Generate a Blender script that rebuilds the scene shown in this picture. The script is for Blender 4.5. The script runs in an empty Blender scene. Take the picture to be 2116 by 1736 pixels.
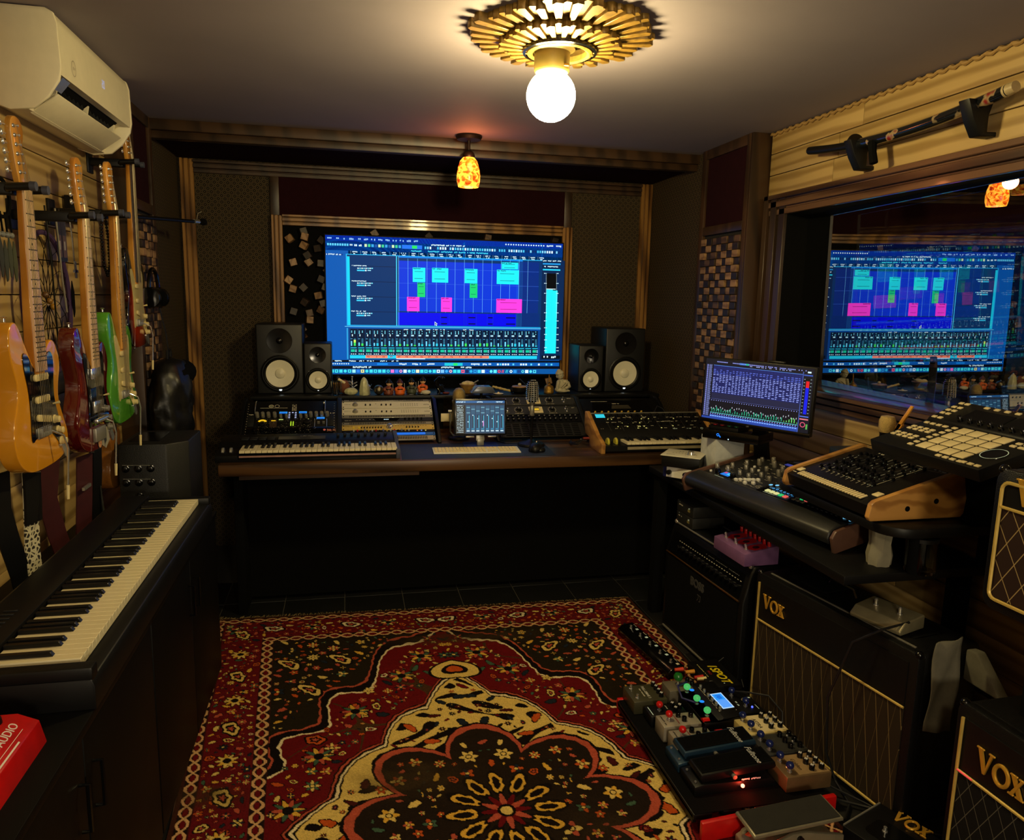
import bpy, bmesh, math, random
import numpy as np
from math import sin, cos, pi, radians
from mathutils import Matrix, Vector, Euler
random.seed(7)
SC = bpy.context.scene
COL = SC.collection

def lin(c):
    c = c / 255.0
    return c / 12.92 if c <= 0.04045 else ((c + 0.055) / 1.055) ** 2.4
def rgb(r, g, b): return (lin(r), lin(g), lin(b), 1.0)

# ------------------------------------------------------------------ camera
cam = bpy.data.objects.new('camera', bpy.data.cameras.new('camera'))
COL.objects.link(cam)
RX = (0.9768582, -0.21284787, 0.02106743)      # camera right in the room
DN = (-0.01412276, -0.16246967, -0.98661246)   # camera down
FW = (0.21342118, 0.96348295, -0.16171583)     # camera forward
m = Matrix(((RX[0], -DN[0], -FW[0], 0), (RX[1], -DN[1], -FW[1], 0), (RX[2], -DN[2], -FW[2], 1.54), (0, 0, 0, 1)))
cam.matrix_world = m
cam.data.sensor_fit = 'HORIZONTAL'
cam.data.sensor_width = 36.0
cam.data.lens = 1530.0 / 2116.0 * 36.0
cam.data.clip_start = 0.02
SC.camera = cam

# ------------------------------------------------------------------ world, exposure, lights
SC.view_settings.view_transform = 'Standard'
SC.view_settings.look = 'None'
SC.view_settings.exposure = 0.0
SC.view_settings.gamma = 1.0
SC.view_settings.use_curve_mapping = False
w = bpy.data.worlds.new('room_air'); SC.world = w; w.use_nodes = True
w.node_tree.nodes['Background'].inputs[0].default_value = (0.02, 0.02, 0.022, 1)
w.node_tree.nodes['Background'].inputs[1].default_value = 0.05
SC.cycles.max_bounces = 8
SC.cycles.transparent_max_bounces = 12
SC.cycles.caustics_reflective = False
SC.cycles.caustics_refractive = False
SC.cycles.sample_clamp_indirect = 3.0
SC.cycles.use_denoising = True
GLOBE_POS = (0.625, 2.36, 2.17)
AMBER_POS = (0.607, 3.89, 2.13)
def lamp(name, pos, watts, col, size, kind='POINT'):
    l = bpy.data.lights.new(name, kind); l.energy = watts; l.color = col
    if kind == 'SPOT': l.spot_size = radians(95); l.spot_blend = 0.6
    l.shadow_soft_size = size
    o = bpy.data.objects.new(name, l); COL.objects.link(o); o.location = pos
    return o
lamp('amber_bulb', (AMBER_POS[0], AMBER_POS[1], 2.03), 3.0, (1, 0.72, 0.32), 0.02, 'SPOT')
lamp('rear_ceiling_bulb', (-0.05, -0.7, 2.2), 45.0, (1, 0.80, 0.45), 0.09)
lamp('rear_fill_lamp', (0.45, -0.9, 1.3), 80.0, (1, 0.84, 0.56), 0.12)  # unseen warm fill added behind the camera to brighten the room

# ------------------------------------------------------------------ materials
MATS = {}
def mat(name, col=(0.5, 0.5, 0.5, 1), rough=0.5, metal=0.0, emit=None, es=0.0, var=0.12, vs=30.0, bump=0.0, bs=200.0, coat=0.0, spec=0.5, stretch=None, alpha=None, trans=0.0):
    m = bpy.data.materials.new(name); m.use_nodes = True
    nt = m.node_tree; b = nt.nodes['Principled BSDF']
    b.inputs['Roughness'].default_value = rough; b.inputs['Metallic'].default_value = metal
    b.inputs['Coat Weight'].default_value = coat; b.inputs['Coat Roughness'].default_value = 0.06
    b.inputs['Specular IOR Level'].default_value = spec
    b.inputs['Transmission Weight'].default_value = trans
    tc = nt.nodes.new('ShaderNodeTexCoord'); mp = nt.nodes.new('ShaderNodeMapping')
    nt.links.new(tc.outputs['Object'], mp.inputs[0])
    if stretch: mp.inputs['Scale'].default_value = stretch
    n = nt.nodes.new('ShaderNodeTexNoise'); n.inputs['Scale'].default_value = vs; n.inputs['Detail'].default_value = 4
    nt.links.new(mp.outputs[0], n.inputs['Vector'])
    r = nt.nodes.new('ShaderNodeValToRGB')
    r.color_ramp.elements[0].position = 0.3; r.color_ramp.elements[1].position = 0.7
    r.color_ramp.elements[0].color = tuple(c * (1 - var) for c in col[:3]) + (1,)
    r.color_ramp.elements[1].color = tuple(min(1, c * (1 + var)) for c in col[:3]) + (1,)
    nt.links.new(n.outputs['Fac'], r.inputs[0]); nt.links.new(r.outputs[0], b.inputs['Base Color'])
    if bump:
        n2 = nt.nodes.new('ShaderNodeTexNoise'); n2.inputs['Scale'].default_value = bs
        nt.links.new(mp.outputs[0], n2.inputs['Vector'])
        bp = nt.nodes.new('ShaderNodeBump'); bp.inputs['Strength'].default_value = bump; bp.inputs['Distance'].default_value = 0.002
        nt.links.new(n2.outputs['Fac'], bp.inputs['Height']); nt.links.new(bp.outputs[0], b.inputs['Normal'])
    if emit:
        b.inputs['Emission Color'].default_value = emit; b.inputs['Emission Strength'].default_value = es
    MATS[name] = m
    return m
def wood(name, c1, c2, rough=0.5, scale=(1, 1, 1), dist=6.0, ws=3.0, knots=False, coat=0.0):
    m = mat(name, c1, rough, coat=coat); nt = m.node_tree; b = nt.nodes['Principled BSDF']
    oi = nt.nodes.new('ShaderNodeObjectInfo')
    tc = nt.nodes.new('ShaderNodeTexCoord'); mp = nt.nodes.new('ShaderNodeMapping'); mp.inputs['Scale'].default_value = scale
    add = nt.nodes.new('ShaderNodeVectorMath'); add.operation = 'MULTIPLY_ADD'
    comb = nt.nodes.new('ShaderNodeCombineXYZ')
    for i in range(3): nt.links.new(oi.outputs['Random'], comb.inputs[i])
    add.inputs[1].default_value = (37, 53, 71)
    nt.links.new(comb.outputs[0], add.inputs[0]); nt.links.new(tc.outputs['Object'], mp.inputs[0]); nt.links.new(mp.outputs[0], add.inputs[2])
    wv = nt.nodes.new('ShaderNodeTexWave'); wv.wave_type = 'RINGS'; wv.rings_direction = 'Y'
    wv.inputs['Scale'].default_value = ws * 0.5; wv.inputs['Distortion'].default_value = dist; wv.inputs['Detail'].default_value = 3; wv.inputs['Detail Scale'].default_value = 1.4
    nt.links.new(add.outputs[0], wv.inputs['Vector'])
    ns = nt.nodes.new('ShaderNodeTexNoise'); ns.inputs['Scale'].default_value = 6; ns.inputs['Detail'].default_value = 5
    nt.links.new(add.outputs[0], ns.inputs['Vector'])
    mx = nt.nodes.new('ShaderNodeMath'); mx.operation = 'MULTIPLY'
    nt.links.new(wv.outputs['Fac'], mx.inputs[0]); nt.links.new(ns.outputs['Fac'], mx.inputs[1])
    r = nt.nodes.new('ShaderNodeValToRGB'); r.color_ramp.elements[0].color = c2; r.color_ramp.elements[1].color = c1
    r.color_ramp.elements[0].position = 0.02; r.color_ramp.elements[1].position = 0.3
    nt.links.new(mx.outputs[0], r.inputs[0])
    hs = nt.nodes.new('ShaderNodeHueSaturation'); nt.links.new(r.outputs[0], hs.inputs['Color'])
    ma = nt.nodes.new('ShaderNodeMath'); ma.operation = 'MULTIPLY_ADD'; ma.inputs[1].default_value = 0.35; ma.inputs[2].default_value = 0.82
    nt.links.new(oi.outputs['Random'], ma.inputs[0]); nt.links.new(ma.outputs[0], hs.inputs['Value'])
    out = hs.outputs[0]
    if knots:
        v = nt.nodes.new('ShaderNodeTexVoronoi'); v.inputs['Scale'].default_value = 2.2
        mp2 = nt.nodes.new('ShaderNodeMapping'); mp2.inputs['Scale'].default_value = (1, 1, 1)
        ad2 = nt.nodes.new('ShaderNodeVectorMath'); ad2.operation = 'MULTIPLY_ADD'; ad2.inputs[1].default_value = (37, 53, 71)
        nt.links.new(comb.outputs[0], ad2.inputs[0]); nt.links.new(tc.outputs['Object'], ad2.inputs[2]); nt.links.new(ad2.outputs[0], v.inputs['Vector'])
        kr = nt.nodes.new('ShaderNodeValToRGB'); kr.color_ramp.elements[0].position = 0.035; kr.color_ramp.elements[1].position = 0.075
        kr.color_ramp.elements[0].color = (0.12, 0.06, 0.02, 1); kr.color_ramp.elements[1].color = (1, 1, 1, 1)
        nt.links.new(v.outputs['Distance'], kr.inputs[0])
        mm = nt.nodes.new('ShaderNodeMixRGB'); mm.blend_type = 'MULTIPLY'; mm.inputs[0].default_value = 1
        nt.links.new(hs.outputs[0], mm.inputs[1]); nt.links.new(kr.outputs[0], mm.inputs[2]); out = mm.outputs[0]
    nt.links.new(out, b.inputs['Base Color'])
    return m
def colmat(name, emit=0.0, rough=0.5, metal=0.0):
    m = bpy.data.materials.new(name); m.use_nodes = True; nt = m.node_tree; b = nt.nodes['Principled BSDF']
    a = nt.nodes.new('ShaderNodeAttribute'); a.attribute_name = 'Col'
    b.inputs['Roughness'].default_value = rough; b.inputs['Metallic'].default_value = metal
    if emit:
        b.inputs['Base Color'].default_value = (0.005, 0.005, 0.006, 1)
        nt.links.new(a.outputs['Color'], b.inputs['Emission Color']); b.inputs['Emission Strength'].default_value = emit
    else:
        nt.links.new(a.outputs['Color'], b.inputs['Base Color'])
    MATS[name] = m
    return m
def glow(name, c, s): return mat(name, (0.02, 0.02, 0.02, 1), 0.4, emit=c, es=s)

BLK = mat('black_plastic', rgb(10, 10, 11), 0.45, spec=0.3)
BLKM = mat('black_matte', rgb(7, 7, 7), 0.9, spec=0.1)
BLKG = mat('black_gloss', rgb(9, 9, 10), 0.16)
DKG = mat('dark_grey_paint', rgb(24, 25, 26), 0.5, spec=0.35)
TOLEX = mat('black_leathercloth', rgb(9, 9, 9), 0.42, bump=0.6, bs=420, spec=0.35)
CLOTHB = mat('black_cloth', rgb(8, 8, 8), 0.95, bump=0.3, bs=500, spec=0.1)
CHROME = mat('chrome', rgb(222, 222, 218), 0.2, 0.85, var=0.03)
STEEL = mat('brushed_steel', rgb(160, 156, 144), 0.35, 0.6, stretch=(1, 40, 40))
GOLD = mat('gold_metal', rgb(226, 172, 62), 0.3, 0.55)
BRASS = mat('antique_brass', rgb(170, 125, 55), 0.35, 1.0)
IVORY = mat('ivory_keys', rgb(226, 214, 176), 0.3, var=0.03, coat=0.2)
EBONY = mat('ebony_keys', rgb(12, 12, 13), 0.3)
WHITE = mat('white_plastic', rgb(222, 220, 212), 0.4, var=0.04)
CREAM = mat('cream_plastic', rgb(226, 208, 160), 0.4, var=0.06)
SILVER = mat('silver_faceplate', rgb(214, 208, 186), 0.38, 0.15, stretch=(2, 60, 60))
GOLDPL = mat('gold_faceplate', rgb(206, 176, 96), 0.36, 0.25, stretch=(2, 60, 60))
PRINT = colmat('printed_marks', 0, 0.5)
LIT = colmat('lit_marks', 1.0, 0.4)
LEDW = glow('white_lamp', (0.9, 1.0, 1.0, 1), 3.0)
PINE = wood('pine_plank', rgb(172, 144, 92), rgb(142, 114, 66), 0.42, (3.0, 0.3, 3.0), 5, 5.0, True)
OAKT = wood('walnut_trim', rgb(62, 42, 25), rgb(42, 28, 16), 0.4, (3, 3, 0.4), 5, 3)
DESKW = wood('desk_wood', rgb(92, 62, 34), rgb(54, 35, 19), 0.35, (0.4, 3, 3), 6, 3)
CHEEK = wood('cheek_wood', rgb(186, 136, 70), rgb(152, 104, 48), 0.4, (2, 2, 3), 8, 4)
MAPLE_PALE = wood('maple_board', rgb(226, 190, 150), rgb(206, 164, 120), 0.35, (3, 3, 0.5), 4, 3, coat=0.3)
MAPLE = wood('maple', rgb(206, 146, 58), rgb(180, 118, 40), 0.3, (3, 3, 0.5), 4, 3, coat=0.4)
ROSEW = wood('rosewood', rgb(64, 38, 26), rgb(34, 20, 14), 0.45, (3, 3, 0.5), 4, 3)
MAROON = mat('maroon_fabric', rgb(36, 11, 16), 0.95, bump=0.3, bs=400, spec=0.1)
RED = mat('red_paint', rgb(196, 20, 18), 0.35)
REDP = mat('red_plastic', rgb(200, 24, 22), 0.25, coat=0.3)
BLUEK = mat('blue_plastic', rgb(22, 34, 92), 0.25, coat=0.3)
GREENK = mat('green_plastic', rgb(30, 110, 40), 0.25, coat=0.3)
CABLE = mat('black_rubber', rgb(14, 14, 15), 0.5)

# ------------------------------------------------------------------ mesh builder
class MB:
    def __init__(s): s.v = []; s.f = []
    def add(s, vs, fs):
        o = len(s.v); s.v += [tuple(v) for v in vs]; s.f += [tuple(i + o for i in f) for f in fs]; return s
    def box(s, x0, y0, z0, x1, y1, z1):
        return s.add([(x0, y0, z0), (x1, y0, z0), (x1, y1, z0), (x0, y1, z0), (x0, y0, z1), (x1, y0, z1), (x1, y1, z1), (x0, y1, z1)],
                     [(0, 3, 2, 1), (4, 5, 6, 7), (0, 1, 5, 4), (1, 2, 6, 5), (2, 3, 7, 6), (3, 0, 4, 7)])
    def hexa(s, b4, t4):
        return s.add(list(b4) + list(t4), [(0, 3, 2, 1), (4, 5, 6, 7), (0, 1, 5, 4), (1, 2, 6, 5), (2, 3, 7, 6), (3, 0, 4, 7)])
    def prism(s, poly, a, b, ax='z'):
        n = len(poly)
        area = sum(poly[i][0] * poly[(i + 1) % n][1] - poly[(i + 1) % n][0] * poly[i][1] for i in range(n))
        if area < 0: poly = poly[::-1]
        def P(p, h):
            return (p[0], p[1], h) if ax == 'z' else ((h, p[0], p[1]) if ax == 'x' else (p[1], h, p[0]))
        vs = [P(p, a) for p in poly] + [P(p, b) for p in poly]
        fs = [tuple(range(n - 1, -1, -1)), tuple(range(n, 2 * n))] + [(i, (i + 1) % n, n + (i + 1) % n, n + i) for i in range(n)]
        return s.add(vs, fs)
    def lathe(s, prof, c=(0, 0, 0), n=20, ax='z', sx=1, sy=1, close=True):
        vs = []; fs = []
        for r, h in prof:
            for i in range(n):
                t = 2 * pi * i / n; a, b = r * cos(t) * sx, r * sin(t) * sy
                p = (a, b, h) if ax == 'z' else ((h, a, b) if ax == 'x' else (b, h, a))
                vs.append((p[0] + c[0], p[1] + c[1], p[2] + c[2]))
        k = len(prof)
        for j in range(k - 1):
            for i in range(n):
                fs.append((j * n + i, j * n + (i + 1) % n, (j + 1) * n + (i + 1) % n, (j + 1) * n + i))
        if close:
            if prof[0][0] > 1e-6: fs.append(tuple(range(n - 1, -1, -1)))
            if prof[-1][0] > 1e-6: fs.append(tuple(range((k - 1) * n, k * n)))
        return s.add(vs, fs)
    def cyl(s, c, r, h, n=14, ax='z', r2=None):
        return s.lathe([(r, 0), (r if r2 is None else r2, h)], c, n, ax)
    def ball(s, c, r, n=14, k=8, sc=(1, 1, 1)):
        vs = []; fs = []
        for j in range(k + 1):
            ph = -pi / 2 + pi * j / k
            for i in range(n):
                t = 2 * pi * i / n
                vs.append((c[0] + r * sc[0] * cos(ph) * cos(t), c[1] + r * sc[1] * cos(ph) * sin(t), c[2] + r * sc[2] * sin(ph)))
        for j in range(k):
            for i in range(n):
                fs.append((j * n + i, j * n + (i + 1) % n, (j + 1) * n + (i + 1) % n, (j + 1) * n + i))
        return s.add(vs, fs)
    def tube(s, pts, r, n=8, closed=False):
        P = [Vector(p) for p in pts]; L = len(P); rs = r if isinstance(r, (list, tuple)) else [r] * L
        up = None; vs = []; fs = []
        for i in range(L):
            a = P[i - 1] if (i > 0 or closed) else P[i]; b = P[(i + 1) % L] if (i < L - 1 or closed) else P[i]
            t = (b - a)
            t = t.normalized() if t.length > 1e-9 else Vector((0, 0, 1))
            if up is None: up = Vector((0, 0, 1)) if abs(t.z) < 0.9 else Vector((1, 0, 0))
            x = up - t * up.dot(t)
            if x.length < 1e-6: x = Vector((1, 0, 0)) - t * t.x
            x.normalize(); up = x; y = t.cross(x)
            for k in range(n):
                th = 2 * pi * k / n; vs.append(P[i] + (x * cos(th) + y * sin(th)) * rs[i])
        for i in range(L if closed else L - 1):
            j = (i + 1) % L
            for k in range(n): fs.append((i * n + k, i * n + (k + 1) % n, j * n + (k + 1) % n, j * n + k))
        if not closed: fs += [tuple(range(n - 1, -1, -1)), tuple(range((L - 1) * n, L * n))]
        return s.add(vs, fs)
    def ribbon(s, pts, side, w, th):
        # a flat strap following pts; side = unit vector of its width
        P = [Vector(p) for p in pts]; S = Vector(side).normalized(); ws = w if isinstance(w, (list, tuple)) else [w] * len(P)
        vs = []; fs = []
        for i, p in enumerate(P):
            t = (P[min(i + 1, len(P) - 1)] - P[max(i - 1, 0)]).normalized(); nn = S.cross(t).normalized() * th / 2; a = S * ws[i] / 2
            vs += [p - a - nn, p + a - nn, p + a + nn, p - a + nn]
        for i in range(len(P) - 1):
            for k in range(4): fs.append((i * 4 + k, i * 4 + (k + 1) % 4, i * 4 + 4 + (k + 1) % 4, i * 4 + 4 + k))
        fs += [(3, 2, 1, 0), tuple(len(P) * 4 - 4 + k for k in range(4))]
        return s.add(vs, fs)
    def xf(s, M, start=0):
        for i in range(start, len(s.v)): s.v[i] = tuple(M @ Vector(s.v[i]))
        return s
    def mesh(s, name, m=None, bev=0.0, seg=2, smooth=40):
        me = bpy.data.meshes.new(name); me.from_pydata(s.v, [], s.f)
        if bev:
            bm = bmesh.new(); bm.from_mesh(me)
            bmesh.ops.recalc_face_normals(bm, faces=bm.faces)
            ed = [e for e in bm.edges if len(e.link_faces) == 2 and e.calc_face_angle(0) > radians(35)]
            bmesh.ops.bevel(bm, geom=ed, offset=bev, segments=seg, profile=0.5, affect='EDGES', clamp_overlap=True)
            bm.to_mesh(me); bm.free()
        elif smooth:
            bm = bmesh.new(); bm.from_mesh(me); bmesh.ops.recalc_face_normals(bm, faces=bm.faces); bm.to_mesh(me); bm.free()
        if m: me.materials.append(m)
        if smooth:
            me.polygons.foreach_set('use_smooth', [True] * len(me.polygons)); me.set_sharp_from_angle(angle=radians(smooth))
        me.update()
        return me
def place(o, parent, loc=None, rot=None, M=None, scale=None):
    if parent: o.parent = parent
    if M is not None: o.matrix_local = M
    else:
        if loc: o.location = loc
        if rot: o.rotation_euler = rot
    if scale: o.scale = scale if isinstance(scale, (tuple, list)) else (scale,) * 3
    return o
def part(name, mb, m, parent=None, loc=None, rot=None, M=None, bev=0.0, seg=2, smooth=40, label=None, kind=None):
    me = mb.mesh(name, m, bev, seg, smooth) if isinstance(mb, MB) else mb
    o = bpy.data.objects.new(name, me); COL.objects.link(o); place(o, parent, loc, rot, M)
    if label: o['label'] = label
    if kind: o['kind'] = kind
    return o
def inst(name, me, parent, loc=None, rot=None, M=None, scale=None):
    o = bpy.data.objects.new(name, me); COL.objects.link(o); return place(o, parent, loc, rot, M, scale)
def tag(o, label, cat, group=None, kind=None):
    o['label'] = label; o['category'] = cat
    if group: o['group'] = group
    if kind: o['kind'] = kind
    return o
def thing(name, label, cat, loc=(0, 0, 0), rz=0.0, group=None, M=None):
    o = bpy.data.objects.new(name, None); COL.objects.link(o); o.empty_display_size = 0.05
    if M is not None: o.matrix_world = M
    else: o.location = loc; o.rotation_euler = (0, 0, rz)
    return tag(o, label, cat, group)
def struct(name, mb, m, parent=None, bev=0.0, smooth=40, loc=None):
    o = part(name, mb, m, parent, bev=bev, smooth=smooth, loc=loc)
    if parent is None: o['kind'] = 'structure'
    return o
def dup(root, loc=None, rz=None, label=None, M=None):
    r = root.copy(); COL.objects.link(r)
    if M is not None: r.matrix_world = M
    if loc: r.location = loc
    if rz is not None: r.rotation_euler = (0, 0, rz)
    if label: r['label'] = label
    for ch in list(root.children):
        c = ch.copy(); COL.objects.link(c); c.parent = r
        for g in list(ch.children):
            d = g.copy(); COL.objects.link(d); d.parent = c
    return r
def frame(o, x, y):
    # matrix with origin o, local x and y axes (orthonormalised), z = x cross y
    x = Vector(x).normalized(); y = Vector(y); y = (y - x * y.dot(x)).normalized(); z = x.cross(y)
    return Matrix(((x.x, y.x, z.x, o[0]), (x.y, y.y, z.y, o[1]), (x.z, y.z, z.z, o[2]), (0, 0, 0, 1)))
class Panel:
    # flat print or lit pixels: coloured quads lying in local xy, each layer a hair above the last
    def __init__(s, eps=0.00025): s.v = []; s.f = []; s.c = []; s.eps = eps
    def rect(s, x0, y0, x1, y1, c, lay=0):
        o = len(s.v); z = lay * s.eps
        s.v += [(x0, y0, z), (x1, y0, z), (x1, y1, z), (x0, y1, z)]; s.f.append((o, o + 1, o + 2, o + 3)); s.c.append(c); return s
    def poly(s, pts, c, lay=0):
        o = len(s.v); z = lay * s.eps; n = len(pts)
        if sum(pts[i][0] * pts[(i + 1) % n][1] - pts[(i + 1) % n][0] * pts[i][1] for i in range(n)) < 0: pts = pts[::-1]
        s.v += [(p[0], p[1], z) for p in pts]; s.f.append(tuple(range(o, o + n))); s.c.append(c); return s
    def disc(s, x, y, r, c, lay=0, n=12, ry=None):
        ry = ry or r
        return s.poly([(x + r * cos(2 * pi * i / n), y + ry * sin(2 * pi * i / n)) for i in range(n)], c, lay)
    def ring(s, x, y, r, w, c, lay=0, n=20, a0=0.0, a1=2 * pi):
        for i in range(n):
            t, u = a0 + (a1 - a0) * i / n, a0 + (a1 - a0) * (i + 1) / n
            s.poly([(x + r * cos(t), y + r * sin(t)), (x + r * cos(u), y + r * sin(u)), (x + (r - w) * cos(u), y + (r - w) * sin(u)), (x + (r - w) * cos(t), y + (r - w) * sin(t))], c, lay)
        return s
    def line(s, x0, y0, x1, y1, w, c, lay=0):
        dx, dy = x1 - x0, y1 - y0; L = math.hypot(dx, dy) or 1; nx, ny = -dy / L * w / 2, dx / L * w / 2
        return s.poly([(x0 + nx, y0 + ny), (x0 - nx, y0 - ny), (x1 - nx, y1 - ny), (x1 + nx, y1 + ny)], c, lay)
    def scrib(s, x0, y0, x1, y1, c, lay=0, n=None, rnd=random):
        # a run of unreadably small lettering
        h = y1 - y0; n = n or max(2, int((x1 - x0) / (h * 0.75))); st = (x1 - x0) / n
        for i in range(n):
            if rnd.random() < 0.14: continue
            k = rnd.random()
            s.rect(x0 + i * st, y0 + (0.25 * h if k < 0.5 else 0), x0 + (i + 0.72) * st, y1 - (0.2 * h if k > 0.7 else 0), c, lay)
        return s
    def obj(s, name, m, parent=None, loc=None, rot=None, M=None):
        me = bpy.data.meshes.new(name); me.from_pydata(s.v, [], s.f); me.materials.append(m)
        a = me.attributes.new('Col', 'FLOAT_COLOR', 'CORNER')
        cols = np.empty((len(me.loops), 4), np.float32); k = 0
        for f, c in zip(s.f, s.c):
            cols[k:k + len(f)] = c; k += len(f)
        a.data.foreach_set('color', cols.ravel()); me.update()
        o = bpy.data.objects.new(name, me); COL.objects.link(o); return place(o, parent, loc, rot, M)
def text(s, m, parent, M, size, ext=0.0, name='lettering', align='CENTER', shear=0.0, sx=1.0, bold=0.0):
    c = bpy.data.curves.new(name, 'FONT'); c.body = s; c.size = size; c.extrude = ext; c.align_x = align; c.align_y = 'CENTER'; c.shear = shear; c.offset = bold
    c.resolution_u = 3
    f = bpy.data.objects.new(name, c); COL.objects.link(f); bpy.context.view_layer.update()
    me = bpy.data.meshes.new_from_object(f.evaluated_get(bpy.context.evaluated_depsgraph_get()))
    bpy.data.objects.remove(f); bpy.data.curves.remove(c)
    me.name = name; me.materials.clear(); me.materials.append(m)
    o = bpy.data.objects.new(name, me); COL.objects.link(o); place(o, parent, M=M)
    if sx != 1.0: o.scale = (sx, 1, 1)
    return o
TR = Matrix.Translation
def RZ(a): return Matrix.Rotation(a, 4, 'Z')
def RXm(a): return Matrix.Rotation(a, 4, 'X')
def RYm(a): return Matrix.Rotation(a, 4, 'Y')
def rrect(w, h, r, n=5, cx=0, cy=0):
    pts = []
    for (sx, sy, a0) in ((1, 1, 0), (-1, 1, pi / 2), (-1, -1, pi), (1, -1, 1.5 * pi)):
        for i in range(n + 1):
            t = a0 + pi / 2 * i / n
            pts.append((cx + sx * (w / 2 - r) + r * cos(t), cy + sy * (h / 2 - r) + r * sin(t)))
    return pts
def smoothpoly(pts, k=2):
    for _ in range(k):
        q = []
        for i in range(len(pts)):
            a, b = pts[i], pts[(i + 1) % len(pts)]
            q += [(a[0] * .75 + b[0] * .25, a[1] * .75 + b[1] * .25), (a[0] * .25 + b[0] * .75, a[1] * .25 + b[1] * .75)]
        pts = q
    return pts
# ================================================================== ROOM
XL, XR, YB, ZC = -1.02, 2.0, 4.65, 2.35
YH = 4.0          # header across the alcove
AXL, AXR = -0.93, 1.92
CEILM = mat('ceiling_paint', rgb(132, 122, 130), 0.75, var=0.05, vs=3.0, bump=0.25, bs=14)
GROUT = mat('grout', rgb(66, 62, 54), 0.9)
SLATE = mat('black_slate_tile', rgb(9, 9, 9), 0.55, var=0.3, vs=9, bump=0.3, bs=40)
DARKW = mat('dark_wall_paint', rgb(24, 21, 19), 0.9)
def diamond_fabric(name, axis):
    m = mat(name, rgb(20, 17, 14), 0.8, spec=0.25); nt = m.node_tree; b = nt.nodes['Principled BSDF']
    tc = nt.nodes.new('ShaderNodeTexCoord'); sp = nt.nodes.new('ShaderNodeSeparateXYZ'); nt.links.new(tc.outputs['Object'], sp.inputs[0])
    def M(op, a, bb=None, c=None):
        n = nt.nodes.new('ShaderNodeMath'); n.operation = op
        for i, x in enumerate((a, bb, c)):
            if x is None: continue
            if isinstance(x, (int, float)): n.inputs[i].default_value = x
            else: nt.links.new(x, n.inputs[i])
        return n.outputs[0]
    h = sp.outputs[axis]; z = sp.outputs[2]; P = 1 / 0.036
    u = M('FRACT', M('MULTIPLY', M('ADD', h, z), P)); v = M('FRACT', M('MULTIPLY', M('SUBTRACT', h, z), P))
    d = M('MAXIMUM', M('ABSOLUTE', M('SUBTRACT', u, 0.5)), M('ABSOLUTE', M('SUBTRACT', v, 0.5)))
    r = nt.nodes.new('ShaderNodeValToRGB'); r.color_ramp.interpolation = 'CONSTANT'
    e = r.color_ramp.elements; e[0].position = 0; e[0].color = rgb(98, 82, 56); e[1].position = 0.09; e[1].color = rgb(8, 7, 5)
    for p, c in ((0.24, rgb(56, 46, 32)), (0.29, rgb(8, 7, 5)), (0.35, rgb(98, 82, 56)), (0.44, rgb(4, 4, 3))):
        x = e.new(p); x.color = c
    nt.links.new(d, r.inputs[0]); nt.links.new(r.outputs[0], b.inputs['Base Color'])
    return m
FABX = diamond_fabric('diamond_cloth_front', 0)
FABY = diamond_fabric('diamond_cloth_side', 1)

floor = struct('floor', MB().box(-2.2, -1.6, -0.1, 4.6, 5.2, -0.004), GROUT)
tile = MB().box(0, 0, -0.02, 0.291, 0.291, 0.0).mesh('tile', SLATE, 0.003)
for i in range(10):
    for j in range(13): inst('tile', tile, floor, (-0.923 + 0.295 * i, 4.02 - 0.295 * (j + 1), 0))
ceiling = struct('ceiling', MB().box(-1.3, -1.6, ZC, 2.25, YH + 0.02, ZC + 0.08), CEILM)

# ---- left wall of pine planks
wl = struct('wall_left', MB().box(XL - 0.1, -1.4, 0, XL - 0.018, 4.0, ZC), DARKW)
ph = 0.117; rnd = random.Random(3)
def plank(L, h, mname='plank'): return MB().box(-0.018, 0, 0, 0, L, h).mesh(mname, PINE, 0.0025)
z = 0.0; k = 0
while z < ZC - 0.01:
    h = min(ph, ZC - z); y = 0.4 - rnd.random() * 0.7
    while y < 3.75:
        L = min(rnd.choice((0.9, 1.2, 1.6, 2.1)), 3.76 - y)
        if L > 0.05: inst('plank', plank(L - 0.003, h - 0.003), wl, (XL + rnd.random() * 0.004, y, z))
        y += L
    z += ph; k += 1
struct('wall_back', MB().box(-1.3, -1.5, 0, 2.25, -1.4, ZC), DARKW)
# ---- right wall of pine planks round the control-room window
WY0, WY1, WZ0, WZ1 = 1.15, 3.2, 1.2, 1.955     # glass opening
wr = struct('wall_right', MB().box(XR + 0.018, -1.4, 0, XR + 0.14, YH, 1.1).box(XR + 0.018, -1.4, 2.05, XR + 0.14, YH, ZC).box(XR + 0.018, -1.4, 1.1, XR + 0.14, 1.05, 2.05).box(XR + 0.018, 3.3, 1.1, XR + 0.14, YH, 2.05), DARKW)
def rplank(L, h): return MB().box(0, 0, 0, 0.018, L, h).mesh('plank', PINE, 0.0025)
for (za, zb, n) in ((2.05, ZC, 3), (0.0, 1.1, 11)):
    hh = (zb - za) / n
    for i in range(n):
        cuts = [0.4, 1.0 + rnd.random(), 2.75 + 0.3 * rnd.random(), 3.38] if za > 1 else [0.4, 1.4 + rnd.random(), 3.38]
        if za > 1 and i == 2: cuts = [0.4, 1.2, 2.72, 3.38]
        for a, b in zip(cuts, cuts[1:]): inst('plank', rplank(b - a - 0.003, hh - 0.003), wr, (XR - rnd.random() * 0.003, a, za + i * hh))
rope = MB()
pts = [(XR - 0.008, 0.4 + 2.98 * i / 200, ZC - 0.012 + 0.004 * sin(i * 1.9)) for i in range(201)]
part('trim_1', rope.tube(pts, [0.007 + 0.003 * cos(i * 1.9) for i in range(201)], 6), mat('rope_trim', rgb(150, 118, 66), 0.7))['kind'] = 'structure'

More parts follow.
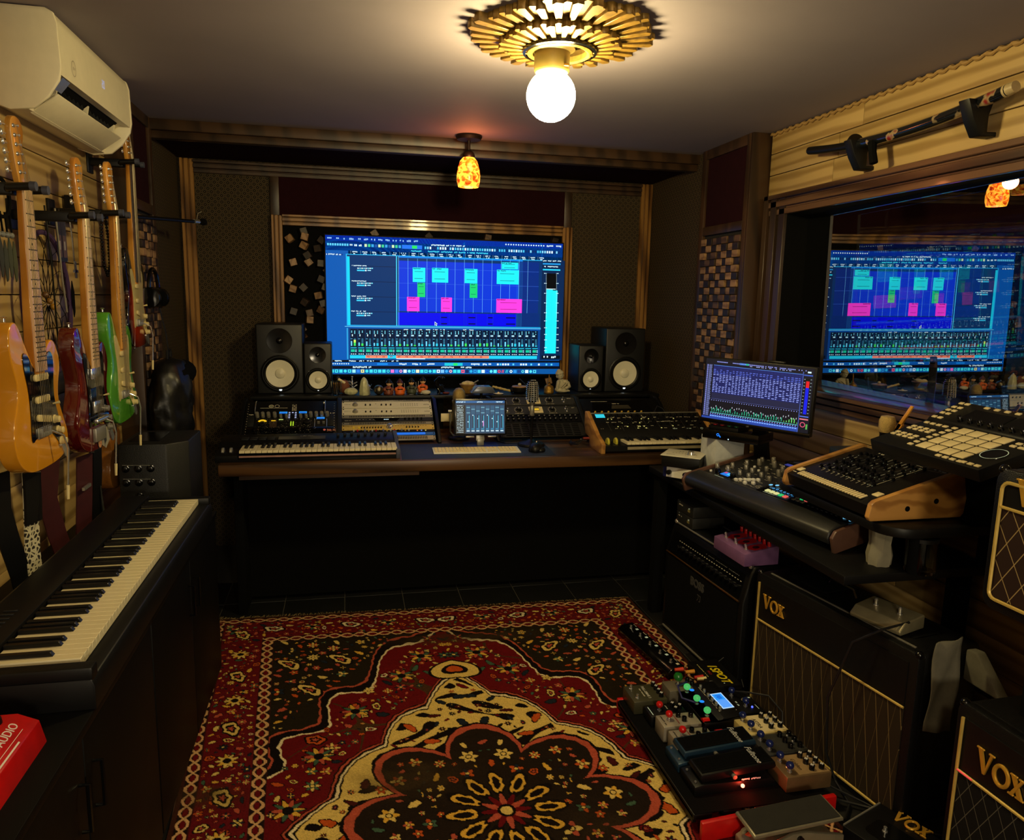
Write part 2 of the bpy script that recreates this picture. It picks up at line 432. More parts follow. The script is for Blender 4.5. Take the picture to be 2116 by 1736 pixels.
def moulding(name, parent, mt, a, b, w, d, nrm, wdir, flip=False):
    # a stepped moulding from a to b: three laths of unequal height
    A, B, N, W = Vector(a), Vector(b), Vector(nrm), Vector(wdir); mb = MB()
    steps = ((0, .22, 1.0), (.22, .32, .45), (.32, .62, .8), (.62, .72, .35), (.72, 1, .6))
    for s0, s1, hh in steps:
        if flip: s0, s1 = 1 - s1, 1 - s0
        q = [A + W * w * s0, B + W * w * s0, B + W * w * s1, A + W * w * s1]
        mb.hexa(q, [p + N * d * hh for p in q])
    return part(name, mb, mt, parent, bev=0.002, seg=1)
# ---- window: frame, jamb, two panes
win = thing('window_1', '', 'x'); del win['label']; del win['category']; win['kind'] = 'structure'
DKFR = wood('dark_frame_wood', rgb(92, 66, 48), rgb(52, 34, 24), 0.28, (3, 0.4, 3), 5, 3, coat=0.3)
moulding('frame_head', win, DKFR, (XR, 1.0, 1.955), (XR, 3.37, 1.955), 0.095, 0.03, (-1, 0, 0), (0, 0, 1), True)
moulding('frame_jamb', win, OAKT, (XR, 3.20, 1.16), (XR, 3.20, 2.05), 0.165, 0.03, (-1, 0, 0), (0, 1, 0), True)
sill = moulding('frame_sill', win, DKFR, (XR - 0.0, 1.0, 1.1), (XR - 0.0, 3.37, 1.1), 0.07, 0.05, (-1, 0, 0), (0, 0, 1), True)
part('sill_board', MB().box(XR - 0.035, 1.0, 1.165, XR + 0.16, 3.21, 1.178), DKFR, win, bev=0.004)
part('jamb_lining', MB().box(XR, 3.2, 1.16, XR + 0.2, 3.225, 1.96).box(XR, 1.0, 1.955, XR + 0.2, 3.21, 1.975), BLKM, win)
gm = bpy.data.materials.new('window_glass'); gm.use_nodes = True; nt = gm.node_tree
for n in list(nt.nodes): nt.nodes.remove(n)
def pane_mat(name, fac):
    gm = bpy.data.materials.new(name); gm.use_nodes = True; nt = gm.node_tree
    for n in list(nt.nodes): nt.nodes.remove(n)
    o = nt.nodes.new('ShaderNodeOutputMaterial'); mx = nt.nodes.new('ShaderNodeMixShader'); g = nt.nodes.new('ShaderNodeBsdfGlossy'); t = nt.nodes.new('ShaderNodeBsdfTransparent')
    g.inputs['Roughness'].default_value = 0.004; g.inputs['Color'].default_value = (1, 1, 1, 1); t.inputs['Color'].default_value = (0.8, 0.84, 0.84, 1)
    ns = nt.nodes.new('ShaderNodeTexNoise'); ns.inputs['Scale'].default_value = 2.2; ns.inputs['Detail'].default_value = 1
    bp = nt.nodes.new('ShaderNodeBump'); bp.inputs['Strength'].default_value = 0.03; bp.inputs['Distance'].default_value = 0.02
    nt.links.new(ns.outputs['Fac'], bp.inputs['Height']); nt.links.new(bp.outputs[0], g.inputs['Normal'])
    mx.inputs[0].default_value = fac
    nt.links.new(t.outputs[0], mx.inputs[1]); nt.links.new(g.outputs[0], mx.inputs[2]); nt.links.new(mx.outputs[0], o.inputs[0])
    return gm
def pane(fac, x, yaw, tilt, nm):
    me = MB().add([(0, -1.02, -0.4), (0, 1.02, -0.4), (0, 1.02, 0.385), (0, -1.02, 0.385)], [(0, 1, 2, 3)]).mesh('pane', pane_mat(nm, fac), smooth=0)
    return part('pane', me, None, win, M=TR((x, 2.18, 1.58)) @ RZ(yaw) @ RYm(tilt))
pane(0.5, XR + 0.06, radians(-2.9), radians(-0.5), 'window_glass_inner')
pane(0.4, XR + 0.13, radians(-3.3), radians(-1.7), 'window_glass_outer')
# the dark live room behind the glass
struct('wall_live_room', MB().box(3.9, -0.4, 0, 4.0, 5, ZC).box(XR + 0.15, 4.9, 0, 4.0, 5.0, ZC).box(XR + 0.15, -0.5, 0, 4.0, -0.4, ZC).box(XR + 0.15, -0.4, ZC, 4, 5, ZC + 0.05), DARKW)
t = thing('armchair', 'dark red armchair standing in the unlit room behind the window', 'chair', (2.9, 3.3, 0))
AC = mat('dark_red_leather', rgb(70, 18, 18), 0.5)
part('seat', MB().box(-.3, -.3, .25, .3, .3, .45), AC, t, bev=0.04); part('backrest', MB().box(.2, -.32, .4, .34, .32, 1.12), AC, t, bev=0.05)
for s in (-1, 1):
    part('armrest', MB().box(-.3, s * .34 - .06, .2, .3, s * .34 + .06, .66), AC, t, bev=0.04)
    for q in (-1, 1): part('leg', MB().cyl((s * .24, q * .26, 0), .025, .25), BLKG, t)

# ---- pilasters: maroon panel above, end-grain blocks below
BW = [wood('block_wood_%s' % n, rgb(*a), rgb(*b), 0.5, (6, 6, 6), 5, 3) for n, a, b in (('pale', (150, 116, 80), (116, 84, 54)), ('mid', (92, 66, 44), (64, 44, 28)), ('dark', (44, 30, 22), (28, 19, 14)))]
def pilaster(name, x, face, y0, y1, rows):
    # x: face plane, face: +1 looks to +X, -1 to -X
    p = struct(name, MB().box(min(x, x - face * .09), y0, 0, max(x, x - face * .09), y1, ZC), DARKW)
    def bx(y, yy, z, zz, d=0.02): return MB().box(min(x, x + face * d), y, z, max(x, x + face * d), yy, zz)
    part('stile', bx(y0, y0 + .035, 0, ZC), OAKT, p, bev=.002); part('stile', bx(y1 - .045, y1, 0, ZC), OAKT, p, bev=.002)
    part('rail', bx(y0 + .035, y1 - .045, ZC - .05, ZC), OAKT, p, bev=.002); part('rail', bx(y0 + .035, y1 - .045, 1.90, 1.945), OAKT, p, bev=.002)
    part('fabric_panel', bx(y0 + .035, y1 - .045, 1.945, ZC - .05, .006), MAROON, p)
    part('front_board', MB().box(min(x + face * .02, x - face * .09), y0 - .018, 0, max(x + face * .02, x - face * .09), y0, ZC), OAKT, p, bev=.003)
    ya, yb = y0 + .04, y1 - .05; n = 7 if y1 - y0 > .45 else 5; s = (yb - ya) / n; hz = .037
    mes = [MB().box(0, -s / 2 + .001, -hz / 2 + .001, .02, s / 2 - .001, hz / 2 - .001).mesh('block', b, .0015, 1) for b in BW]
    r2 = random.Random(5); zz = 1.88 - hz / 2
    for j in range(rows):
        for i in range(n):
            kk = (i + j) % 2
            me = mes[2] if kk else mes[r2.choice((0, 0, 1))]
            inst('block', me, p, (x + face * r2.random() * .014 - (0 if face > 0 else .018), ya + s * (i + .5), zz - hz * j))
    return p
pilaster('trim_2', AXR, -1, 3.40, 3.9, 30)
pilaster('trim_3', AXL, 1, 3.64, 4.0, 32)
# ---- alcove
struct('wall_alcove_right', MB().box(AXR, 3.9, 0, AXR + .1, YB + .1, ZC), FABY)
struct('wall_alcove_left', MB().box(AXL - .1, YH, 0, AXL, YB + .1, ZC), FABY)
hd = struct('trim_4', MB().box(AXL - .02, YH - .02, 2.3, AXR, YH + .03, ZC), OAKT, bev=.003)
part('lower_lath', MB().box(AXL, YH, 2.265, AXR, YH + .05, 2.3), OAKT, hd, bev=.002)
struct('ceiling_alcove', MB().box(AXL - .1, YH + .03, 2.285, AXR + .1, YB + .1, 2.35), MAROON)
wb = struct('wall_front', MB().box(AXL - .1, YB, 0, AXR + .1, YB + .1, ZC), FABX)
part('fabric_panel', MB().box(-.40, YB - .012, 1.99, 1.37, YB, 2.25), MAROON, wb)
FRW = wood('gilt_trim_wood', rgb(150, 108, 54), rgb(96, 64, 30), 0.32, (3, 3, 0.4), 5, 3, coat=.2)
moulding('frame_left', wb, FRW, (-.915, YB, 0.2), (-.915, YB, 2.28), .07, .035, (0, -1, 0), (1, 0, 0))
moulding('frame_right', wb, FRW, (1.845, YB, 0.2), (1.845, YB, 2.28), .07, .035, (0, -1, 0), (1, 0, 0), True)
moulding('frame_head', wb, OAKT, (-.845, YB, 2.205), (1.845, YB, 2.205), .07, .035, (0, -1, 0), (0, 0, 1), True)
for x in (-.435, 1.335): part('stile', MB().box(x, YB - .02, 1.99, x + .05, YB, 2.21), OAKT, wb, bev=.002)
moulding('inner_frame_head', wb, FRW, (-.37, YB, 1.935), (1.325, YB, 1.935), .06, .05, (0, -1, 0), (0, 0, 1), True)
moulding('inner_frame_left', wb, FRW, (-.43, YB, 0.9), (-.43, YB, 1.99), .06, .05, (0, -1, 0), (1, 0, 0))
moulding('inner_frame_right', wb, FRW, (1.325, YB, 0.9), (1.325, YB, 1.99), .06, .05, (0, -1, 0), (1, 0, 0), True)
part('backing', MB().box(-.37, YB - .012, .95, 1.325, YB, 1.935), BLKM, wb)
mes = [MB().box(-.02, -.03, -.02, .02, .012, .02).mesh('block', b, .0015, 1) for b in BW]
r3 = random.Random(11)
for i in range(17):
    for j in range(21):
        x, z = -.345 + .1 * i + r3.uniform(-.03, .03), .97 + .047 * j + r3.uniform(-.012, .012)
        if (-.06 < x < 1.25 and z < 1.84) or not (-.35 < x < 1.3): continue
        if r3.random() < .25 or z > 1.91: continue
        inst('block', mes[r3.choice((0, 0, 1, 2, 2))], wb, (x, YB - .012 - r3.random() * .02, z), (r3.uniform(-.15, .15), r3.uniform(0, 1.5), r3.uniform(-.25, .25)))

# ================================================================== CEILING LAMPS
t = thing('ceiling_lamp', 'white glowing globe lamp in a brass collar under the gilded sunburst', 'lamp', (0.625, 2.36, ZC))
GL = mat('opal_glass', rgb(255, 244, 220), 0.3, emit=(1.0, 0.80, 0.36, 1), es=235.0)
part('globe', MB().ball((0, 0, -.185), .0765, 32, 20), GL, t, smooth=80)
part('collar', MB().lathe([(.06, -.03), (.078, -.034), (.08, -.045), (.062, -.055), (.055, -.06), (.055, -.112), (.05, -.118), (.0, -.118)], n=28), mat('brass_collar', rgb(96, 80, 34), .45, .4), t)
for k in range(3): part('screw', MB().cyl((.055 * cos(2.1 * k + 1), .055 * sin(2.1 * k + 1), -.104), .004, .014, 8, 'x'), BRASS, t)
GILD = mat('gilded_wood', rgb(128, 98, 40), 0.4, 0.35, var=.35, vs=40)
t = thing('sunburst_mirror', 'gilded wooden sunburst with a mirrored ring round the ceiling globe lamp', 'mirror', (0.645, 2.345, ZC))
r4 = random.Random(2)
part('backing_disc', MB().lathe([(0, -.004), (.2, -.004), (.2, 0), (0, 0)], n=40), BLKM, t)
for k in range(64):
    L = r4.choice((.26, .275, .29)); a = 2 * pi * k / 64
    ww = 2 * pi * L / 64 * .6
    mb = MB().prism([(.15, -.007), (L - .012, -ww), (L, -.3 * ww), (L - .006, ww * .9), (.15, .007)], -.035 - .01 * (k % 2), -.004 - .006 * (k % 2))
    part('outer_ray', mb.xf(RZ(a) @ RYm(radians(-4))), GILD, t, bev=.0015, seg=1)
for k in range(52):
    L = r4.choice((.165, .175, .185)); a = 2 * pi * (k + .5) / 52; ww = 2 * pi * L / 52 * .6
    mb = MB().prism([(.095, -.005), (L - .01, -ww), (L, 0), (L - .006, ww), (.095, .005)], -.06 - .008 * (k % 2), -.036)
    part('inner_ray', mb.xf(RZ(a) @ RYm(radians(-6))), GILD, t, bev=.0012, seg=1)
part('mirror_ring', MB().lathe([(.0, -.05), (.085, -.05)], n=36, close=False), mat('mirror_glass', rgb(160, 165, 165), .03, 1), t)
part('rim', MB().lathe([(.083, -.05), (.083, -.066), (.092, -.07), (.1, -.066), (.106, -.05), (.106, -.03)], n=40, close=False), GILD, t)
part('dark_rim', MB().lathe([(.106, -.066), (.114, -.064), (.116, -.03), (.106, -.03)], n=40, close=False), BLKG, t)

t = thing('pendant_lamp', 'small pendant lamp with mottled amber glass shade by the header beam', 'lamp', (AMBER_POS[0], AMBER_POS[1], ZC))
BRZ = mat('dark_bronze', rgb(30, 24, 20), .45, .6)
part('canopy', MB().lathe([(.0, 0), (.065, 0), (.067, -.008), (.06, -.022), (.02, -.026), (0, -.026)], n=28), BRZ, t)
part('stem', MB().cyl((0, 0, -.08), .008, .06, 12), BRZ, t)
part('socket_cap', MB().lathe([(.0, -.07), (.014, -.072), (.027, -.085), (.032, -.1), (.03, -.108), (0, -.108)], n=20), BRZ, t)
am = mat('amber_glass', rgb(200, 90, 10), .25); nt = am.node_tree; b = nt.nodes['Principled BSDF']
tc = nt.nodes.new('ShaderNodeTexCoord'); v = nt.nodes.new('ShaderNodeTexNoise'); v.inputs['Scale'].default_value = 42; v.inputs['Detail'].default_value = 3; v.inputs['Distortion'].default_value = .8
nt.links.new(tc.outputs['Object'], v.inputs['Vector'])
r = nt.nodes.new('ShaderNodeValToRGB'); e = r.color_ramp.elements
e[0].position = .36; e[0].color = (.28, .012, .002, 1); e[1].position = .54; e[1].color = (1.0, .5, .04, 1); x = e.new(.47); x.color = (.9, .16, .01, 1)
nt.links.new(v.outputs['Fac'], r.inputs[0]); nt.links.new(r.outputs[0], b.inputs['Emission Color']); b.inputs['Emission Strength'].default_value = 2.0
part('shade', MB().lathe([(.03, -.108), (.044, -.125), (.055, -.16), (.06, -.195), (.059, -.225), (.052, -.252), (.049, -.252), (.055, -.224), (.055, -.19), (.04, -.13), (.028, -.112)], n=28, close=False), am, t, smooth=80)
part('bulb', MB().ball((0, 0, -.215), .026, 14, 8), glow('warm_bulb', (1, .85, .5, 1), 14), t)
lamp('amber_bulb_up', (AMBER_POS[0], AMBER_POS[1] - .09, 2.22), 1.8, (1, .28, .10), .04)
# ================================================================== FRONT: DESK, SCREENS, RACKS
def knob_mesh(r, h, m, name='knob', skirt=0.0):
    pr = [(0, 0), (r + skirt, 0), (r + skirt, h * .18), (r, h * .25), (r * .88, h * .96), (r * .8, h), (0, h)]
    return MB().lathe(pr, n=16).mesh(name, m)
K_BLK = knob_mesh(.0075, .013, BLKG); K_BLKS = knob_mesh(.005, .01, BLKG); K_SIL = knob_mesh(.0068, .018, STEEL); K_BIG = knob_mesh(.016, .018, BLK, skirt=.003)
K_RED = knob_mesh(.0055, .014, REDP); K_YEL = knob_mesh(.0055, .014, mat('yellow_plastic', rgb(214, 176, 70), .35)); K_WHT = knob_mesh(.0055, .014, mat('pale_knob', rgb(206, 198, 176), .4))
CAPW = MB().lathe([(0, 0), (.007, 0), (.006, .003), (0, .003)], n=14).mesh('cap', CHROME)
def knobs(parent, me, pts, z=0.0):
    for x, y in pts: inst('knob', me, parent, (x, y, z))

# ---- the desk
DZ, DF = .78, 3.42
dk = thing('studio_desk', 'long dark wood studio desk with thick front edge under the big screen', 'desk', (.6, DF, 0))
part('worktop', MB().box(-1.18, 0, DZ - .055, 1.31, 1.19, DZ), DESKW, dk, bev=.006)
part('apron', MB().box(-1.1, .06, DZ - .085, -.28, .08, DZ - .055), DESKW, dk)
part('modesty_panel', MB().box(-1.14, .33, .02, 1.3, .35, DZ - .055), BLKM, dk)
part('leg', MB().box(-1.14, .16, 0, -1.1, 1.1, DZ - .055), BLKM, dk, bev=.003); part('leg', MB().box(1.2, .16, 0, 1.25, 1.1, DZ - .055), BLKM, dk, bev=.003)
# raised shelf over the racks
sh = thing('desk_shelf', 'black shelf across the desk carrying the speakers and figurines', 'shelf', (.6, 4.2, DZ))
part('board', MB().box(-1.13, 0, .185, 1.25, .36, .205), BLK, sh, bev=.003)
for x in (-1.12, -.1, .12, 1.2): part('support', MB().box(x, .05, 0, x + .03, .34, .185), BLKM, sh)

# ---- big wall screen
TVX0, TVX1, TVZ0, TVZ1, TVY = -.128, 1.316, 1.068, 1.885, 4.575
tv = thing('television', 'huge wall screen showing blue recording software above the desk', 'screen', (TVX0, TVY, TVZ0))
TW, TH = TVX1 - TVX0, TVZ1 - TVZ0
part('casing', MB().box(-.008, .004, -.016, TW + .008, .035, TH + .008), BLK, tv, bev=.003)
part('wall_mount', MB().box(.45, .035, .25, 1.0, .07, .6), BLKM, tv)
def S(x, y):
    a, b = .5, .5
    for _ in range(5):
        a = (x - (372 + 30 * b)) / (1613 - 60 * b); b = (y - (222 + 40 * a)) / (943 - 45 * a)
    return a * TW, (1 - b) * TH
P = Panel(.0002); cy, wh, nav, bl = rgb(40, 225, 250), rgb(215, 245, 255), rgb(3, 48, 100), rgb(6, 40, 190)
def R(x0, y0, x1, y1, c, lay=1):
    a, b = S(x0, y0), S(x1, y1); P.rect(a[0], b[1], b[0], a[1], c, lay)
def Lh(x0, y, x1, c, w=2.2, lay=3):
    a, b = S(x0, y), S(x1, y + (x1 - x0) * 40 / 1613 * (1 - (y - 222) / 943)); m = (a[1] + b[1]) / 2; P.rect(a[0], m - w * .0004, b[0], m + w * .0004, c, lay)
def Lv(x, y0, y1, c, w=2.2, lay=3):
    a, b = S(x, y0), S(x, y1); P.rect(a[0] - w * .0004, b[1], a[0] + w * .0004, a[1], c, lay)
def Tx(x0, y0, x1, y1, c=wh, lay=4):
    a, b = S(x0, y0), S(x1, y1); P.scrib(a[0], b[1], b[0], a[1], c, lay)
P.rect(0, 0, TW, TH, rgb(4, 84, 168), 0)
P.rect(0, TH * .962, TW, TH, rgb(10, 16, 140)); P.rect(0, TH * .895, TW, TH * .962, rgb(4, 30, 100)); P.rect(.13, TH * .868, TW, TH * .899, rgb(2, 6, 12))
q = random.Random(4)
for i in range(13): P.scrib(.012 + i * .042, TH * .972, .012 + i * .042 + .026, TH * .985, rgb(150, 200, 255), 4)
for i in range(16): P.disc(1.08 + i * .016, TH * .98, .0045, wh, 4, 8)
P.scrib(1.34, TH * .973, 1.435, TH * .986, wh, 4)
P.scrib(.62, TH * .95, .84, TH * .961, wh, 4)
for i in range(9): P.rect(.01 + .014 * i, TH * .928, .02 + .014 * i, TH * .944, rgb(90, 200, 240), 4)
P.scrib(.14, TH * .928, .21, TH * .942, wh, 4)
for i in range(11): P.rect(.225 + .02 * i, TH * .926, .239 + .02 * i, TH * .946, (rgb(200, 230, 180), rgb(60, 200, 140), rgb(50, 160, 220), rgb(20, 80, 160))[i % 4], 4)
P.rect(.445, TH * .922, .565, TH * .95, rgb(20, 110, 230), 4); P.rect(.505, TH * .925, .535, TH * .947, rgb(30, 220, 90), 5)
for i in range(56):
    P.rect(.58 + .0152 * i, TH * .925, .58 + .0152 * i + .0095, TH * .943, (wh, rgb(70, 190, 230), rgb(130, 210, 240), rgb(6, 40, 90))[q.randrange(4)], 4)
for x in (.5, .6, .68, .76, .84, .9): P.scrib(x, TH * .903, x + .07, TH * .914, rgb(60, 210, 240), 4)
for i in range(21): P.rect(.145 + .057 * i, TH * .869, .1455 + .057 * i, TH * .898, wh, 4); P.scrib(.155 + .057 * i, TH * .884, .185 + .057 * i, TH * .893, wh, 4); P.scrib(.16 + .057 * i, TH * .872, .182 + .057 * i, TH * .88, wh, 4)
P.rect(0, TH * .86, .1, TH * .872, rgb(4, 60, 140), 4); P.scrib(.004, TH * .861, .09, TH * .871, wh, 5)
# arrange window
R(505, 345, 1830, 838, rgb(30, 170, 230)); R(512, 350, 1826, 833, nav, 2); R(512, 362, 541, 825, rgb(20, 205, 235), 3)
for y in (425, 528, 630, 732): Lh(545, y, 832, rgb(6, 20, 50), 3); Tx(545, y - 6, 640, y + 3, wh, 5)
for y in (440, 540, 642, 744):
    for i in range(8): R(580 + 13 * i, y - 3, 590 + 13 * i, y + 4, (wh, rgb(120, 220, 240))[i % 2], 5)
    R(578, y + 10, 628, y + 20, rgb(60, 200, 240), 5); R(630, y + 10, 640, y + 20, wh, 5); R(646, y + 11, 668, y + 18, rgb(150, 220, 240), 5)
R(848, 356, 1697, 384, rgb(10, 120, 220), 3); R(848, 386, 1668, 736, rgb(6, 52, 205), 3); R(1668, 386, 1805, 736, rgb(4, 40, 120), 3)
R(848, 736, 1650, 829, rgb(2, 6, 222), 4); R(1650, 736, 1812, 829, rgb(3, 40, 110), 3)
for i in range(14): Lv(910 + 63.5 * i, 372, 736, rgb(110, 190, 245), 2.0, 4)
for i in range(5): Lv(1660 + 9 * i, 372, 829, rgb(40, 130, 200), 1.2, 5)
for y in (436, 537, 636): Lh(848, y, 1810, rgb(60, 110, 220), 1.5, 4)
Lv(834, 356, 829, rgb(70, 210, 245), 6, 5); Lv(848, 356, 829, rgb(120, 220, 250), 2, 5)
CL = rgb(30, 228, 236); GR = rgb(20, 205, 110); PK = rgb(255, 60, 214); DKC = rgb(6, 60, 90)
for x0, y0, x1, y1, c in ((1549, 390, 1664, 438, CL), (942, 431, 1027, 530, CL), (1071, 432, 1181, 532, CL), (1293, 436, 1380, 535, CL), (1515, 440, 1668, 540, CL), (974, 533, 1027, 631, GR), (1328, 536, 1380, 634, GR), (906, 630, 989, 728, PK), (1134, 632, 1207, 731, PK), (1513, 638, 1690, 735, PK)):
    R(x0, y0, x1, y1, c, 6)
    h = y1 - y0; dc = rgb(90, 10, 70) if c == PK else DKC
    for f in (.27, .74): Lh(x0 + (x1 - x0) * .15, y0 + h * f, x0 + (x1 - x0) * .8, dc, 3, 7)
    Tx(x0 + 4, y0 + 3, x0 + min(70, (x1 - x0) * .7), y0 + 12, dc, 7)
for x in (1130, 1190, 1290, 1305, 1375, 1450, 1490): Lv(x, 740, 829, rgb(20, 60, 150), 1.5, 5)
for x0, x1 in ((1135, 1175), (1320, 1368), (1455, 1487), (1580, 1645)):
    for y in (765, 808): R(x0, y, x1, y + 8, rgb(2, 6, 60), 6)
P.poly([S(1092, 797), S(1092, 826), S(1099, 819), S(1104, 829), S(1108, 826), S(1103, 816), S(1112, 815)], wh, 8); P.poly([S(1095, 804), S(1095, 820), S(1105, 814)], rgb(4, 10, 60), 9)
Lh(505, 833, 1826, rgb(130, 235, 255), 3, 6)
# mixer
R(515, 845, 1826, 1062, rgb(5, 60, 130), 2); R(537, 850, 1800, 1058, rgb(2, 22, 48), 3); R(516, 845, 532, 1060, rgb(40, 150, 210), 3)
for i in range(26):
    x = 543 + 49.2 * i - (i * .35); yy = 40 / 1613 * 1600 * 0 + i * .1
    Lv(x - 4, 852, 1056, rgb(20, 90, 160), 1.4, 4)
    if 6 < i < 13 or i in (15, 16): Tx(x + 2, 850, x + 32, 858, wh, 5)
    for r_ in range(3):
        for k in (6, 26):
            if q.random() < .8: P.disc(*S(x + k, 866 + 8 * r_), .0032, rgb(120, 215, 240), 5, 6)
    R(x + 8, 888, x + 14, 902, wh, 5) if i < 6 else R(x + 2, 890, x + 20, 900, rgb(170, 220, 240), 5)
    h = q.uniform(4, 22) if i else 42
    R(x + 20, 968 - h, x + 34, 968, rgb(60, 215, 90) if q.random() < .6 or not i else rgb(40, 190, 220), 6)
    if not i: R(x + 20, 926, x + 34, 945, rgb(200, 230, 90), 7)
    for k in range(8): R(x + 21, 918 + 6 * k, x + 33, 920 + 6 * k, rgb(70, 160, 200), 5)
    R(x + 2, 915 + q.uniform(15, 40), x + 11, 968, rgb(110, 210, 245), 5); R(x, 918, x + 12, 921, rgb(90, 180, 220), 5)
    R(x + 1, 978, x + 40, 985, rgb(30, 170, 200), 5); R(x + 3, 992, x + 28, 1010, rgb(20, 190, 150), 5); R(x + 31, 994, x + 40, 1000, rgb(140, 220, 240), 5); R(x + 31, 1004, x + 40, 1010, rgb(140, 220, 240), 5)
    for k in range(3): R(x + 4 + 13 * k, 1021, x + 11 + 13 * k, 1027, wh, 5)
R(540, 1032, 1798, 1055, rgb(30, 200, 235), 6)
R(640, 1033, 783, 1052, rgb(250, 130, 96), 7); R(838, 1033, 1462, 1052, rgb(250, 130, 96), 7)
for i in range(16): Tx(650 + 50 * i, 1037, 668 + 50 * i, 1047, rgb(150, 60, 60), 8)
R(840, 1053, 1030, 1058, wh, 8)
# level meter at the right
R(1836, 372, 1975, 1062, rgb(4, 34, 74), 3); R(1840, 392, 1968, 405, rgb(30, 140, 210), 4); R(1840, 432, 1966, 444, rgb(40, 200, 235), 4); Tx(1850, 412, 1950, 422, wh, 5)
for i in range(4): Tx(1842 + 35 * i, 374, 1868 + 35 * i, 383, wh, 5)
R(1868, 462, 1937, 580, rgb(2, 4, 8), 4); R(1866, 572, 1898, 1015, rgb(30, 225, 240), 5); R(1901, 578, 1932, 1015, rgb(30, 225, 240), 5); R(1866, 566, 1932, 572, wh, 5)
for y in (462, 530, 598, 664, 732, 788, 836, 882, 920, 974, 996):
    for x in (1856, 1936): R(x, y - 1.5, x + 12, y + 1.5, wh, 6)
    for x in (1852, 1950): P.disc(*S(x, y), .0028, wh, 6, 8)
for i in range(38): R(1937, 470 + 8 * i, 1941, 472 + 8 * i, wh, 6); R(1862, 470 + 8 * i, 1866, 472 + 8 * i, wh, 6)
R(1832, 1030, 1962, 1052, rgb(2, 10, 24), 4); Tx(1845, 1033, 1880, 1048, wh, 5); Tx(1900, 1033, 1935, 1048, wh, 5)
# transport, info line, dock
R(410, 1066, 1960, 1080, rgb(2, 10, 24), 3)
for x in (445, 535, 600, 650, 735, 810): Tx(x, 1068, x + 45, 1077, wh, 5)
for i in range(9): P.disc(*S(420 + 14 * i, 1092), .004, wh, 5, 8)
R(715, 1087, 785, 1100, rgb(20, 130, 220), 4)
for x in (850, 945, 1035, 1340, 1420): Tx(x, 1087, x + 60, 1100, wh, 5)
R(1160, 1084, 1282, 1104, rgb(30, 190, 210), 5); R(1220, 1085, 1248, 1103, rgb(40, 220, 100), 6)
for i in range(24): R(1500 + 18 * i, 1087, 1512 + 18 * i, 1100, (wh, rgb(90, 200, 235), rgb(20, 90, 170))[q.randrange(3)], 5)
R(405, 1107, 1958, 1124, rgb(2, 10, 26), 3); Tx(560, 1109, 680, 1121, wh, 5); Tx(1138, 1110, 1225, 1121, wh, 5); Tx(1270, 1110, 1345, 1121, wh, 5)
dock = [rgb(60, 215, 225)] * 5 + [rgb(150, 235, 240), rgb(40, 120, 220), rgb(230, 225, 140)] + [rgb(60, 215, 225)] * 6 + [rgb(235, 110, 200), rgb(70, 120, 240), rgb(240, 160, 215), wh, rgb(110, 230, 230), rgb(60, 200, 240), rgb(240, 235, 190)] + [rgb(60, 215, 225)] * 4 + [wh, rgb(120, 190, 240), rgb(50, 160, 230), rgb(245, 180, 190), rgb(50, 215, 225), rgb(60, 215, 225), rgb(240, 90, 120), rgb(20, 40, 90), rgb(40, 170, 220), rgb(40, 150, 220), rgb(60, 200, 235), wh, rgb(20, 90, 210), rgb(90, 225, 235), rgb(90, 225, 235), rgb(240, 70, 80), rgb(240, 70, 80), rgb(60, 215, 225), wh, rgb(40, 140, 220), rgb(20, 60, 130), rgb(90, 215, 230), wh, rgb(80, 215, 230), rgb(70, 200, 230)]
for i, c in enumerate(dock):
    x = 418 + 27.6 * i
    if i % 5 == 3 or i in (16, 27, 33, 40, 45, 46): P.disc(*S(x + 11, 1143), .0095, c, 5, 14)
    elif i in (41, 42):
        for d in (0, 9): P.poly([S(x + d, 1153), S(x + d + 5, 1132), S(x + d + 9, 1132), S(x + d + 4, 1153)], c, 5)
    else: R(x, 1132, x + 22, 1154, c, 5)
    if i % 3 == 1: R(x + 7, 1138, x + 15, 1147, rgb(10, 60, 120), 6)
R(402, 1127, 1960, 1160, rgb(8, 80, 150), 2)
tvm = colmat('tv_pixels', 1.22, .38); tvm.node_tree.nodes['Principled BSDF'].inputs['Specular IOR Level'].default_value = .06
P.obj('screen', tvm, tv, M=frame((0, .0015, 0), (1, 0, 0), (0, 0, 1)))

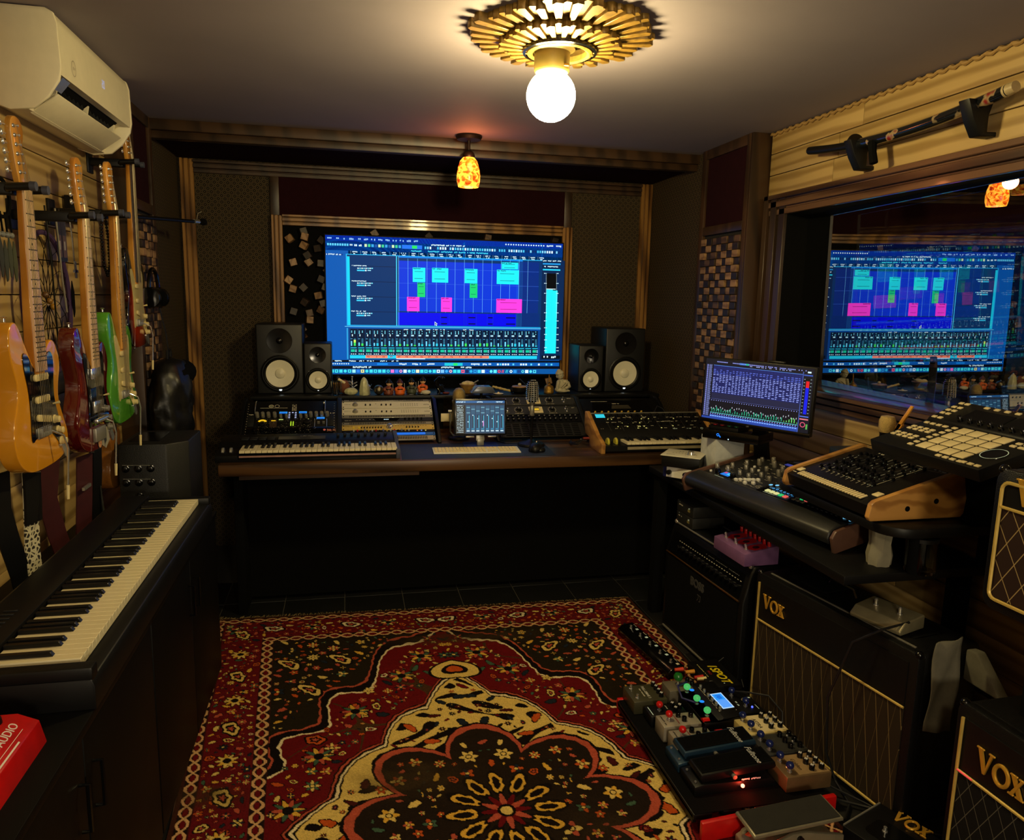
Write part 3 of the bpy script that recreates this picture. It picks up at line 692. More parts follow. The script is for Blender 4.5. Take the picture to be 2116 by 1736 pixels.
# ---- loudspeakers
SPKF = mat('speaker_front', rgb(14, 14, 14), .45, bump=.15, bs=300)
CONEM = mat('white_cone', rgb(226, 220, 196), .38, var=.03)
def speaker(name, label, x0, x1, zb, h, dep, tw, wf):
    w = x1 - x0; cx = (x0 + x1) / 2
    t = thing(name, label, 'speaker', (cx, 4.3, zb))
    part('cabinet', MB().box(-w / 2, 0, 0, w / 2, dep, h), SPKF, t, bev=.008, seg=3)
    zt, zw = h - tw * 1.18 - .012, wf * 1.34 + .012
    B = RXm(radians(90))
    wg = part('waveguide', MB().lathe([(tw * 1.02, 0), (tw, .004), (tw * .82, .003), (tw * .35, .0012), (tw * .26, .0012)], n=32, close=False), BLKG, t, M=TR((0, -.001, zt)) @ B)
    part('tweeter', MB().ball((0, 0, 0), tw * .26, 18, 10, (1, 1, .6)), BLKG, t, M=TR((0, -.002, zt)) @ B)
    part('surround', MB().lathe([(wf * 1.36, -.002), (wf * 1.36, .003), (wf * 1.28, .006), (wf * 1.24, .001), (wf * 1.18, .001), (wf * 1.1, .009), (wf * 1.0, .005), (wf * .98, .003)], n=40, close=False), BLK, t, M=TR((0, -.002, zw)) @ B)
    part('cone', MB().lathe([(wf, .004), (wf * .36, -.0012)], n=40, close=False), CONEM, t, M=TR((0, -.002, zw)) @ B)
    part('dust_cap', MB().lathe([(wf * .37, -.0012), (wf * .33, .005), (wf * .2, .009), (0, .011)], n=24), CONEM, t, M=TR((0, -.002, zw)) @ B)
    part('power_light', MB().ball((0, -.002, .028), .0095, 14, 8, (1, .4, 1)), LEDW, t)
    for s in (-1, 1):
        part('screw', MB().cyl((0, 0, 0), .003, .003, 8), CHROME, t, M=TR((s * wf * .95, -.001, zw + wf * .95)) @ B)
    return t
speaker('studio_monitor', 'large black monitor speaker with white cone at the left end', -.503, -.253, .985, .39, .3, .068, .077)
speaker('studio_monitor', 'small black monitor speaker with white cone left of the big screen', -.25, -.098, .985, .285, .22, .045, .05)
speaker('studio_monitor', 'small black monitor speaker with white cone beside the stone statue', 1.36, 1.517, .985, .285, .22, .045, .05)
speaker('studio_monitor', 'large black monitor speaker with white cone right of the big screen', 1.53, 1.785, .985, .39, .3, .068, .077)

# ---- rack cabinets with slanted faces
RB, RT = Vector((0, 3.82, .798)), Vector((0, 4.10, .975)); RD = (RT - RB); RL = RD.length
def rack_frame(x0, s0): return frame((x0, RB.y + RD.y * s0 / RL, RB.z + RD.z * s0 / RL), (1, 0, 0), RD)
def cabinet(label, x0, x1, splits):
    t = thing('rack_cabinet', label, 'rack', (0, 0, DZ))
    pr = [(RB.y - .01, -.0), (RB.y - .012, .012), (RT.y - .004, RT.z - DZ + .006), (4.19, RT.z - DZ + .006), (4.19, 0)]
    for x in (x0, x1 - .018): part('side_panel', MB().prism(pr, x, x + .018, 'x'), BLK, t, bev=.002)
    for x in splits: part('divider', MB().prism(pr, x - .012, x + .012, 'x'), DKG, t, bev=.002)
    part('back_shell', MB().prism([(RB.y + .17, 0), (RT.y + .08, RT.z - DZ - .015), (4.185, RT.z - DZ - .015), (4.185, 0)], x0 + .018, x1 - .018, 'x'), BLKM, t)
cabinet('slanted black rack cabinet on the left half of the desk', -.555, .468, (-.056,))
cabinet('slanted black rack cabinet on the right half of the desk', .768, 1.80, (1.288,))
pl = rgb(205, 198, 176); dk_ = rgb(20, 18, 16); ylw = rgb(240, 190, 30); lb = rgb(40, 150, 240)
W2 = .482
def unit(name, label, x0, s0, s1, m, W=W2, cat='rack unit', dep=.012):
    t = thing(name, label, cat, M=rack_frame(x0, s0)); h = s1 - s0 - .002
    part('faceplate', MB().box(0, 0, -.004, W, h, .003), m, t, bev=.0012, seg=1)
    part('chassis', MB().box(.02, .003, -dep, W - .02, h - .003, -.004), BLKM, t)
    sc = MB().cyl((0, 0, .003), .0032, .002, 8).mesh('screw', BLK)
    for x in (.008, W - .008):
        for y in ((.007, h - .007) if h > .03 else (h / 2,)): inst('screw', sc, t, (x, y, 0))
    return t, h
def vent(label, x0, s0, s1, W=W2, m=None):
    t, h = unit('vent_panel', label, x0, s0, s1, m or STEEL, W, 'vent panel')
    mb = MB(); n = 46
    for i in range(n): mb.box(.04 + i * (W - .08) / n, h * .18, .003, .04 + (i + .45) * (W - .08) / n, h * .82, .0034)
    part('slots', mb, BLKM, t, smooth=0)['kind'] = 'stuff'
def sy(y): return RL * (1310 - y) / 473
X2 = -.043
vent('narrow slotted vent panel above both silver rack units', X2, sy(858), sy(838))
for nm, ya, yb in (('upper', 938, 860), ('lower', 1017, 941)):
    t, h = unit('preamp_unit', 'silver rack unit with one round dial, %s of the two' % nm, X2, sy(ya), sy(yb), SILVER)
    inst('knob', knob_mesh(.011, .012, STEEL, skirt=.004), t, (.07, h * .5, .003)); 
    for x in (.125, .15, .21, .235, .26): inst('knob', knob_mesh(.0042, .008, BLK), t, (x, h * .42, .003))
    p = Panel()
    p.scrib(.012, h * .5, .045, h * .56, dk_); p.scrib(.44, h * .4, .47, h * .5, dk_)
    p.poly([(.177, h * .6), (.183, h * .6), (.18, h * .72)], dk_)
    for i in range(8):
        for k in range(3): p.rect(.315 + .0125 * i, h * (.28 + .16 * k), .318 + .0125 * i, h * (.36 + .16 * k), dk_)
    p.obj('print', PRINT, t, loc=(0, 0, .0034))
vent('slotted vent panel directly below the silver rack units', X2, sy(1052), sy(1019))
t, h = unit('interface_unit', 'dark rack unit with a black display and white digits', X2, sy(1097), sy(1053), DKG)
part('display', MB().prism([(.18, .002), (.285, .002), (.305, h - .002), (.16, h - .002)], .003, .0045), BLKG, t)
p = Panel()
for i, ch in enumerate((0, 1, 2)): p.ring(.222 + .009 * i, h * .5, .004, .0016, wh, n=8)
p.obj('digits', LIT, t, loc=(0, 0, .0049)); p = Panel(); p.scrib(.015, h * .25, .05, h * .4, pl)
for i in range(6): p.scrib(.07 + .018 * i, h * .5, .08 + .018 * i, h * .62, pl)
p.obj('print', PRINT, t, loc=(0, 0, .0034))
knobs(t, K_BLKS, [(.33 + .022 * i, h * .5) for i in range(5)], .003)
vent('slotted vent panel above the gold rack unit', X2, sy(1131), sy(1099))
t, h = unit('channel_unit', 'gold rack unit with a row of buttons and one chrome dial', X2, sy(1190), sy(1132), GOLDPL)
inst('knob', knob_mesh(.015, .014, CHROME, skirt=.003), t, (.245, h * .55, .003))
bm_ = knob_mesh(.0042, .005, BLK, 'button')
for i in range(8): inst('button', bm_, t, (.1 + .0145 * i, h * .42, .003))
for i in range(5): inst('button', bm_, t, (.335 + .0155 * i, h * .42, .003))
for x in (.06, .088): inst('button', knob_mesh(.006, .004, mat('yellow_button_%d' % int(x * 1000), rgb(230, 200, 60), .3), 'button'), t, (x, h * .45, .003))
p = Panel(); p.scrib(.012, h * .7, .055, h * .82, dk_); [p.rect(.1 + .0145 * i, h * .7, .108 + .0145 * i, h * .76, dk_) for i in range(24)]; p.obj('print', PRINT, t, loc=(0, 0, .0034))
t, h = unit('mixer_strip', 'thin black rack unit with small pale knobs under the gold unit', X2, sy(1216), sy(1191), BLK)
for i in range(16): inst('knob', (K_WHT, K_SIL, K_RED, K_YEL, K_BLKS)[(i * 7) % 5], t, (.06 + .019 * i, h * .5, .003), scale=.75)
for i in range(3):
    p = Panel(); p.poly([(.385 + .022 * i, h * .75), (.395 + .022 * i, h * .75), (.39 + .022 * i, h * .2)], (rgb(240, 120, 30), rgb(120, 160, 250), rgb(230, 220, 120))[i]); p.obj('indicator', LIT, t, loc=(0, 0, .0034))
t, h = unit('blue_unit', 'rack unit with a bright blue front beside the small keyboard', X2, sy(1254), sy(1218), mat('blue_front', rgb(20, 90, 190), .4))
p = Panel(); p.rect(.05, h * .15, .43, h * .85, rgb(16, 110, 226)); p.obj('display', LIT, t, loc=(0, 0, .0034))
vent('lowest slotted vent panel at the foot of the left rack', X2, sy(1306), sy(1256))

# left bay: one large control surface
t = thing('control_surface', 'black control surface with blue displays and yellow dial at the left end', 'controller', M=rack_frame(-.535, .04)); W, H = .468, RL - .045
part('body', MB().box(0, 0, -.012, W, H, 0), BLK, t, bev=.003)
part('front_strip', MB().box(.012, .0, 0, W - .012, .072, .008), BLKG, t, bev=.003)
for x in (.014, W - .05): part('side_pad', MB().box(x, .085, 0, x + .036, .175, .004), DKG, t, bev=.002)
for x in (.052, .405):  part('handle', MB().tube([(x, H - .105, .002), (x, H - .1, .022), (x, H - .03, .022), (x, H - .002, .002)], .003, 8), CHROME, t)
def q1(x, y): return W * (x - 60) / 1830, H * (1 - (y - 140) / 880)
p = Panel(); l = Panel(.0004)
for i, x in enumerate((310, 420, 530, 650, 1360, 1470, 1580, 1690)): inst('knob', K_SIL, t, (*q1(x, 520), 0), scale=(1.5, 1.5, 1.6))
for x0, y0 in ((730, 415), (1118, 412), (1475, 557)):
    a, b = q1(x0, y0), q1(x0 + 165, y0 + 50); part('display', MB().box(a[0], b[1], 0, b[0], a[1], .0035), BLKG, t); l.rect(a[0] + .001, b[1] + .001, b[0] - .001, a[1] - .001, lb, 9); l.rect(a[0] + .004, b[1] + .003, b[0] - .006, b[1] + .008, rgb(20, 70, 200), 10)
for x in (770, 880, 1160, 1270): inst('knob', K_SIL, t, (*q1(x, 545), 0), scale=1.2)
for i in range(4):
    for x in (935, 1000, 1060):
        if x == 1000 and i: continue
        a = q1(x - 18, 430 + 42 * i); l.rect(a[0], a[1] - .006, a[0] + .0085, a[1], rgb(190, 200, 240), 9)
a = q1(420, 660)
l.ring(a[0], a[1] - .006, .025, .0115, ylw, 9, 14, radians(25), radians(155))
for x in (965, 1010): aa = q1(x, 760); l.rect(aa[0], aa[1], aa[0] + .0055, aa[1] + .034, rgb(170, 210, 40), 9)
for x0, y0, c in ((590, 630, ylw), (735, 605, rgb(190, 210, 110)), (1300, 600, rgb(220, 220, 130))): aa = q1(x0, y0); l.rect(aa[0], aa[1] - .004, aa[0] + (.022 if x0 < 1000 else .006), aa[1] + .002, c, 9)
inst('knob', K_BIG, t, (*q1(1290, 700), 0), scale=1.15)
inst('knob', K_BIG, t, (*q1(420, 740), 0), scale=.9)
for i in range(9):
    for k in range(2): inst('knob', K_BLK, t, (*q1(280 + 140 * i + 30 * k, 880 + 75 * k), .008))
inst('knob', knob_mesh(.005, .035, BLK), t, (*q1(1625, 330), 0)); part('ball_top', MB().ball((*q1(1625, 330), .038), .007), CHROME, t)
for i in range(2): inst('fader', MB().box(-.006, -.004, 0, .006, .004, .012).mesh('fader', STEEL), t, (*q1(1520 + 100 * i, 700), .001)); 
rail = MB(); 
for x in (1440, 1680): a, b = q1(x, 600), q1(x, 810); rail.tube([(a[0], b[1], .004), (a[0], a[1], .004)], .002, 6)
part('guard_rail', rail, CHROME, t)
part('toggle_bank', MB().box(*q1(560, 840), 0, *q1(700, 600), .003), mat('dark_brown_plate', rgb(50, 36, 24), .5), t)
r6 = random.Random(8)
p.rect(*q1(350, 345), *q1(890, 338), pl); p.ring(*q1(565, 295), .0125, .003, rgb(190, 180, 150), 1); p.ring(*q1(680, 295), .0125, .003, rgb(170, 165, 150), 1); p.disc(*q1(565, 295), .0085, rgb(120, 130, 110), 1)
for i in range(250):
    x, y = r6.uniform(280, 1480), r6.uniform(600, 1000)
    a = q1(x, y); p.rect(a[0], a[1], a[0] + r6.choice((.0012, .0012, .004)), a[1] + .0012, pl, 1)
for i in range(9): p.scrib(q1(980, 0)[0], q1(0, 268 + 18 * i)[1], q1(1080, 0)[0], q1(0, 258 + 18 * i)[1], pl, 1, n=3)
for x, y in ((1750, 490), (150, 510)): p.scrib(q1(x, y)[0], q1(x, y)[1], q1(x + 95, y)[0], q1(x, y - 22)[1], pl, 1)
for y in (885, 915): p.scrib(q1(1690, y)[0], q1(1690, y)[1], q1(1860, y)[0], q1(1690, y - 18)[1], rgb(220, 140, 120), 1)
p.disc(*q1(1640, 880), .007, rgb(230, 120, 130), 1)
for i in range(14): p.disc(*q1(120 + 3 * (i % 2), 240 + 60 * i), .0018, pl, 1, 6); p.disc(*q1(1830, 240 + 60 * i), .0018, pl, 1, 6)
p.obj('print', PRINT, t, loc=(0, 0, .0084)); l.obj('lit_marks', LIT, t, loc=(0, 0, .0006))

# right rack, left bay: two compressors, preamp row, vent
X3 = .79
def c3(v): return RL * (925 - v) / 104.0      # photo row -> distance up the face
for nm, va, vb in (('upper', 839, 817), ('lower', 864, 843)):
    t, h = unit('compressor_unit', 'dark compressor with a cream meter and two ringed dials, %s one' % nm, X3, c3(va), c3(vb), mat('charcoal_face_' + nm, rgb(44, 44, 42), .5))
    kb = knob_mesh(.013, .016, BLK, skirt=.002)
    p = Panel()
    for x in (.135, .33):
        inst('knob', kb, t, (x, h * .55, .003)); inst('cap', CAPW, t, (x, h * .55, .019))
        for k in range(11): a = radians(-40 + 26 * k); p.disc(x + .022 * cos(a), h * .55 + .022 * sin(a), .0024, pl, 0, 8)
        p.scrib(x - .025, .004, x + .025, .008, pl)
    part('meter', MB().box(.195, .006, .003, .275, h - .006, .007), CREAM, t, bev=.002)
    p2 = Panel(); p2.rect(.212, h * .35, .255, h * .8, rgb(60, 50, 16)); p2.rect(.214, h * .4, .253, h * .66, rgb(226, 180, 40), 1); p2.obj('meter_scale', LIT, t, loc=(0, 0, .0074))
    tg = MB().lathe([(0, 0), (.006, 0), (.006, .004), (.003, .006), (.004, .02), (0, .021)], n=10).mesh('toggle', CHROME)
    for x in (.055, .07, .41, .415): inst('toggle', tg, t, (x, h * (.4 if x < .2 else .62 if x < .412 else .3), .003))
    p.scrib(.045, h * .2, .08, h * .27, pl); p.scrib(.44, h * .72, .465, h * .8, pl); p.obj('print', PRINT, t, loc=(0, 0, .0034))
BLKV = mat('black_vent', rgb(26, 25, 24), .5)
vent('black slotted panel between the two compressors', X3, c3(843) + .001, c3(839), m=BLKV)
t, h = unit('preamp_row', 'black rack unit with two rows of small chrome tipped knobs', X3, c3(886), c3(867), BLK)
for i in range(15):
    for k in range(2): inst('knob', K_BLK, t, (.03 + .03 * i, h * (.3 + .42 * k), .003)); inst('cap', CAPW, t, (.03 + .03 * i, h * (.3 + .42 * k), .016), scale=.7)
t, h = unit('vent_panel', 'large black grille panel of short slots at the foot of the right rack', X3, c3(922), c3(887), BLKV, cat='vent panel')
mb = MB()
for j in range(7):
    for i in range(9): mb.box(.03 + .048 * i, h * (.06 + .13 * j), .003, .068 + .048 * i, h * (.13 + .13 * j), .0034)
part('slots', mb, BLKM, t, smooth=0)['kind'] = 'stuff'
# right bay: mixer with coloured caps
t = thing('line_mixer', 'black mixer with rows of red and yellow knob caps in the right rack', 'mixer', M=rack_frame(1.305, .05)); W, H = .47, RL - .055
part('body', MB().box(0, 0, -.012, W, H, 0), BLK, t, bev=.003)
part('raised_hood', MB().prism([(.05, H - .12), (.42, H - .12), (.40, H - .02), (.07, H - .02)], 0, .006), BLKG, t, bev=.002)
part('badge', MB().prism([(.17, H - .1), (.29, H - .1), (.28, H - .07), (.18, H - .07)], .006, .009), mat('badge_grey', rgb(90, 84, 72), .4, .6), t)
for i in range(8):
    for k, me in enumerate((K_YEL, K_RED, K_YEL if i > 1 else K_WHT, K_RED)):
        inst('knob', me, t, (.06 + .04 * i + (.012 if k % 2 else 0), H - .135 - .024 * k, 0), scale=(1.1, 1.1, 1.3))
for i in range(7): inst('knob', (K_WHT, K_YEL, K_SIL)[i % 3], t, (.4 + .012 * (i % 4), H - .15 - .02 * (i // 4), 0))
p = Panel(); p.rect(.06, H - .035, .16, H - .033, pl); p.scrib(.18, H - .058, .23, H - .052, pl)
for i in range(120): a = (r6.uniform(.04, .43), r6.uniform(.02, H - .115)); p.rect(a[0], a[1], a[0] + .003, a[1] + .001, rgb(190, 160, 120))
p.obj('print', PRINT, t, loc=(0, 0, .0064))
part('cable', MB().tube([(.42, H - .14, .01), (.44, H - .11, .035), (.47, H - .13, .03), (.49, H - .17, .01), (.5, H - .22, -.02)], .003, 6), CABLE, t)

# ---- small keyboards: shared key maker
def keyset(parent, n, w, depth, x0=0, y0=0, z0=0, blk=.62, hgt=.012, pattern=0, mw=None, mb_=None):
    # n white keys along +x, fronts at y0, running back to y0+depth
    kw = MB().box(.0008, 0, -hgt, w - .0008, depth, 0).mesh('white_key', mw or IVORY, .0008, 1)
    kb = MB().hexa([(-w * .29, depth * (1 - blk), 0), (w * .29, depth * (1 - blk), 0), (w * .29, depth, 0), (-w * .29, depth, 0)], [(-w * .23, depth * (1 - blk) + .006, .0095), (w * .23, depth * (1 - blk) + .006, .0095), (w * .23, depth, .0095), (-w * .23, depth, .0095)]).mesh('black_key', mb_ or EBONY, .0008, 1)
    for i in range(n): inst('white_key', kw, parent, (x0 + i * w, y0, z0))
    for i in range(n - 1):
        if (i + pattern) % 7 not in (2, 6): inst('black_key', kb, parent, (x0 + (i + 1) * w, y0, z0))
t = thing('midi_keyboard', 'black controller keyboard with ivory keys on the left of the desk', 'keyboard', (-.60, 3.47, DZ)); W = .83
part('case', MB().prism([(0, 0), (.0, .03), (.02, .04), (.13, .042), (.155, .062), (.3, .075), (.31, .02), (.3, 0)], 0, W, 'x'), BLK, t, bev=.004)
part('key_well', MB().box(.1, -.002, .012, W - .02, .003, .034), BLKG, t)
part('end_cheek', MB().prism([(-.004, 0), (-.004, .048), (.13, .05), (.16, .07), (.3, .083), (.3, 0)], W - .02, W, 'x'), mat('slate_plastic', rgb(60, 62, 80), .5), t, bev=.003)
keyset(t, 29, .0245, .132, .105, .0, .053, .6)
part('lower_lip_line', MB().box(.105, -.003, .022, W - .021, -.001, .03), mat('key_front_red', rgb(150, 110, 100), .5), t)
for i in range(2): inst('wheel', MB().lathe([(.016, -.006), (.018, -.004), (.018, .004), (.016, .006)], n=20, ax='x').mesh('wheel', STEEL), t, (.03 + .035 * i, .05, .042))
SL = frame((0, .165, .0645), (1, 0, 0), (0, .135, .013))
pad = MB().box(0, 0, 0, .034, .045, .004).mesh('pad', DKG, .003)
for i in range(4): inst('pad', pad, t, M=SL @ TR((.09 + .04 * i, .02, 0)))
part('touch_strip', MB().box(.26, .02, 0, .48, .07, .002), mat('smoked_strip', rgb(40, 38, 36), .3), t, M=SL)
fd = MB().box(-.007, -.01, 0, .007, .01, .014).mesh('fader', BLK, .002)
for i in range(8): inst('fader', fd, t, M=SL @ TR((.54 + .033 * i, .06 + .012 * (i % 3), 0)))
p = Panel()
for i in range(8): p.rect(.534 + .033 * i, .095, .546 + .033 * i, .098, pl)
p.scrib(.36, .078, .42, .083, pl); p.rect(.39, .05, .47, .052, pl); p.obj('print', PRINT, t, M=SL @ TR((0, 0, .0006)))

# ---- desk mat, tablet, keyboard, mouse, microphones
MATM = mat('slate_blue_mat', rgb(30, 38, 62), .55, bump=.2, bs=300)
tag(part('desk_mat', MB().prism([(.235, 3.435), (.99, 3.45), (1.01, 3.80), (.25, 3.80)], DZ, DZ + .003), MATM, bev=.001), 'dark blue desk mat under the white keyboard and mouse', 'desk mat')
t = thing('computer_keyboard', 'slim white computer keyboard on the dark blue mat', 'keyboard', (.395, 3.53, DZ + .003), radians(-2))
part('case', MB().prism([(0, 0), (.0, .006), (.115, .012), (.115, 0)], 0, .435, 'x'), WHITE, t, bev=.003)
kk = MB().box(0, 0, 0, .0155, .0155, .003).mesh('key', CREAM, .001, 1); kw = MB().box(0, 0, 0, .09, .0155, .003).mesh('space_bar', CREAM, .001, 1)
for r_ in range(5):
    for i in range(23):
        x = .008 + .0183 * i + (.006 if i > 13 else 0) + (.006 if i > 16 else 0)
        if r_ == 0 and 4 <= i <= 8: continue
        if i in (14, 15, 16) and r_ in (2,): continue
        if x < .415: inst('key', kk, t, (x, .01 + .0195 * r_, .0072 + .001 * r_))
inst('space_bar', kw, t, (.008 + .0183 * 4, .01, .0072))
t = thing('computer_mouse', 'black sculpted mouse on the mat before the microphone base', 'mouse', (.915, 3.56, DZ + .003), radians(-20))
part('shell', MB().ball((0, 0, .012), .06, 20, 12, (.6, 1, .5)).ball((.026, -.01, .008), .03, 12, 8, (.8, 1.2, .5)), BLK, t, smooth=80)
part('wheel', MB().lathe([(.006, -.003), (.009, -.002), (.009, .002), (.006, .003)], (0, .034, .036), 14, 'x'), STEEL, t)
part('base_lip', MB().lathe([(0, 0), (.036, 0), (.038, .004), (0, .006)], n=20, sy=1.6), BLKG, t)
# tablet on its folding stand
t = thing('tablet', 'black framed tablet showing a mixer app on a folding stand', 'tablet', M=frame((.518, 3.70, .842), (1, -.05, .0), (0, .17, .98)))
TWd, THt = .272, .188
part('casing', MB().prism(rrect(TWd, THt, .012, 5, TWd / 2, THt / 2), -.007, 0), BLKG, t, bev=.0015)
p = Panel(); x0, y0, x1, y1 = .009, .009, TWd - .009, THt - .009; a_, b_ = x1 - x0, y1 - y0
p.rect(x0, y0, x1, y1, rgb(10, 40, 66)); p.rect(x0, y0 + b_ * .93, x1, y1, rgb(14, 90, 150), 1); p.rect(x0, y0, x0 + a_ * .19, y0 + b_ * .86, rgb(8, 16, 26), 1)
p.scrib(x0 + .004, y1 - .01, x0 + .05, y1 - .004, wh, 2); p.scrib(x0 + .11, y1 - .01, x0 + .14, y1 - .004, wh, 2); p.scrib(x1 - .05, y1 - .01, x1 - .01, y1 - .004, wh, 2)
for i in range(17): p.scrib(x0 + .006, y0 + .006 + .0085 * i, x0 + .04, y0 + .0095 + .0085 * i, wh, 2)
for i in range(8):
    X = x0 + a_ * .21 + i * a_ * .0985; p.rect(X, y0 + .006, X + a_ * .088, y0 + b_ * .86, rgb(18, 74, 112), 2)
    for k in range(4): p.rect(X + .002, y0 + b_ * (.62 + .055 * k), X + a_ * .08, y0 + b_ * (.645 + .055 * k), rgb(40, 90, 120) if (i + k) % 3 else rgb(110, 170, 190), 3)
    p.rect(X + .008, y0 + .03, X + .0115, y0 + b_ * .58, rgb(8, 20, 36), 3); p.rect(X + .014, y0 + .03, X + .017, y0 + b_ * .55, rgb(60, 190, 220), 3)
    p.disc(X + .0098, y0 + b_ * (.36 + .1 * ((i * 5) % 3)), .003, wh, 4, 10); p.rect(X + .002, y0 + .012, X + a_ * .07, y0 + .017, wh, 3); p.rect(X + .002, y0 + .021, X + a_ * .07, y0 + .028, rgb(40, 130, 170), 3)
p.rect(x0 + a_ * .55, y0 + .038, x0 + a_ * .57, y0 + .066, rgb(210, 140, 220), 5)
p.obj('screen', LIT, t, loc=(0, 0, .0004))
t = thing('tablet_stand', 'silver folding stand holding the tablet over a blue base plate', 'stand', (.655, 3.70, DZ + .003))
part('base_plate', MB().prism([(-.09, -.04), (.09, -.06), (.1, .08), (-.08, .09)], 0, .006), mat('blue_base', rgb(40, 60, 130), .35, .5), t, bev=.002)
part('hinge_block', MB().box(-.018, -.005, .006, .018, .02, .04), STEEL, t, bev=.003); part('arm', MB().hexa([(-.022, .0, .03), (.022, .0, .03), (.022, .016, .03), (-.022, .016, .03)], [(-.022, .03, .14), (.022, .03, .14), (.022, .046, .14), (-.022, .046, .14)]), STEEL, t, bev=.002)
for x in (-.055, .06): part('clip', MB().box(x - .022, -.008, .048, x + .022, .018, .056), mat('silver_clip_%d' % int(x * 1000), rgb(190, 180, 160), .35, .8), t, bev=.002)
part('back_support', MB().box(-.06, .03, .1, .06, .036, .2), STEEL, t)
# retro chrome microphone
t = thing('retro_microphone', 'ribbed chrome retro microphone on a short black stand beside the mouse', 'microphone', (.925, 3.70, DZ))
part('base', MB().lathe([(0, .003), (.07, .003), (.072, .008), (.066, .016), (.03, .024), (.012, .034), (0, .034)], n=32), BLK, t)
part('pole', MB().cyl((0, 0, .03), .007, .15, 12), BLKG, t); part('swivel', MB().lathe([(.009, .16), (.013, .165), (.013, .205), (.009, .215), (.014, .22), (.016, .235), (0, .235)], n=16), STEEL, t)
hm = part('grille_core', MB().lathe([(0, .232), (.022, .234), (.028, .25), (.029, .32), (.022, .345), (0, .35)], n=20, sy=1.1), BLKM, t)
for i in range(10):
    z = .247 + .0098 * i; rr = .0315 - max(0, (i - 6)) ** 2 * .0008
    part('rib', MB().tube([(rr * cos(2 * pi * k / 20), rr * 1.1 * sin(2 * pi * k / 20), z) for k in range(20)], .0024, 6, True), CHROME, t)
for k in (-2, -1, 0, 1, 2): part('spine', MB().tube([(.033 * sin(k * .45) * (1 - .004 * j * j), -.033 * 1.1 * cos(k * .45) * (1 - .004 * j * j), .235 + .0128 * j) for j in range(9)] + [(.012 * sin(k * .45), -.012, .348)], .0026 if k else .0036, 6), CHROME, t)
part('cable', MB().tube([(-.02, .05, .012), (-.12, .06, .006), (-.13, .07, .006), (-.14, .09, .006), (-.15, .1, .006), (-.1, .12, .006), (-.02, .14, .006)], .003, 6), CABLE, t)
# side-address condenser microphone behind the tablet
t = thing('condenser_microphone', 'grey metal condenser microphone with a wire mesh dome behind the tablet', 'microphone', (.575, 3.93, DZ + .003))
GM = mat('gunmetal', rgb(128, 118, 92), .35, .7)
part('base', MB().lathe([(0, 0), (.058, 0), (.06, .006), (.05, .014), (0, .016)], n=24), BLK, t); part('body', MB().lathe([(0, .07), (.034, .07), (.036, .074), (.036, .197), (.038, .2), (.038, .207), (.036, .21), (0, .21)], n=28), GM, t)
gr = mat('wire_mesh', rgb(170, 145, 90), .35, .8, bump=1.0, bs=700, var=.5, vs=500)
part('mesh_dome', MB().lathe([(.034, .21), (.035, .235), (.031, .258), (.018, .274), (0, .279)], n=28, close=False), gr, t, smooth=80)
part('yoke', MB().tube([(-.046, 0, .155), (-.046, 0, .04), (-.03, 0, .018), (.03, 0, .018), (.046, 0, .04), (.046, 0, .155)], .005, 8), STEEL, t)
for s in (-1, 1): part('thumb_screw', MB().cyl((s * .04, 0, .15), .009, s * .018, 14, 'x'), STEEL, t)
part('knob', MB().cyl((0, -.036, .16), .007, -.006, 14, 'y'), CHROME, t); part('badge', MB().cyl((0, -.0355, .19), .009, -.003, 14, 'y'), mat('badge_ring', rgb(90, 84, 70), .4, .6), t)
tag(part('wall_plate', MB().box(.49, 4.03, .86, .59, 4.04, .905), CREAM, bev=.002), 'small cream connector plate behind the condenser microphone', 'plate')
# trapezoid lamp on a stem
t = thing('desk_lamp', 'low desk lamp with a flat trapezoid head in front of the wooden bowl', 'lamp', (.728, 4.11, DZ))
part('base', MB().lathe([(0, 0), (.05, 0), (.05, .01), (0, .012)], n=20), BLK, t); part('stem', MB().cyl((0, 0, .01), .008, .225, 10), BLK, t)
part('head', MB().prism([(.232, -.062), (.232, .075), (.262, .06), (.268, .05), (.268, -.03)], -.045, .045, 'y'), mat('grey_enamel', rgb(96, 100, 112), .25, .4), t, bev=.002)

# ---- wooden cheeked synthesizer on the right of the desk
t = thing('desk_synth', 'black synthesizer with wooden end cheeks and ivory keys on the right of the desk', 'synthesizer', (1.225, 3.45, DZ)); SWD = .665
ckp = [(0, 0), (-.004, .05), (.02, .062), (.085, .082), (.115, .10), (.262, .178), (.285, .176), (.288, .1), (.265, .06), (.2, .05), (.19, .0)]
for x in (0, SWD - .022): part('wood_cheek', MB().prism(ckp, x, x + .022, 'x'), CHEEK, t, bev=.003)
part('case', MB().prism([(.004, .012), (.004, .04), (.1, .045), (.118, .088), (.262, .164), (.28, .162), (.28, .012)], .022, SWD - .022, 'x'), BLK, t)
part('top_trim', MB().box(.022, .262, .162, SWD - .022, .27, .168), STEEL, t)
keyset(t, 22, .0229, .105, .138, .004, .056, .6)
part('lower_lip_line', MB().box(.14, .0, .02, SWD - .025, .003, .034), mat('key_front_tan', rgb(150, 138, 110), .5), t)  # plain tan lip strip below the key fronts
for x in (.052, .095): part('wheel', MB().lathe([(.02, -.006), (.023, -.003), (.023, .003), (.02, .006)], (x, .055, .05), 20, 'x'), mat('yellow_lit_wheel_%d' % int(x * 1000), rgb(190, 180, 60), .3), t)
PFS = frame((.022, .118, .0888), (1, 0, 0), (0, .144, .076)); pw, ph_ = SWD - .044, .163
l = Panel(.0004); p = Panel(); q = random.Random(12)
part('display', MB().box(.02, .12, 0, .075, .155, .002), BLKG, t, M=PFS); l.rect(.022, .122, .073, .153, rgb(50, 205, 225), 6)
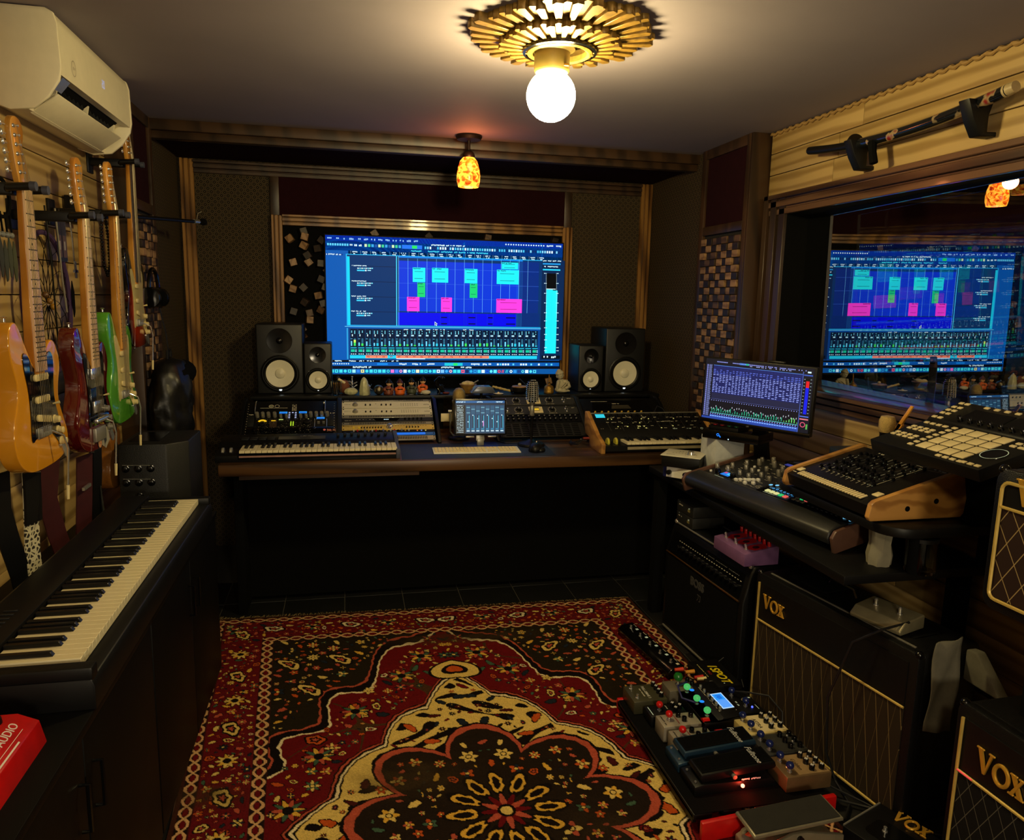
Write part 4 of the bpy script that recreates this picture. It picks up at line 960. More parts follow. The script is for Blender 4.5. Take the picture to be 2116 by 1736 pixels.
lays = [(.105 + .0375 * i, y) for y in (.138, .1, .062) for i in range(14)]
for i, (x, y) in enumerate(lays):
    if q.random() < .86: inst('knob', K_BLK, t, M=PFS @ TR((x + q.uniform(-.004, .004), y, 0)), scale=1.05 if i < 14 else .85)
for x in (.115, .205, .295): p.ring(x, .138, .0135, .002, pl, 1, 16, radians(150), radians(330))
for i in range(9): p.line(.075 + .07 * i, .012, .068 + .07 * i, .155, .0008, rgb(90, 90, 88))
for i in range(60): x, y = q.uniform(.02, pw - .03), q.choice((.028, .048, .082, .085, .118, .121)); p.scrib(x, y, x + .016, y + .004, pl, 1, n=3)
for i in range(22): l.disc(q.uniform(.08, .5), q.choice((.03, .045, .11, .075)), .0034, rgb(230, 220, 120), 3, 8)
p.ring(pw - .035, .02, .008, .0025, wh, 1, 14); p.scrib(pw - .2, .018, pw - .175, .024, wh, 1); p.scrib(pw - .12, .018, pw - .095, .024, wh, 1)
p.obj('print', PRINT, t, M=PFS @ TR((0, 0, .0006))); l.obj('lit_marks', LIT, t, M=PFS @ TR((0, 0, .0006)))
for k in range(3): part('plug', MB().tube([(-.002, .235 - .022 * k, .03 + .008 * k), (-.035, .235 - .022 * k, .03 + .008 * k)], .007, 8), (CHROME, BLK, mat('red_plug_ring', rgb(120, 40, 30), .4))[k], t); part('cable', MB().tube([(-.03, .235 - .022 * k, .03 + .008 * k), (-.07, .22 - .03 * k, .02), (-.09, .26 - .02 * k, .01), (-.06, .32, .012)], .0028, 6), CABLE, t)
# ================================================================== SHELF OBJECTS
SZ = .985
def shx(u): return (u - 722.8) / (371.5 - .034 * (u - 723) * .9)     # shelf position along X for objects standing 4.25 m off
STONE = mat('carved_stone', rgb(176, 168, 140), .85, bump=.4, bs=160)
t = thing('buddha_statue', 'grey stone seated buddha resting its head on one hand', 'statue', (shx(1170), 4.27, SZ))
b = MB().ball((0, 0, .02), .045, 18, 8, (1, .75, .45)).ball((-.004, 0, .05), .033, 16, 10, (1, .75, 1.1)).ball((.014, -.006, .066), .02, 12, 8, (1.2, .9, .8)).ball((-.02, -.006, .064), .017, 12, 8)
b.tube([(-.03, -.012, .02), (-.034, -.02, .045), (-.026, -.022, .078)], [.011, .01, .009], 10).tube([(.034, -.006, .062), (.04, -.02, .04), (.01, -.034, .03)], [.012, .011, .009], 10)
part('body', b, STONE, t, smooth=80)
part('robe_folds', MB().tube([(.03, -.012, .078), (.004, -.03, .058), (-.016, -.03, .036)], .003, 6).tube([(.036, -.014, .07), (.012, -.033, .05), (-.01, -.034, .03)], .003, 6).tube([(-.04, -.03, .016), (0, -.04, .014), (.04, -.03, .016)], .004, 6), STONE, t)
h = MB().ball((0, 0, 0), .024, 20, 14, (.86, .95, 1.15)).ball((0, -.022, -.004), .0042, 8, 6, (.8, 1, 1.6)).ball((0, -.0215, -.0145), .004, 8, 6, (1.5, .6, .6))
for s in (-1, 1): h.ball((s * .0085, -.0205, .002), .0042, 8, 6, (1.3, .5, .5)).ball((s * .021, .002, -.004), .006, 8, 6, (.5, .8, 1.7)).ball((s * .0085, -.0215, .0075), .0035, 8, 6, (1.7, .4, .35))
part('head', h, STONE, t, M=TR((-.016, -.004, .108)) @ RYm(radians(-14)), smooth=80)
cap = MB().lathe([(.0225, .006), (.0245, .012), (.022, .02), (.015, .026), (.011, .034), (0, .038)], n=18)
for k in range(14): cap.ball((.0225 * cos(k * .45), .0225 * sin(k * .45), .012), .0035, 6, 5)
for k in range(9): cap.ball((.015 * cos(k * .7), .015 * sin(k * .7), .024), .0035, 6, 5)
part('hair_cap', cap, STONE, t, M=TR((-.016, -.004, .108)) @ RYm(radians(-14)), smooth=80)
t = thing('brass_bell', 'ornate domed brass bell with a tall spire handle', 'bell', (shx(1142), 4.27, SZ))
part('body', MB().lathe([(0, 0), (.029, 0), (.031, .006), (.029, .01), (.03, .026), (.027, .038), (.02, .046), (.012, .05), (.008, .058), (0, .058)], n=24), mat('chased_brass', rgb(160, 122, 50), .4, .8, bump=1.0, bs=260), t)
part('spire', MB().lathe([(.008, .056), (.01, .06), (.004, .066), (.003, .09), (.0015, .112), (0, .114)], n=12), BRASS, t)
t = thing('lidded_bowl', 'small black bowl with a wooden lid', 'bowl', (shx(1079), 4.27, SZ))
part('bowl', MB().lathe([(0, 0), (.03, 0), (.046, .012), (.05, .03), (.049, .038), (0, .038)], n=26), BLK, t)
part('lid', MB().lathe([(0, .038), (.046, .038), (.044, .043), (.012, .047), (0, .047)], n=24), CHEEK, t); part('finial', MB().ball((0, 0, .052), .011, 12, 8, (1, 1, .8)), CREAM, t)
tag(part('incense_stick', MB().tube([(shx(1086), 4.36, SZ + .075), (shx(1108), 4.25, SZ + .004)], .004, 8), DKG), 'dark stick leaning over the shelf right of the lidded bowl', 'stick')
t = thing('incense_dish', 'low cream dish with a small cone on it', 'dish', (shx(1031), 4.225, SZ))
part('dish', MB().lathe([(0, 0), (.022, 0), (.03, .005), (.026, .007), (0, .005)], n=20), CREAM, t); part('cone', MB().lathe([(.01, .005), (.006, .012), (0, .016)], n=12), CREAM, t)
t = thing('root_carving', 'knobbly pale root carving lying on the shelf before the screen', 'carving', (shx(1035), 4.3, SZ))
rr = MB()
for i in range(15): rr.ball((-.045 + .0085 * i, .002 * sin(i), .04 - .0021 * i), .0075 + .001 * sin(i * 2), 8, 6)
part('body', rr, mat('pale_root', rgb(190, 165, 100), .6), t, smooth=80); part('tuft', MB().ball((-.055, 0, .045), .022, 10, 8, (1.1, .8, 1)), CLOTHB, t)
part('foot', MB().ball((.085, 0, .012), .012, 10, 6).ball((.1, 0, .006), .006, 8, 6).ball((-.04, 0, .014), .014, 8, 6), BLKM, t)
t = thing('wooden_bowl', 'carved wooden bowl holding pale stones behind the condenser microphone', 'bowl', (shx(971), 4.3, SZ))
part('bowl', MB().lathe([(0, .008), (.026, 0), (.03, .004), (.04, .028), (.052, .052), (.048, .054), (.03, .03), (0, .02)], n=24), mat('olive_wood', rgb(150, 112, 56), .5, var=.4, vs=25), t)
for i, (x, y, s) in enumerate(((-.02, -.01, .018), (.012, -.012, .02), (.0, .02, .02))): part('stone', MB().ball((x, y, .056), s, 12, 8, (1.2, 1, .7)), mat('pale_stone_%d' % i, rgb(200, 180, 126), .6), t, smooth=80)
part('spoon', MB().tube([(.02, 0, .05), (.06, -.01, .075)], .004, 8), STEEL, t)
# black dragon
t = thing('dragon_figurine', 'small black dragon figurine with raised wings', 'figurine', (shx(905), 4.27, SZ))
d = MB().tube([(.05, 0, .006), (.04, .01, .01), (.02, .01, .02), (.0, 0, .045), (-.006, 0, .075), (.01, -.01, .095), (.026, -.02, .092)], [.003, .007, .014, .018, .014, .009, .006], 10).ball((.026, -.02, .093), .011, 10, 8, (1.4, .9, .8))
for s in (-1, 1): d.tube([(0, s * .014, .03), (.012, s * .022, .016), (.004, s * .024, .0)], [.01, .007, .006], 8)
part('body', d, BLKG, t, smooth=80)
for s in (-1, 1):
    part('wing', MB().prism([(0, 0), (-.04 * 1, .05), (-.028, .03), (-.022, .058), (-.008, .04), (0, .05)], -.0015, .0015, 'y').xf(Matrix.Rotation(s * .5, 4, 'Z')), BLK, t, loc=(-.008, s * .008, .05))
part('horns', MB().tube([(.02, -.022, .1), (.008, -.026, .116)], .002, 6).tube([(.02, -.014, .1), (.008, -.01, .116)], .002, 6), BLK, t)
tag(part('red_tongue_pebble', MB().ball((shx(922), 4.24, SZ + .008), .014, 12, 8, (1.5, .8, .55)), mat('dull_red_stone', rgb(90, 30, 26), .5), smooth=80), 'dull red pebble between the dragon and the condenser microphone', 'pebble')
tag(part('white_stone', MB().ball((shx(879), 4.225, SZ + .014), .025, 16, 10, (1.15, .8, .55)), mat('white_quartz', rgb(190, 184, 164), .5, var=.25), smooth=80), 'smooth white stone in front of the last orange robed figurine', 'stone')
# four little robed figurines
ORG = mat('orange_robe', rgb(214, 96, 24), .5); SKN = mat('figurine_skin', rgb(230, 180, 130), .5); ORN = mat('patterned_robe', rgb(120, 60, 40), .5, var=.9, vs=120)
def monk(u, zoff, label, robe, lean=0., hat=BLK, arm=1):
    t = thing('robed_figurine', label, 'figurine', (shx(u), 4.25, SZ + zoff), group='little robed figurines on the shelf')
    part('robe', MB().lathe([(0, 0), (.026, 0), (.028, .01), (.022, .03), (.016, .044), (0, .05)], n=18).ball((-.02, -.008, .028), .011, 10, 8, (1, 1, 1.3)).ball((.02, -.008, .028), .011, 10, 8, (1, 1, 1.3)), robe, t, smooth=80)
    h = MB().ball((0, 0, .062), .0155, 16, 12)
    h.ball((0, -.0155, .06), .003, 6, 5)
    part('head', h, SKN, t, M=TR((lean, 0, 0)), smooth=80)
    part('eyes', MB().ball((-.006, -.0145, .064), .002, 6, 5).ball((.006, -.0145, .064), .002, 6, 5), BLK, t, M=TR((lean, 0, 0)))
    part('hat', MB().lathe([(.0165, .066), (.019, .069), (.013, .078), (.005, .088), (0, .093)], n=16), hat, t, M=TR((lean, 0, 0)))
    part('sash', MB().lathe([(.0225, .028), (.0235, .031), (.0215, .034)], n=18, close=False), BLK, t)
    part('staff', MB().tube([(arm * .03, -.012, .004), (arm * .024, -.014, .066)], .0016, 6), CHROME, t)
    return t
monk(802, .0, 'orange robed figurine leaning in a black hood, beside the chrome ball', ORN, .004)
monk(826, 0, 'plump orange robed figurine facing the room with a round face', ORG, 0, hat=mat('dark_red_hat', rgb(70, 20, 22), .5))
monk(850, .005, 'figurine in a dark patterned robe with an orange bib and peaked hat', mat('dark_robe', rgb(60, 66, 50), .5, var=.6, vs=90), 0)
monk(873, .012, 'orange robed figurine beside the black dragon, above the white stone', mat('tiger_robe', rgb(206, 92, 30), .5, var=.6, vs=70), .002, arm=-1)
for i, (u, w_) in enumerate(((850, .03), (875, .034))):
    tag(part('plinth', MB().box(shx(u) - w_, 4.215, SZ, shx(u) + w_, 4.29, SZ + (.005, .012)[i]), BLKG, bev=.001), ('thin black plinth under the figurine in the dark robe', 'black plinth under the figurine next to the dragon')[i], 'plinth')
tag(part('chrome_ball', MB().ball((shx(782), 4.24, SZ + .028), .028, 20, 14), mat('pierced_chrome', rgb(120, 112, 90), .2, .9, bump=1.0, bs=150, var=.5, vs=90), smooth=80), 'pierced chrome ball between the crystal point and the figurines', 'ball')
t = thing('silver_figurine', 'small spiky silver figurine behind the crystal point', 'figurine', (shx(762), 4.3, SZ))
part('body', MB().lathe([(0, 0), (.012, 0), (.008, .02), (.012, .04), (0, .055)], n=12), CHROME, t)
for k in range(8): inst('spike', MB().tube([(0, 0, .03), (.022 * cos(k * .8), .022 * sin(k * .8), .02 + .005 * k)], [.003, .001], 5).mesh('spike', CHROME), t)
XT = mat('selenite', rgb(206, 204, 160), .3, trans=.25, var=.2, vs=60)
tag(part('crystal_point', MB().lathe([(0, 0), (.03, 0), (.029, .03), (.021, .078), (.012, .094), (0, .103)], n=7), XT, bev=.001, loc=(shx(752), 4.235, SZ)), 'tall pale crystal point standing on the shelf', 'crystal')
cr = MB().ball((0, 0, .018), .034, 9, 6, (1.15, .7, .65))
tag(part('crystal_lump', cr, XT, smooth=20, loc=(shx(725), 4.23, SZ + .003)), 'low rough crystal lump next to the glass tumbler', 'crystal')
t = thing('silver_tree', 'small branching silver ornament behind the crystal lump', 'ornament', (shx(728), 4.31, SZ))
part('trunk', MB().tube([(0, 0, 0), (0, 0, .09)], .003, 6), CHROME, t); part('finial', MB().ball((0, 0, .094), .006, 8, 6), CHROME, t)
for k in range(9): inst('branch', MB().tube([(0, 0, .03 + .004 * k), (.028 * cos(k * 1.3), .028 * sin(k * 1.3), .05 + .003 * k)], [.003, .004], 6).mesh('branch', CHROME), t)
t = thing('terracotta_head', 'brown terracotta head ornament behind the glass tumbler', 'ornament', (shx(709), 4.3, SZ))
part('body', MB().ball((.006, 0, .04), .032, 16, 12, (1, .9, 1.25)), mat('terracotta', rgb(110, 58, 34), .7), t, smooth=80); part('topknot', MB().ball((-.03, 0, .088), .014, 10, 8), BLK, t); part('pale_band', MB().tube([(-.026, -.012, .085), (.012, -.02, .062)], .008, 8), CREAM, t)
t = thing('glass_tumbler', 'clear glass tumbler with brown sticks inside, left end of the shelf', 'glass', (shx(696), 4.225, SZ))
gm_ = mat('clear_glass', rgb(235, 240, 235), .03, trans=1.0, var=0)
part('glass', MB().lathe([(0, .002), (.026, 0), (.031, .08), (.029, .08), (.0245, .006), (0, .006)], n=26, close=False), gm_, t)
for i in range(4): part('stick', MB().tube([(-.012 + .008 * i, .004 * (i % 2), .008), (-.016 + .011 * i, .003, .072)], .0032, 6), CHEEK, t)

# ================================================================== LEFT: GUITARS ON THE WALL
PICKW = mat('aged_white', rgb(214, 196, 140), .4); PGB = mat('black_pickguard', rgb(6, 6, 7), .04, coat=.6); PGC = mat('mint_pickguard', rgb(190, 176, 118), .3, coat=.3)
FRETM = mat('fret_wire', rgb(70, 60, 50), .35, .4)
STR = mat('string_wire', rgb(190, 180, 160), .3, 1.0)
BODY = [(0, -.106), (-.08, -.104), (-.135, -.075), (-.16, -.02), (-.15, .045), (-.12, .1), (-.118, .14), (-.138, .19), (-.148, .24), (-.138, .288), (-.112, .302), (-.09, .29), (-.06, .235), (-.036, .2), (-.03, .186), (.03, .186), (.036, .2), (.06, .228), (.088, .246), (.112, .24), (.134, .2), (.138, .165), (.116, .115), (.112, .07), (.136, .02), (.16, -.03), (.15, -.075), (.1, -.1)]
GUARD = [(-.072, -.03), (-.064, .05), (-.066, .12), (-.082, .17), (-.086, .22), (-.06, .215), (-.036, .18), (-.026, .172), (.026, .172), (.036, .19), (.06, .214), (.082, .212), (.092, .18), (.082, .13), (.078, .08), (.1, .02), (.12, -.04), (.105, -.062), (.07, -.03), (.05, -.012), (-.04, -.012)]
HEAD = [(-.021, .648), (-.028, .668), (-.034, .685), (-.048, .77), (-.048, .795), (-.036, .815), (-.012, .819), (.01, .81), (.02, .79), (.018, .768), (.008, .748), (.012, .722), (.026, .702), (.03, .684), (.021, .648)]
def guitar(name, label, loc, bodym, neckm, boardm, guardm, pick='single', yaw=0., inlay=False):
    t = thing(name, label, 'guitar', M=frame(loc, (sin(yaw), cos(yaw), 0), (0, 0, 1)))
    part('body', MB().prism(smoothpoly(BODY, 2), -.045, 0), bodym, t, bev=.011, seg=4, smooth=60)
    part('pickguard', MB().prism(smoothpoly(GUARD, 2), .0, .0025), guardm, t, bev=.0007, seg=1)
    part('neck', MB().hexa([(-.018, .15, -.026), (.018, .15, -.026), (.014, .655, -.012), (-.014, .655, -.012)], [(-.028, .15, .006), (.028, .15, .006), (.0212, .655, .006), (-.0212, .655, .006)]), neckm, t, bev=.006, seg=3)
    part('fretboard', MB().hexa([(-.0285, .165, .006), (.0285, .165, .006), (.0214, .648, .006), (-.0214, .648, .006)], [(-.0278, .165, .0115), (.0278, .165, .0115), (.0208, .648, .0115), (-.0208, .648, .0115)]), boardm, t)
    fr = MB()
    for n in range(1, 22):
        y = .648 * 2 ** (-n / 12); hw = .0208 + (.648 - y) * .0145; fr.box(-hw, y - .0012, .0115, hw, y + .0012, .0128)
    part('frets', fr, FRETM, t, smooth=0)['kind'] = 'stuff'
    dm = MB().cyl((0, 0, 0), .0032, .0004, 10).mesh('fret_dot', IVORY if boardm is ROSEW else BLK)
    for n in (3, 5, 7, 9, 15, 17, 19): inst('fret_dot', dm, t, (0, .648 * (2 ** (-n / 12) + 2 ** (-(n - 1) / 12)) / 2, .0115))
    for s in (-.01, .01): inst('fret_dot', dm, t, (s, .648 * (2 ** (-1) + 2 ** (-11 / 12)) / 2, .0115))
    part('nut', MB().box(-.021, .648, .004, .021, .652, .0135), IVORY, t)
    part('headstock', MB().prism(smoothpoly(HEAD, 1), -.012, .003), neckm, t, bev=.003)
    tp = MB().lathe([(0, .003), (.0055, .003), (.005, .006), (.0028, .008), (.003, .016), (0, .017)], n=10).mesh('tuner_post', CHROME)
    tk = MB().tube([(-.012, 0, -.008), (-.03, 0, -.008)], .0028, 6).ball((-.035, 0, -.008), .009, 10, 8, (.8, 1, .45)).mesh('tuner_key', CHROME)
    for i in range(6):
        y = .68 + .0222 * i; x = -.017 - .0036 * i
        inst('tuner_post', tp, t, (x, y, 0)); inst('tuner_key', tk, t, (x - .002, y, -.002))
    st = MB()
    for i in range(6):
        x0 = -.026 + .0104 * i; x1 = -.017 + .0068 * i
        st.tube([(x0, 0, .014), (x1, .65, .0142), (-.017 - .0036 * i, .68 + .0222 * i, .012)], .0007 if i > 2 else .001, 4)
    part('strings', st, STR, t)['kind'] = 'stuff'
    if pick == 'single':
        pk = MB().prism(rrect(.083, .019, .009, 5), .0025, .009).mesh('pickup', PICKW, .002)
        for y, a in ((.148, 0), (.088, 0), (.034, radians(-10))): inst('pickup', pk, t, (0, y, 0), (0, 0, a))
        part('bridge', MB().box(-.036, -.018, .0, .036, .012, .004), STEEL, t, bev=.001)
        sd = MB().box(-.0045, -.014, .004, .0045, .01, .011).mesh('saddle', STEEL, .001)
        for i in range(6): inst('saddle', sd, t, (-.026 + .0104 * i, 0, 0))
    else:
        part('bridge', MB().box(-.046, -.075, .0, .046, -.03, .012), STEEL, t, bev=.002); part('tailpiece', MB().lathe([(.005, -.05), (.008, -.048), (.008, .048), (.005, .05)], (0, -.005, .014), 10, 'x'), CHROME, t)
        part('humbucker', MB().box(-.042, .02, .002, .042, .058, .012), CHROME, t, bev=.002); part('pickup', MB().box(-.042, .13, .002, .042, .165, .01), CHROME, t, bev=.002); part('pickup_ring', MB().box(-.05, .01, .0, .05, .1, .006), BLKG, t, bev=.002)
    kb = knob_mesh(.0105, .016, PICKW if pick == 'single' else STEEL, skirt=.002)
    for x, y in ((.066, .022), (.084, -.012), (.1, -.046)): inst('knob', kb, t, (x, y, .0025))
    part('switch', MB().tube([(.064, .066, .003), (.07, .07, .02)], [.002, .004], 8), PICKW, t)
    part('whammy_bar', MB().tube([(.03, -.004, .006), (.04, -.02, .035), (.05, -.06, .04), (.04, -.17, .036)], .0028, 8), CHROME, t); part('bar_tip', MB().tube([(.04, -.165, .036), (.037, -.205, .035)], [.005, .004], 8), PICKW, t)
    part('jack_plate', MB().prism(rrect(.026, .055, .012, 5), 0, .003), CHROME, t, M=TR((.125, -.075, 0)) @ RZ(.5))
    sb = MB().lathe([(.003, 0), (.003, .008), (.008, .012), (0, .015)], n=10).mesh('strap_button', CHROME)
    inst('strap_button', sb, t, M=TR((-.112, .3, -.022)) @ RXm(radians(-90))); inst('strap_button', sb, t, M=TR((0, -.104, -.022)) @ RXm(radians(90)))
    return t
YEL = mat('butterscotch_gloss', rgb(206, 140, 30), .12, coat=.6, var=.05, vs=3); REDG = mat('dark_red_gloss', rgb(84, 16, 12), .07, coat=1.0, var=.15, vs=4)
GRN = mat('surf_green_gloss', rgb(78, 150, 44), .12, coat=.6, var=.05, vs=3)
SUN = mat('sunburst_gloss', rgb(110, 26, 8), .08, coat=1.0); nt = SUN.node_tree; bb = nt.nodes['Principled BSDF']
tc = nt.nodes.new('ShaderNodeTexCoord'); gr = nt.nodes.new('ShaderNodeTexGradient'); gr.gradient_type = 'SPHERICAL'; mp = nt.nodes.new('ShaderNodeMapping'); mp.vector_type = 'POINT'; mp.inputs['Scale'].default_value = (7, 5, 4); mp.inputs['Location'].default_value = (0, -.2, 0)
nt.links.new(tc.outputs['Object'], mp.inputs[0]); nt.links.new(mp.outputs[0], gr.inputs[0])
rr = nt.nodes.new('ShaderNodeValToRGB'); e = rr.color_ramp.elements; e[0].position = .05; e[0].color = rgb(10, 8, 8); e[1].position = .5; e[1].color = rgb(170, 50, 14)
nt.links.new(gr.outputs['Fac'], rr.inputs[0]); nt.links.new(rr.outputs[0], bb.inputs['Base Color'])
g1 = guitar('electric_guitar', 'butterscotch yellow electric guitar with black pickguard, nearest on the plank wall', (-.825, 2.23, 1.155), YEL, MAPLE, MAPLE_PALE, PGB, yaw=radians(3))
g2 = guitar('electric_guitar', 'dark red glossy electric guitar with chrome pickups and a sticker of a person', (-.815, 2.64, 1.125), REDG, MAPLE, MAPLE_PALE, PGB, pick='hum', yaw=radians(2))
g3 = guitar('electric_guitar', 'bright green electric guitar with a cream pickguard', (-.815, 2.96, 1.165), GRN, MAPLE, MAPLE, PGC)
g4 = guitar('electric_guitar', 'black edged red sunburst electric guitar hung highest under the air conditioner', (-.865, 3.41, 1.41), SUN, MAPLE, ROSEW, PGC)
p = Panel(.0003); p.poly([(-.015, -.03), (.045, -.01), (.06, -.06), (.02, -.085), (-.02, -.065)], rgb(150, 146, 130)); p.poly([(-.0, -.04), (.02, -.03), (.03, -.06), (.01, -.07)], rgb(60, 60, 58), 1)
p.disc(-.035, -.055, .021, rgb(24, 16, 12), 1, 14); p.disc(-.033, -.058, .015, rgb(196, 140, 96), 2, 14); p.disc(-.038, -.056, .002, rgb(30, 20, 16), 3, 6); p.disc(-.03, -.061, .002, rgb(30, 20, 16), 3, 6)
p.obj('sticker', PRINT, g2, loc=(.045, -.03, .0008))
# hangers: a plate on the planks, an arm and a padded yoke holding each headstock
def hanger(label, y, z, x):
    t = thing('guitar_hanger', label, 'hanger', (XL, y, z))
    L = x - XL
    part('wall_plate', MB().box(0, -.03, -.045, .012, .03, .045), BLK, t, bev=.003); part('arm', MB().box(.01, -.018, -.016, L - .02, .018, .014), BLK, t, bev=.004)
    for s in (-1, 1): part('prong', MB().tube([(L - .03, s * .012, -.002), (L - .02, s * .038, 0), (L + .035, s * .04, .004)], .0105, 10), BLK, t)
    for s in (-1, 1): part('end_cap', MB().cyl((L + .032, s * .04, .004), .012, .014, 12, 'x'), mat('grey_cap_%d_%d' % (int(y * 100), s), rgb(60, 64, 80), .5), t)
hanger('black wall hanger gripping the yellow guitar', 2.23, 1.795, -.825); hanger('black wall hanger gripping the dark red guitar', 2.64, 1.765, -.815)
hanger('black wall hanger gripping the green guitar', 2.96, 1.805, -.815); hanger('black wall hanger gripping the sunburst guitar', 3.41, 2.05, -.865)
# acoustic guitar low on the wall behind the speaker
t = thing('acoustic_guitar', 'small brown acoustic guitar low on the wall behind the black speaker', 'guitar', M=frame((-.93, 3.22, .845), (0, 1, 0), (0, 0, 1)) @ Matrix.Scale(.5, 4))
ab = [(0, -.2), (-.12, -.19), (-.19, -.1), (-.18, .02), (-.12, .1), (-.115, .14), (-.14, .2), (-.12, .27), (-.05, .295), (.05, .295), (.12, .27), (.14, .2), (.115, .14), (.12, .1), (.18, .02), (.19, -.1), (.12, -.19)]
part('body', MB().prism(smoothpoly(ab, 2), -.1, 0), mat('spruce_gloss', rgb(150, 96, 40), .2, coat=.4), t, bev=.004); part('sound_hole', MB().cyl((0, .13, 0), .05, .001, 24), BLKM, t)
part('neck', MB().hexa([(-.02, .24, -.02), (.02, .24, -.02), (.016, .57, -.014), (-.016, .57, -.014)], [(-.028, .24, .008), (.028, .24, .008), (.022, .57, .008), (-.022, .57, .008)]), ROSEW, t, bev=.003)
part('headstock', MB().prism([(-.022, .57), (-.036, .6), (-.036, .74), (.036, .74), (.036, .6), (.022, .57)], -.012, .004), mat('brown_headstock', rgb(90, 50, 36), .3, coat=.3), t, bev=.002)
for s in (-1, 1):
    for i in range(3): part('tuner', MB().cyl((s * .02, .62 + .045 * i, .004), .004, .012, 8).ball((s * .046, .62 + .045 * i, -.004), .008, 8, 6), CHROME, t)
part('bridge', MB().box(-.07, -.06, 0, .07, -.035, .008), ROSEW, t, bev=.002)
hanger('black wall hanger gripping the small brown acoustic guitar', 3.22, 1.13, -.90)
# things hung about the guitars
PUR = mat('purple_binding', rgb(52, 26, 72), .8)
t = thing('dreamcatcher', 'large dreamcatcher hoop bound in purple behind the yellow guitar', 'dreamcatcher', (-.985, 2.79, 1.49))
part('hoop', MB().tube([(0, .2 * cos(2 * pi * k / 40), .235 * sin(2 * pi * k / 40)) for k in range(40)], .0085, 8, True), PUR, t)
wb_ = MB(); N = 14
for ring_ in range(4):
    for k in range(N):
        a0, a1, a2 = 2 * pi * (k + .5 * ring_) / N, 2 * pi * (k + .5 * ring_ + .5) / N, 2 * pi * (k + .5 * ring_ + 1) / N; r0, r1 = 1 - .24 * ring_, 1 - .24 * (ring_ + 1)
        wb_.tube([(0, .2 * r0 * cos(a0), .235 * r0 * sin(a0)), (0, .2 * r1 * cos(a1), .235 * r1 * sin(a1)), (0, .2 * r0 * cos(a2), .235 * r0 * sin(a2))], .0012, 4)
part('web', wb_, CLOTHB, t)['kind'] = 'stuff'
for k in range(3): part('bead', MB().ball((.004, .03 * k - .03, -.02 * k + .03), .011, 10, 8), mat('wood_bead_%d' % k, rgb(90 + 40 * k, 60 + 30 * k, 30), .4), t)
part('feather', MB().prism([(0, 0), (.016, -.04), (.012, -.11), (0, -.13), (-.008, -.08), (-.008, -.03)], 0, .003, 'x'), CLOTHB, t, loc=(.01, .2, .08))
t = thing('feather_hanging', 'dark feather and bead hanging at the left edge of the plank wall', 'ornament', (-.985, 2.5, 1.86))
part('hoop', MB().tube([(0, .055 * cos(2 * pi * k / 24), -.06 + .055 * sin(2 * pi * k / 24)) for k in range(24)], .006, 6, True), CLOTHB, t)
for k in range(4):
    y = -.045 + .03 * k; part('cord', MB().tube([(0, y, -.1), (.002, y + .004, -.17)], .003, 6), CLOTHB, t); part('bead', MB().ball((0, y + .004, -.165), .009, 8, 6), mat('grey_bead_%d' % k, rgb(110, 112, 110), .4), t)
    part('feather', MB().prism([(0, 0), (.014, -.03), (.016, -.07), (.006, -.115), (-.002, -.12), (-.012, -.07), (-.01, -.03)], 0, .003, 'x'), mat('feather_%d' % k, rgb(40 + 8 * k, 44 + 8 * k, 46), .8), t, loc=(.002, y + .004, -.17 - .012 * (k % 2)))
def chain(name, label, pts, r, m, cat='necklace', beads=False):
    if not beads: return tag(part(name, MB().tube(pts, r, 6), m), label, cat)
    t = thing(name, label, cat, pts[0]); me = MB().ball((0, 0, 0), r, 8, 6).mesh('bead', m); P0 = Vector(pts[0])
    for a, b_ in zip(pts, pts[1:]):
        a, b_ = Vector(a), Vector(b_); n = max(1, int((b_ - a).length / (r * 2)))
        for i in range(n): inst('bead', me, t, tuple(a + (b_ - a) * i / n - P0))
    return t
chain('bead_necklace', 'dark bead necklace looped beside the green guitar', [(-.985, 3.42, 1.86), (-.985, 3.40, 1.76), (-.985, 3.41, 1.64), (-.985, 3.45, 1.60), (-.985, 3.49, 1.64), (-.985, 3.49, 1.76), (-.985, 3.46, 1.86)], .0065, BLKG, beads=True)
chain('silver_chain', 'twisted silver chain hanging from the boom arm', [(-.97, 2.87, 1.81), (-.968, 2.875, 1.7), (-.97, 2.89, 1.58), (-.966, 2.9, 1.46)], .0028, STEEL)
chain('silver_chain', 'thin silver chain with a cross hanging beside the two passes', [(-.97, 3.0, 1.81), (-.968, 3.01, 1.72), (-.97, 3.02, 1.63)], .003, CHROME)
chain('black_cord', 'thin black cord with a pendant in front of the dreamcatcher', [(-.97, 2.78, 1.81), (-.965, 2.79, 1.6), (-.967, 2.8, 1.35)], .003, BLK, 'cord')
tag(part('cross_pendant', MB().box(-.97, 3.0, 1.6, -.965, 3.04, 1.61).box(-.97, 3.015, 1.58, -.965, 3.025, 1.64), CHROME), 'small silver cross at the end of the thin chain', 'pendant')
t = thing('backstage_pass', 'pair of black laminated passes hanging on the plank wall', 'pass', (-.975, 2.93, 1.775))
for k in range(2):
    part('card', MB().box(-.002, -.045 + .045 * k, -.14, .0, -.002 + .045 * k, 0), mat('pass_card_%d' % k, rgb(30, 32, 44), .3), t); pp = Panel(); pp.rect(-.041 + .045 * k, -.125, -.006 + .045 * k, -.05, rgb(80, 60, 60)); pp.rect(-.03 + .045 * k, -.1, -.018 + .045 * k, -.07, rgb(150, 150, 150), 1); pp.obj('print', PRINT, t, M=frame((.0006, 0, 0), (0, 1, 0), (0, 0, 1)))
part('lanyard', MB().tube([(0, -.02, 0), (0, -.01, .04)], .002, 6).tube([(0, .02, 0), (0, .012, .04)], .002, 6), BLK, t)
t = thing('boom_arm', 'long thin black boom arm with a chrome clip pointing into the alcove', 'boom arm', (-.99, 3.12, 1.83))
